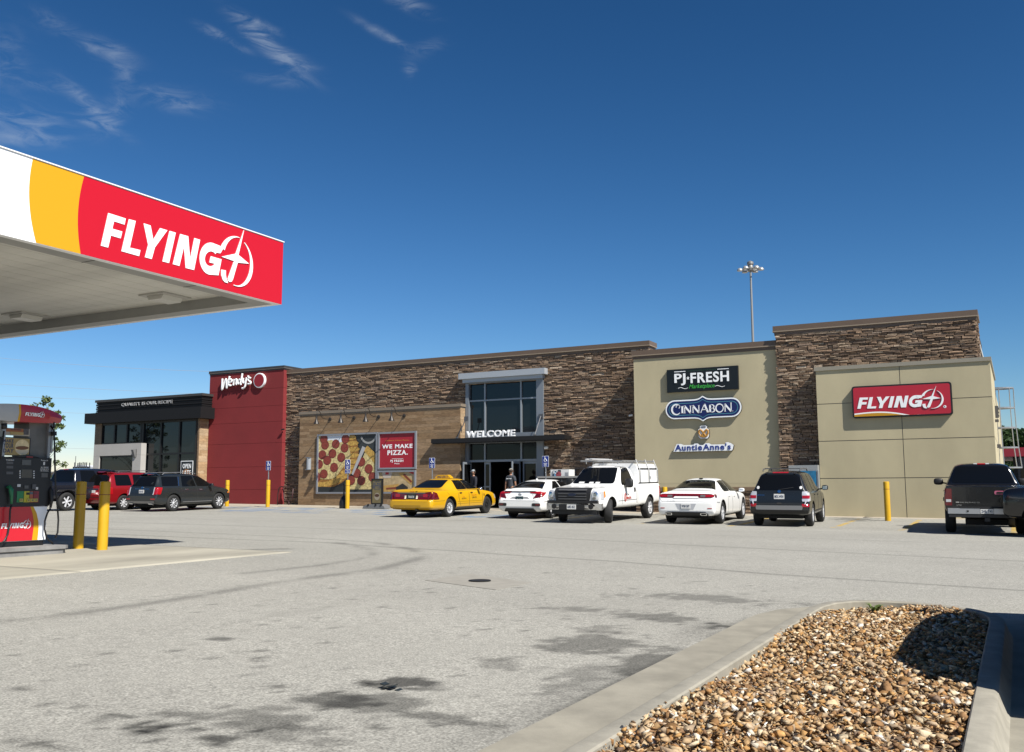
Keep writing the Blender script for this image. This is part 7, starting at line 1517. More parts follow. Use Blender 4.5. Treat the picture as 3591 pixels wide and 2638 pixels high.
# free standing poster board
p_ = Vector((onY(*kp(1172, 1600), 36.0).x, 36.0, 0)); p_.z = zf(p_.x, p_.y); x0, x1 = onY(*kp(1086, 1400), 36).x, onY(*kp(1262, 1400), 36).x; z0, z1 = onY(*kp(1172, 1555), 36).z, onY(*kp(1172, 1155), 36).z
o = thing('poster_stand', 'black framed pavement poster on a grey wheeled base', 'signboard', tuple(p_)); mb = MB(); f2 = .05
mb.box((x0, 35.96, z0), (x0+f2, 36.04, z1)); mb.box((x1-f2, 35.96, z0), (x1, 36.04, z1)); mb.box((x0+f2, 35.961, z1-f2), (x1-f2, 36.039, z1)); mb.box((x0+f2, 35.961, z0), (x1-f2, 36.039, z0+f2)); mb.build('frame', M_black, o)
MB().box((x0+f2, 35.985, z0+f2), (x1-f2, 36.015, z1-f2)).build('print', mat('print_olive', (.24, .19, .085), .5, noise=(4, .2)), o)
mb = MB(); wd = x1-x0-2*f2; hh_ = z1-z0
for s_, v0, v1, m_i in (('TASTE EVEN', .10, .13, .5), ('EAT WAY', .155, .24, .8), ('BETTER', .255, .385, .9), ('than fast food', .41, .44, .6)): text_in(mb, s_, ((x0+x1)/2-wd*m_i/2, z1-hh_*v1, (x0+x1)/2+wd*m_i/2, z1-hh_*v0), faceY(35.984), .04, 0, .003)
mb.build('lettering', M_ink, o); mb = MB(); mb.prism([((x0+x1)/2+.28*wd*cos(R(a)), z1-hh_*.70+.17*sin(R(a))) for a in range(0, 360, 15)], faceY(35.984), .002); mb.build('print_cup', mat('print_mug', (.42, .36, .27), .5), o); mb = MB(); mb.prism([((x0+x1)/2+.24*wd*cos(R(a)), z1-hh_*.66+.07*sin(R(a))) for a in range(0, 360, 15)], faceY(35.981), .002); mb.build('print_drink', mat('print_brown', (.09, .04, .02), .5), o)
mb = MB(); xm_ = (x0+x1)/2; mb.prism([(-.62, 0), (.62, 0), (.60, .10), (.35, .20), (-.35, .20), (-.60, .10)], lambda a, b_, d: Vector((xm_+a, 35.72+d, p_.z+.005+b_)), .56); mb.build('base', mat('base_grey', (.20, .205, .21), .5), o)
for sx in (-.3, .12, .42): MB().cyl((xm_+sx, 35.70, p_.z+.17), (xm_+sx, 35.76, p_.z+.17), .05, n=12).build('base_wheel', M_black, o)
for sx in (x0+.06, x1-.06): MB().box((sx-.03, 35.97, p_.z+.205), (sx+.03, 36.03, z0-.002)).build('upright', M_black, o)
# ice boxes
yi = 38.05; a_, b_ = onY(*kd(1860, 490), yi), onY(*kd(2225, 620), yi)
o = thing('ice_freezer', 'white ice freezer with a framed blue picture beside the doors', 'freezer', ((a_.x+b_.x)/2, yi, zf(a_.x, 38)))
MB().box((a_.x, yi, zf(a_.x, 38)+.02), (b_.x, 38.7, a_.z)).build('cabinet', mat('freezer_white', (.68, .68, .66), .4), o); c0, c1 = onY(*kd(1912, 500), yi), onY(*kd(2065, 622), yi)
MB().box((c0.x, yi-.03, c1.z-.1), (c1.x, yi-.002, c0.z)).build('picture_frame', M_black, o); MB().box((c0.x+.05, yi-.036, c1.z-.1), (c1.x-.05, yi-.031, c0.z-.06)).build('picture', mat('ice_picture', (.22, .42, .60), .4, noise=(6, .5)), o)
mb = MB(); q_ = onY(*kd(2025, 585), yi); mb.lathe([(.13, 0), (.13, -.004), (.01, -.004)], (q_.x, yi-.037, q_.z), 'y', 16); mb.build('picture_spot', mat('spot_red', (.42, .08, .10), .4), o); q_ = onY(*kd(1965, 550), yi); mb = MB(); text_in(mb, 'ICE', (q_.x-.12, q_.z-.05, q_.x+.12, q_.z+.12), faceY(yi-.037), .03, 0, .004); mb.build('lettering', M_sw, o)
mb = MB(); 
for i in range(5): xx = onY(*kd(2150+i*14, 550), yi).x; mb.box((xx-.006, yi-.008, c1.z-.1), (xx+.006, yi-.001, a_.z-.12))
mb.build('vent', mat('vent_grey', (.4, .4, .4), .5), o)
yi = 36.35; a_, b_ = onY(*k4(287, 1100), yi), onY(*k4(472, 1210), yi); o = thing('ice_freezer', 'silver ice freezer with a blue door picture by the khaki panel', 'freezer', ((a_.x+b_.x)/2, yi, zf(a_.x, 36)))
MB().box((a_.x, yi, zf(a_.x, 36)+.02), (b_.x-.02, 37.0, a_.z)).build('cabinet', mat('freezer_silver', (.44, .46, .46), .4, .3), o); c0, c1 = onY(*k4(398, 1133), yi), onY(*k4(458, 1215), yi); MB().box((c0.x-.3, yi-.02, .9), (c1.x, yi-.002, c0.z)).build('door_picture', mat('picture_blue', (.03, .22, .42), .3, noise=(2.5, .5)), o); MB().box((c1.x+.03, yi-.03, .9), (c1.x+.08, yi-.002, c0.z)).build('handle', M_steel, o)
# ------------------------------------------------------------------ people
M_skin = mat('skin', (.42, .22, .14), .5)
def skinned(name, nodes, edges, m, parent, sub=2, root=0):
    """one continuous surface grown along a skeleton: nodes = (x, y, z, radius x, radius y)"""
    bm = bmesh.new(); L = bm.verts.layers.skin.verify(); vs = []
    for n in nodes:
        v = bm.verts.new(n[:3]); v[L].radius = (n[3], n[4] if len(n) > 4 else n[3]); vs.append(v)
    vs[root][L].use_root = True
    for a, b_ in edges: bm.edges.new((vs[a], vs[b_]))
    me = bpy.data.meshes.new(name); bm.to_mesh(me); bm.free(); o = bpy.data.objects.new(name, me); COL.objects.link(o)
    s_ = o.modifiers.new('k', 'SKIN'); s_.use_smooth_shade = True; u = o.modifiers.new('s', 'SUBSURF'); u.levels = sub; u.render_levels = sub
    bake(o); o.data.materials.clear(); o.data.materials.append(m); o.data.polygons.foreach_set('use_smooth', [True]*len(o.data.polygons))
    if parent: o.parent = parent
    return o
def blob(name, c, r, m, parent, shape=None):
    bm = bmesh.new(); bmesh.ops.create_uvsphere(bm, u_segments=20, v_segments=14, radius=1)
    for v in bm.verts:
        p = v.co.copy()
        if shape: p = shape(p)
        v.co = Vector((p.x*r[0]+c[0], p.y*r[1]+c[1], p.z*r[2]+c[2]))
    me = bpy.data.meshes.new(name); bm.to_mesh(me); bm.free(); me.materials.append(m); me.polygons.foreach_set('use_smooth', [True]*len(me.polygons)); o = bpy.data.objects.new(name, me); COL.objects.link(o); o.parent = parent; return o
def hand_nodes(w, d, s=1, curl=.5):
    """palm, four bent fingers of different lengths, thumb from the side; w = wrist, d = direction down the arm"""
    w, d = Vector(w), Vector(d).normalized(); side = d.cross(Vector((0, -1, 0))).normalized(); fr_ = side.cross(d).normalized()
    N_ = [(*(w+d*.045), .030, .016), (*(w+d*.085), .034, .015)]; E_ = [(0, 1)]
    for i, (off, ln) in enumerate(((-.030, .068), (-.010, .078), (.010, .074), (.029, .058))):
        a = w+d*.10+side*off; b_ = a+d*ln*.5+fr_*curl*.012*s; c_ = b_+d*ln*.4+fr_*curl*.028*s; k_ = len(N_); N_ += [(*a, .010), (*b_, .009), (*c_, .0075)]; E_ += [(1, k_), (k_, k_+1), (k_+1, k_+2)]
    a = w+d*.05-side*.032*1+fr_*.012; b_ = a+d*.035-side*.012+fr_*.018; c_ = b_+d*.026+fr_*.01; k_ = len(N_); N_ += [(*a, .012), (*b_, .010), (*c_, .008)]; E_ += [(0, k_), (k_, k_+1), (k_+1, k_+2)]
    return N_, E_
def person(label, loc, rz, shirt, sleeve_long, trousers, cap, mask=None, turn=0, step=.0, armL=(0, 0), armR=(0, 0), hold=None, tee_text=None):
    """faces +x... local: front = -Y, right hand at -X"""
    o = thing('person', label, 'person', loc, rz)
    def arm(s, sw, bend):   # swing forward and elbow bend (radians)
        sh = Vector((s*.19, 0, 1.43)); el = sh+Vector((s*.055, -sin(sw)*.29, -cos(sw)*.29)); wr_ = el+Vector((s*.015, -sin(sw+bend)*.25, -cos(sw+bend)*.25)); return sh, el, wr_
    N_ = [(0, 0, .98, .14, .11), (0, .0, 1.16, .125, .095), (0, 0, 1.34, .155, .10), (0, 0, 1.46, .10, .075), (0, -.01, 1.53, .052, .052), (0, -.015, 1.59, .05, .052)]
    E_ = [(0, 1), (1, 2), (2, 3), (3, 4), (4, 5)]
    legs = []
    for s in (-1, 1):
        st = step*s; h_ = Vector((s*.095, 0, .93)); kn = Vector((s*.10, -st*.5-.02, .50)); an = Vector((s*.105, -st*.55+.05*(st < 0), .09)); tp = an+Vector((s*.02, -.14, -.055)); legs.append((h_, kn, an, tp))
        k_ = len(N_); N_ += [(*h_, .085), (*kn, .055), (*an, .042), (*tp, .035, .028)]; E_ += [(0, k_), (k_, k_+1), (k_+1, k_+2), (k_+2, k_+3)]
    arms = []
    for s, (sw, bd_) in ((-1, armR), (1, armL)):
        sh, el, wr_ = arm(s, sw, bd_); arms.append((sh, el, wr_)); k_ = len(N_); N_ += [(*sh, .062), (*el, .043), (*wr_, .029)]; E_ += [(3, k_), (k_, k_+1), (k_+1, k_+2)]
        hn, he = hand_nodes(wr_, wr_-el, s); b0 = len(N_); N_ += hn; E_ += [(k_+2, b0)]+[(a+b0, c_+b0) for a, c_ in he]
    skinned('body', N_, E_, M_skin, o, 2)
    # head: skull, jaw, nose, ears, eyes, mouth
    hc = Vector((0, -.02, 1.695)); M_ = Matrix.Rotation(turn, 4, 'Z'); Q = lambda x, y, z: tuple(hc+M_ @ Vector((x, y, z)))
    def skull(p):
        q = p.copy(); 
        if q.z < 0: q.x *= 1-.30*(-q.z)**1.3; q.y = q.y*(1-.12*-q.z)-.10*(-q.z)
        return M_.to_3x3() @ Vector((q.x*.078, q.y*.098, q.z*.118))
    hd_ = blob('head', hc, (1, 1, 1), M_skin, o, skull)
    blob('nose', Q(0, -.105, -.012), (.014, .018, .022), M_skin, hd_)
    for s in (-1, 1):
        blob('ear', Q(s*.080, .005, -.005), (.012, .022, .033), M_skin, hd_); blob('eye', Q(s*.030, -.090, .018), (.013, .008, .008), M_plate, hd_); blob('iris', Q(s*.030, -.097, .018), (.006, .004, .006), M_ink, hd_)
    if mask:
        blob('face_mask', Q(0, -.068, -.052), (.066, .060, .058), mask, o)
        for s in (-1, 1):
            mb = MB(); mb.tube([Q(s*.055, -.075, -.03), Q(s*.078, -.02, -.01), Q(s*.082, .018, .01)], .004, 5); mb.build('mask_strap', mask, o, local=True)
    else: blob('mouth', Q(0, -.098, -.058), (.024, .010, .006), mat('lip', (.35, .12, .10), .5), hd_)
    blob('hair', Q(0, .022, .025), (.083, .092, .098), mat('short_hair', (.045, .03, .02), .7), o, lambda p: M_.to_3x3() @ Vector((p.x, max(p.y, -.35), max(p.z, -.75))) if False else Vector((p.x, max(p.y, -.30), max(p.z, -.72))))
    if cap:
        cp = blob('cap', Q(0, .0, .050), (.088, .104, .086), cap, o, lambda p: Vector((p.x, p.y, max(p.z, -.10))))
        mb = MB(); n_ = 12; top = [Q(.075*cos(R(180+180*i/n_)), -.075+.095*sin(R(180+180*i/n_)), .048) for i in range(n_+1)]; bt = [Q(.075*cos(R(180+180*i/n_)), -.075+.095*sin(R(180+180*i/n_)), .040) for i in range(n_+1)]
        mb.add(top+bt, [tuple(range(n_+1)), tuple(range(2*n_+1, n_, -1))]+[(i, i+1, n_+2+i, n_+1+i) for i in range(n_)]+[(n_, 0, n_+1, 2*n_+1)]); mb.build('cap_peak', cap, cp, local=True)
    # clothes follow the body a little outside it
    N2 = [(0, 0, .93, .168, .130), (0, .0, 1.08, .160, .122), (0, 0, 1.22, .160, .122), (0, 0, 1.36, .178, .122), (0, 0, 1.465, .115, .090), (0, -.008, 1.505, .064, .064)]; E2 = [(0, 1), (1, 2), (2, 3), (3, 4), (4, 5)]
    for (sh, el, wr_) in arms:
        k_ = len(N2)
        if sleeve_long: N2 += [(*sh, .082), (*el, .062), (*(wr_-(wr_-el)*.08), .044)]; E2 += [(4, k_), (k_, k_+1), (k_+1, k_+2)]
        else: N2 += [(*sh, .084), (*(sh+(el-sh)*.72), .074)]; E2 += [(4, k_), (k_, k_+1)]
    sh_ = skinned('shirt', N2, E2, shirt, o, 2)
    N3 = [(0, 0, 1.02, .150, .118), (0, 0, .94, .158, .125)]; E3 = [(0, 1)]
    for (h_, kn, an, tp) in legs: k_ = len(N3); N3 += [(*h_, .102), (*kn, .080), (*(an+Vector((0, 0, .02))), .066)]; E3 += [(1, k_), (k_, k_+1), (k_+1, k_+2)]
    skinned('trousers', N3, E3, trousers, o, 2)
    for (h_, kn, an, tp) in legs: skinned('shoe', [(*(an+Vector((0, .03, -.04))), .05, .045), (*(an+Vector((0, -.05, -.045))), .05, .042), (*(tp+Vector((0, -.03, .005))), .045, .032)], [(0, 1), (1, 2)], M_black, o, 2)
    if tee_text:
        mb = MB(); f_ = lambda a, b_, d: Vector((-a, .128+d-.9*max(0, abs(a)-.02)**2*3, b_)); text_in(mb, tee_text, (-.09, 1.345, .11, 1.385), f_, .03, 0, .006); mb.lathe([(.030, 0), (.030, .008), (.01, .008)], (.125, .118, 1.365), 'y', 14); mb.build('shirt_print', M_sw, o, local=True)
    if hold:
        q_ = arms[hold[0]][2]+(arms[hold[0]][2]-arms[hold[0]][1]).normalized()*.10+Vector((0, -.03, 0)); mb = MB(); mb.bbox((q_.x, q_.y, q_.z), (.10, .05, .09), Matrix.Translation(q_) @ Matrix.Rotation(.4, 4, 'X') @ Matrix.Translation(-q_)); w_ = mb.build('held_packet', M_sw, None, local=True, loc=tuple(q_)); bpy.context.view_layer.update()
        w_.location = Matrix.Translation(loc) @ Matrix.Rotation(rz, 4, 'Z') @ q_; w_.rotation_euler = (0, 0, rz); tag(w_, 'small white packet in the hand of the masked person', 'packet')
    return o
pa = onY(*kd(345, 700), 37.35); pb = onY(*kd(1075, 700), 37.7)
hA_ = onY(*kd(335, 500), 37.35).z-zf(pa.x, 37.35); hB_ = onY(*kd(1035, 478), 37.7).z-zf(pb.x, 37.7)
a_ = person('person in dark navy top, pale cap and black face mask coming out of the doors', (pa.x, 37.35, zf(pa.x, 37.35)), R(-30), mat('navy_cloth', (.012, .014, .026), .85), True, mat('dark_trousers', (.02, .02, .022), .85), mat('cap_pale', (.34, .38, .40), .8), M_black, turn=R(-38), step=.22, armL=(.12, .25), armR=(-.1, .3), hold=(1,))
a_.scale = (hA_/1.80,)*3
b_ = person('person in grey t-shirt and grey cap walking towards the doors', (pb.x, 37.7, zf(pb.x, 37.7)), R(172), mat('grey_tee', (.055, .065, .080), .9), False, mat('jeans', (.03, .04, .07), .85), mat('cap_grey', (.36, .35, .31), .85), None, turn=R(40), step=.2, armL=(-.15, .15), armR=(.05, .1), tee_text='acme co')
b_.scale = (hB_/1.80,)*3
for o in list(kids(b_)):
    if o.name.startswith('shirt_print'): pass

# ------------------------------------------------------------------ trees
def tree(name, label, loc, height, spread, leafn, leaf, cols, trunk_r, cat='tree', group=None, base=.25, clumps=26, seed=1, bark=(.12, .09, .07), airy=1.0):
    rng = np.random.default_rng(seed); rd = random.Random(seed)
    o = thing(name, label, cat, loc, 0, group)
    mb = MB(); top = Vector((rd.uniform(-.1, .1), rd.uniform(-.1, .1), height*.93)); tr_ = [Vector((0, 0, -.15)), Vector((.02, 0, height*.3)), Vector((-.03, .04, height*.6)), top]
    mb.tube(tr_, [trunk_r, trunk_r*.8, trunk_r*.5, trunk_r*.15], 9); cl = []
    for i in range(clumps):
        h_ = base+(1-base)*rd.random()**.9; a = rd.uniform(0, 2*pi); z_ = height*h_; prof = sin(pi*min(1, (h_-base)/(1-base)*.86+.16))**.7
        r_ = spread*prof*rd.uniform(.35, 1.0); c_ = Vector((r_*cos(a), r_*sin(a), z_+.12*r_)); cl.append((c_, spread*rd.uniform(.22, .42)*airy))
        s_ = Vector((0, 0, max(height*.12, z_-r_*.75))); mid = (s_+c_)/2+Vector((0, 0, .10*r_)); mb.tube([s_, mid, c_], [trunk_r*.32, trunk_r*.2, trunk_r*.06], 5)
    mb.build('trunk', mat('bark_'+name+str(int(bark[0]*100)), bark, .9, noise=(9, .3)), o, local=True, smooth=True)
    per = leafn//clumps; P_ = []
    for c_, r_ in cl:
        d_ = rng.normal(size=(per, 3)); d_ /= np.linalg.norm(d_, axis=1)[:, None]; rad = r_*rng.random(per)**.45
        P_.append(np.array(c_)+d_*rad[:, None]*np.array((1, 1, .75)))
    P_ = np.concatenate(P_); n_ = len(P_); u = rng.normal(size=(n_, 3)); u /= np.linalg.norm(u, axis=1)[:, None]; t_ = rng.normal(size=(n_, 3)); v_ = np.cross(u, t_); v_ /= np.linalg.norm(v_, axis=1)[:, None]
    sz = leaf*rng.uniform(.6, 1.35, n_)[:, None]
    V_ = np.stack([P_-u*sz, P_-v_*sz*.5, P_+u*sz, P_+v_*sz*.5], 1).reshape(-1, 3); F_2 = np.arange(n_*4).reshape(-1, 4)
    cc = np.array(cols)[rng.integers(len(cols), size=n_)]*rng.uniform(.7, 1.25, (n_, 1))
    np_mesh('crown', V_, F_2, leaf_mat(), cc, o); return o
def leaf_mat():
    if 'leaf' in MATS: return MATS['leaf']
    m = attr_mat('leaf', .55, (3, .15), None, .3); t_ = m.node_tree; b_ = t_.nodes['Principled BSDF']; out = t_.nodes['Material Output']
    tr_ = t_.nodes.new('ShaderNodeBsdfTranslucent'); ad_ = t_.nodes.new('ShaderNodeMixShader'); ad_.inputs[0].default_value = .35; src = b_.inputs['Base Color'].links[0].from_socket
    t_.links.new(src, tr_.inputs[0]); t_.links.new(b_.outputs[0], ad_.inputs[1]); t_.links.new(tr_.outputs[0], ad_.inputs[2]); t_.links.new(ad_.outputs[0], out.inputs['Surface']); return m
tx, ty = -47.9, 34.4
tree('tree', 'young pale green tree beside the restaurant, behind the fuel dispenser', (tx, ty, zf(tx, ty)), 5.9, 1.5, 2700, .085, [(.13, .19, .045), (.18, .24, .07), (.10, .15, .035), (.21, .26, .10)], .07, base=.18, clumps=60, seed=5, airy=.46)
far_c = [(.035, .075, .018), (.05, .10, .025), (.028, .06, .016), (.06, .11, .03)]
G2 = 'trees behind the fuel lanes'
for i, (px, py, D, lab) in enumerate(((3512, 1520, 150, 'dark green tree rising behind the ladder cage'), (3560, 1528, 158, 'green tree above the far red fascia'), (3600, 1534, 150, 'green tree at the right edge above the far red fascia'), (3640, 1522, 165, 'tall tree beyond the right edge of the view'), (3470, 1540, 170, 'tree hidden mostly by the corner of the store'))):
    d_ = ray(px, py); p_ = d_*(D/d_.y); tree('tree', lab, (p_.x, D, .1), p_.z+CAM_Z-.1, 5.2, 9000, .34, far_c, .3, group=G2, base=.08, clumps=44, seed=20+i)
G3 = 'far trees on the left horizon'
for i, (px, py, D) in enumerate(((208, 1660, 190), (262, 1676, 230))):
    d_ = ray(px, py); p_ = d_*(D/d_.y); tree('tree', ['round tree far off behind the navy pickup', 'small tree on the horizon beside the white trailer'][i], (p_.x, D, .4), max(3.5, p_.z+CAM_Z-.4), 4.2, 3500, .40, [(.06, .10, .04), (.08, .12, .05)], .25, group=G3, base=.05, clumps=30, seed=40+i)

# ------------------------------------------------------------------ far things
# light mast behind the store
D_ = 95.0; pt = onY(2632, 948, D_); pbm = onY(2643, 1200, D_); 
ms = thing('light_mast', 'tall lighting mast with a ring of flood lamps rising behind the store', 'light mast', (pt.x, D_, .3))
MB().cyl((pt.x, D_, .3), (pt.x, D_, pt.z+.2), .20, .10, 14).build('mast', mat('mast_grey', (.36, .37, .37), .5, .4), ms, angle=40)
mb = MB(); mb.lathe([(.22, -.1), (.32, 0), (.32, .25), (.25, .5), (.34, .62), (.32, .85), (.02, 1.0)], (pt.x, D_, pt.z), n=18); mb.tube([(pt.x+.8*cos(i*pi/8), D_+.8*sin(i*pi/8), pt.z+.05) for i in range(17)], .06, 6); mb.build('lamp_ring', mat('ring_grey', (.30, .30, .29), .5, .4), ms, angle=40)
for i in range(6):
    a = i*pi/3+.3; c_ = Vector((pt.x+1.05*cos(a), D_+1.05*sin(a), pt.z+.12)); mb = MB(); mb.lathe([(.26, -.16), (.30, -.14), (.29, -.04), (.17, .12), (.02, .16)], tuple(c_), n=16); mb.cyl((pt.x, D_, pt.z+.1), c_, .05, n=6); mb.build('flood_lamp', mat('lamp_silver', (.55, .56, .55), .35, .4), ms, angle=40)
# ladder with its safety cage on the side wall
yl = 45.0; xl = onY(3494, 1500, yl).x; zt_l = onY(3530, 1362, yl).z; zb_l = onY(3560, 1640, yl).z
ld = thing('roof_ladder', 'galvanised roof ladder inside a hooped safety cage on the end wall', 'ladder', (xl, yl, .3)); M_lad = mat('ladder_galv', (.52, .53, .53), .4, .7)
xw_ = xn1-.02
mb = MB(); xr_ = xl+.02
for dy in (-.24, .24): mb.box((xr_-.03, yl+dy-.02, zf(xl, yl)), (xr_+.04, yl+dy+.02, zt_l))
z_ = .7
while z_ < zt_l: mb.cyl((xr_, yl-.24, z_), (xr_, yl+.24, z_), .014, n=6); z_ += .30
for zz_ in (1.2, 2.6, 4.0, 5.4): 
    for dy in (-.24, .24): mb.box((xw_-.01, yl+dy-.03, zz_-.03), (xr_-.031, yl+dy+.03, zz_+.03))
mb.build('ladder_rails', M_lad, ld)
mb = MB(); cgx = xr_; hoops = np.linspace(zb_l, zt_l, 5)
for k_, zz_ in enumerate(hoops):
    fl = 1.0+.18*(1-k_/4.0)**3; pts = [(cgx+.72*fl*sin(pi*i/14), yl-.37*fl*cos(pi*i/14), zz_) for i in range(15)]
    for p_, q_ in zip(pts[:-1], pts[1:]): 
        d_ = Vector(q_)-Vector(p_); n_ = Vector((-d_.y, d_.x, 0)).normalized()*.006; P_ = [Vector(p_)-n_, Vector(q_)-n_, Vector(q_)+n_, Vector(p_)+n_]; mb.add([v+Vector((0, 0, -.03)) for v in P_]+[v+Vector((0, 0, .03)) for v in P_], [(0, 1, 2, 3), (7, 6, 5, 4), (0, 4, 5, 1), (1, 5, 6, 2), (2, 6, 7, 3), (3, 7, 4, 0)])
mb.build('cage_hoop', M_lad, ld)
for i in (1, 4, 7, 10, 13):
    mb = MB(); mb.tube([(cgx+.71*(1+.18*(1-k_/4.0)**3)*sin(pi*i/14), yl-.36*(1+.18*(1-k_/4.0)**3)*cos(pi*i/14), zz_) for k_, zz_ in enumerate(hoops)], .02, 6); mb.build('cage_bar', M_lad, ld)
# boxes on the end wall
for (x_, y_, yy, w_, h_, lab) in ((3496, 1445, 40.5, .22, .45, 'dark louvred box high on the end wall'), (3493, 1476, 39.2, .10, .10, 'small dark fitting under the louvred box'), (3498, 1565, 40.2, .2, .14, 'small dark box low on the end wall')):
    p_ = onX(x_, y_, xn1) if False else Vector((xn1, yy, onY(x_, y_, yy).z)); o = thing('wall_box', lab, 'utility box', tuple(p_)); mb = MB(); mb.box((xn1+.001, yy-w_/2, p_.z-h_/2), (xn1+.12, yy+w_/2, p_.z+h_/2)); mb.build('box', M_gtrim, o)
    mb = MB()
    for i in range(3): mb.box((xn1+.1205, yy-w_/2+.02, p_.z-h_/2+h_*(i+.4)/3.4), (xn1+.135, yy+w_/2-.02, p_.z-h_/2+h_*(i+.7)/3.4))
    mb.build('louvre', M_black, o)
# far red fuel lane canopy on the right and what stands under it
D_ = 92.0; q0, q1 = onY(3505, 1571, D_), onY(3505, 1602, D_); fc = thing('truck_canopy', 'far red canopy over the lorry fuel lanes behind the store', 'canopy', (q0.x+8, D_, .2))
MB().box((q0.x-2, D_, q1.z), (q0.x+26, D_+14, q0.z)).build('fascia', mat('far_red', (.36, .02, .035), .5), fc)
for x_ in (q0.x+1.2, q0.x+6, q0.x+12): MB().box((x_-.25, D_+3, .1), (x_+.25, D_+3.5, q1.z)).build('column', mat('far_column', (.10, .10, .10), .6), fc)
tk = thing('lorry', 'dark lorry waiting under the far red canopy', 'lorry', (q0.x+4.6, D_-6, .2)); xx = onY(3568, 1620, D_-6).x
mb = MB(); mb.prism([(0, .9), (2.4, .9), (2.4, 3.3), (2.1, 3.9), (.3, 3.9), (0, 3.3)], lambda a, b_, d: Vector((xx+a, D_-6+d, b_)), 2.4); mb.build('cab', mat('lorry_dark', (.012, .013, .018), .3), tk); MB().box((xx+.05, D_-3.5, 1.0), (xx+2.4, D_+6, 4.0)).build('trailer', mat('trailer_dark', (.02, .02, .022), .5), tk); MB().box((xx+.2, D_-6.02, 2.2), (xx+2.2, D_-6.001, 3.1)).build('windshield', M_autog, tk)
for sx in (.2, 2.2): MB().cyl((xx+sx-.15, D_-5, .7), (xx+sx+.15, D_-5, .7), .52, n=20).build('wheel', M_tyre, tk)
MB().box((xx+.3, D_-6.1, .55), (xx+2.1, D_-6.001, .88)).build('bumper', M_chrome, tk)
for i, (x_, y_, s_) in enumerate(((3556, 1690, 1.6), (3578, 1668, 1.9))):
    o = copy_tree(black_pickup); o['label'] = ['black pickup far behind, beyond the roof ladder', 'black pickup farthest right behind, under the red canopy'][i]; p_ = onY(x_, y_, 62+i*14); o.location = (p_.x, 62+i*14, .25); o.rotation_euler = (0, 0, R(90))
# left horizon: white trailer with stakes, low pale buildings
D_ = 88.0; P = lambda x, y: onY(*k1(x, y), D_)
lt = thing('flatbed_trailer', 'white lorry with dark sleeper roof and upright stakes behind the navy pickup', 'lorry', (P(620, 860).x, D_, .4)); c0, c1 = P(545, 862), P(552, 815); c2, c3 = P(548, 853), P(672, 905)
MB().prism([(c0.x, .9), (P(706, 900).x, .9), (P(706, 900).x, P(700, 855).z), (c0.x+.9, P(600, 838).z), (c0.x, P(545, 850).z)], lambda a, b_, d: Vector((a, D_+.5+d, b_)), 2.2).build('cab', mat('lorry_white', (.62, .63, .64), .5), lt)
MB().prism([(c2.x+.1, .8), (c3.x, .8), (c3.x, P(670, 853).z), (c2.x+.4, P(560, 853).z)], lambda a, b_, d: Vector((a, D_+d, b_)), .49).build('sleeper', mat('sleeper_blue', (.016, .018, .035), .4), lt)
for i, (x_, y_) in enumerate(((593, 820), (617, 824), (630, 820), (642, 822), (657, 818), (671, 820), (684, 820), (708, 822))): q_ = P(x_, y_); MB().cyl((q_.x, D_-.3, .8), (q_.x, D_-.3, q_.z), .075, n=8).build('stake', mat('stake_grey', (.10, .105, .11), .4, .5), lt)
for sx in (c0.x+1, c0.x+3.2, c0.x+4.4): MB().cyl((sx, D_-.2, .9), (sx, D_+.1, .9), .5, n=18).build('wheel', M_tyre, lt)
tw = P(586, 770); MB().cyl((tw.x, 140, .3), (tw.x*140/88, 140, 9), .05, n=6)
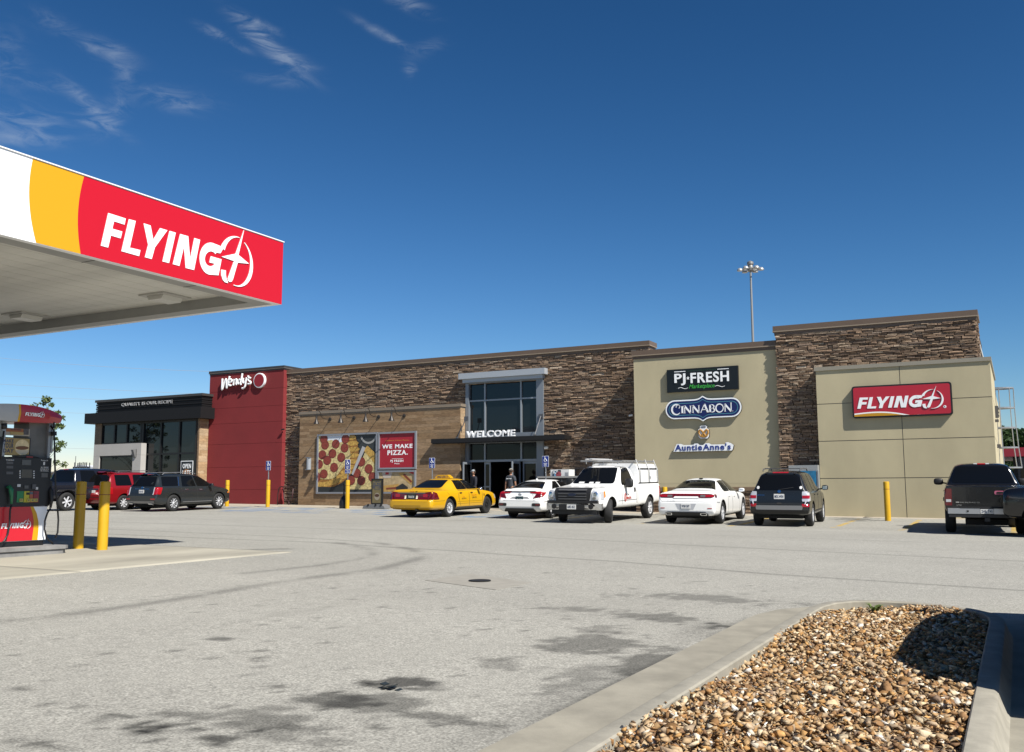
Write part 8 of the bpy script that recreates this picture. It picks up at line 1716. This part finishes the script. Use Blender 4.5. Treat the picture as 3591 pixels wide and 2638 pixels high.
o = thing('radio_pole', 'thin pole standing behind the white lorry', 'pole', (tw.x*1.3, D_*1.3, .3)); MB().cyl((tw.x*1.3, D_*1.3, .3), (tw.x*1.3, D_*1.3, onY(*k1(586, 770), D_*1.3).z), .09, .05, 8).build('pole', M_gtrim, o); MB().cyl((tw.x*1.3, D_*1.3, .3), (tw.x*1.3, D_*1.3, 1.0), .16, n=8).build('pole_foot', M_gtrim, o)
D_ = 170.0
for i, (x0_, x1_, y_, m, lab) in enumerate(((330, 530, 902, mat('far_wall_tan', (.42, .36, .30), .8), 'low tan building far off behind the young tree'), (480, 730, 880, mat('far_wall_white', (.55, .56, .57), .8), 'long white building on the horizon left of the restaurant'))):
    p_, q_ = onY(*k1(x0_, y_), D_+i*40), onY(*k1(x1_, y_), D_+i*40); o = thing('far_building', lab, 'building', ((p_.x+q_.x)/2, D_+i*40, .4)); MB().box((p_.x, D_+i*40, .2), (q_.x, D_+i*40+12, p_.z)).build('wall', m, o); MB().box((p_.x-.4, D_+i*40-.4, p_.z+.001), (q_.x+.4, D_+i*40+12.4, p_.z+.35)).build('roof', mat('far_roof', (.30, .29, .28), .7), o)
    for k_ in range(6): xx = p_.x+(q_.x-p_.x)*(k_+.5)/6; MB().box((xx-.8, D_+i*40-.05, 1.2), (xx+.8, D_+i*40-.002, 2.6)).build('window', M_autog, o)
# overhead wires
M_wire = mat('wire_bright', (.75, .76, .77), .35, .3)
for i, (pts, lab) in enumerate(((((0, 12), (430, 52), (1605, 116)), 'highest thin overhead wire on the left'), (((0, 215), (800, 256), (1560, 292)), 'second overhead wire down on the left'), (((0, 306), (500, 325), (1000, 345)), 'third overhead wire, faint, on the left'), (((300, 425), (480, 434), (700, 442)), 'overhead wire meeting the black fascia'), (((400, 708), (540, 711), (760, 716)), 'lowest overhead wire above the white lorry'))):
    Yw = 75.0+i*6
    P_ = [onY(*k1(*p_), Yw) for p_ in pts]; zs_ = np.polyfit([p_.x for p_ in P_], [p_.z for p_ in P_], 2); xs_ = np.linspace(P_[0].x-6, P_[2].x+8, 24)
    mb = MB(); mb.tube([(x_, Yw, float(np.polyval(zs_, x_))) for x_ in xs_], .016, 5); tag(mb.build('overhead_wire', M_wire, None, loc=(float(xs_[12]), Yw, float(np.polyval(zs_, xs_[12])))), lab, 'wire', 'overhead wires')
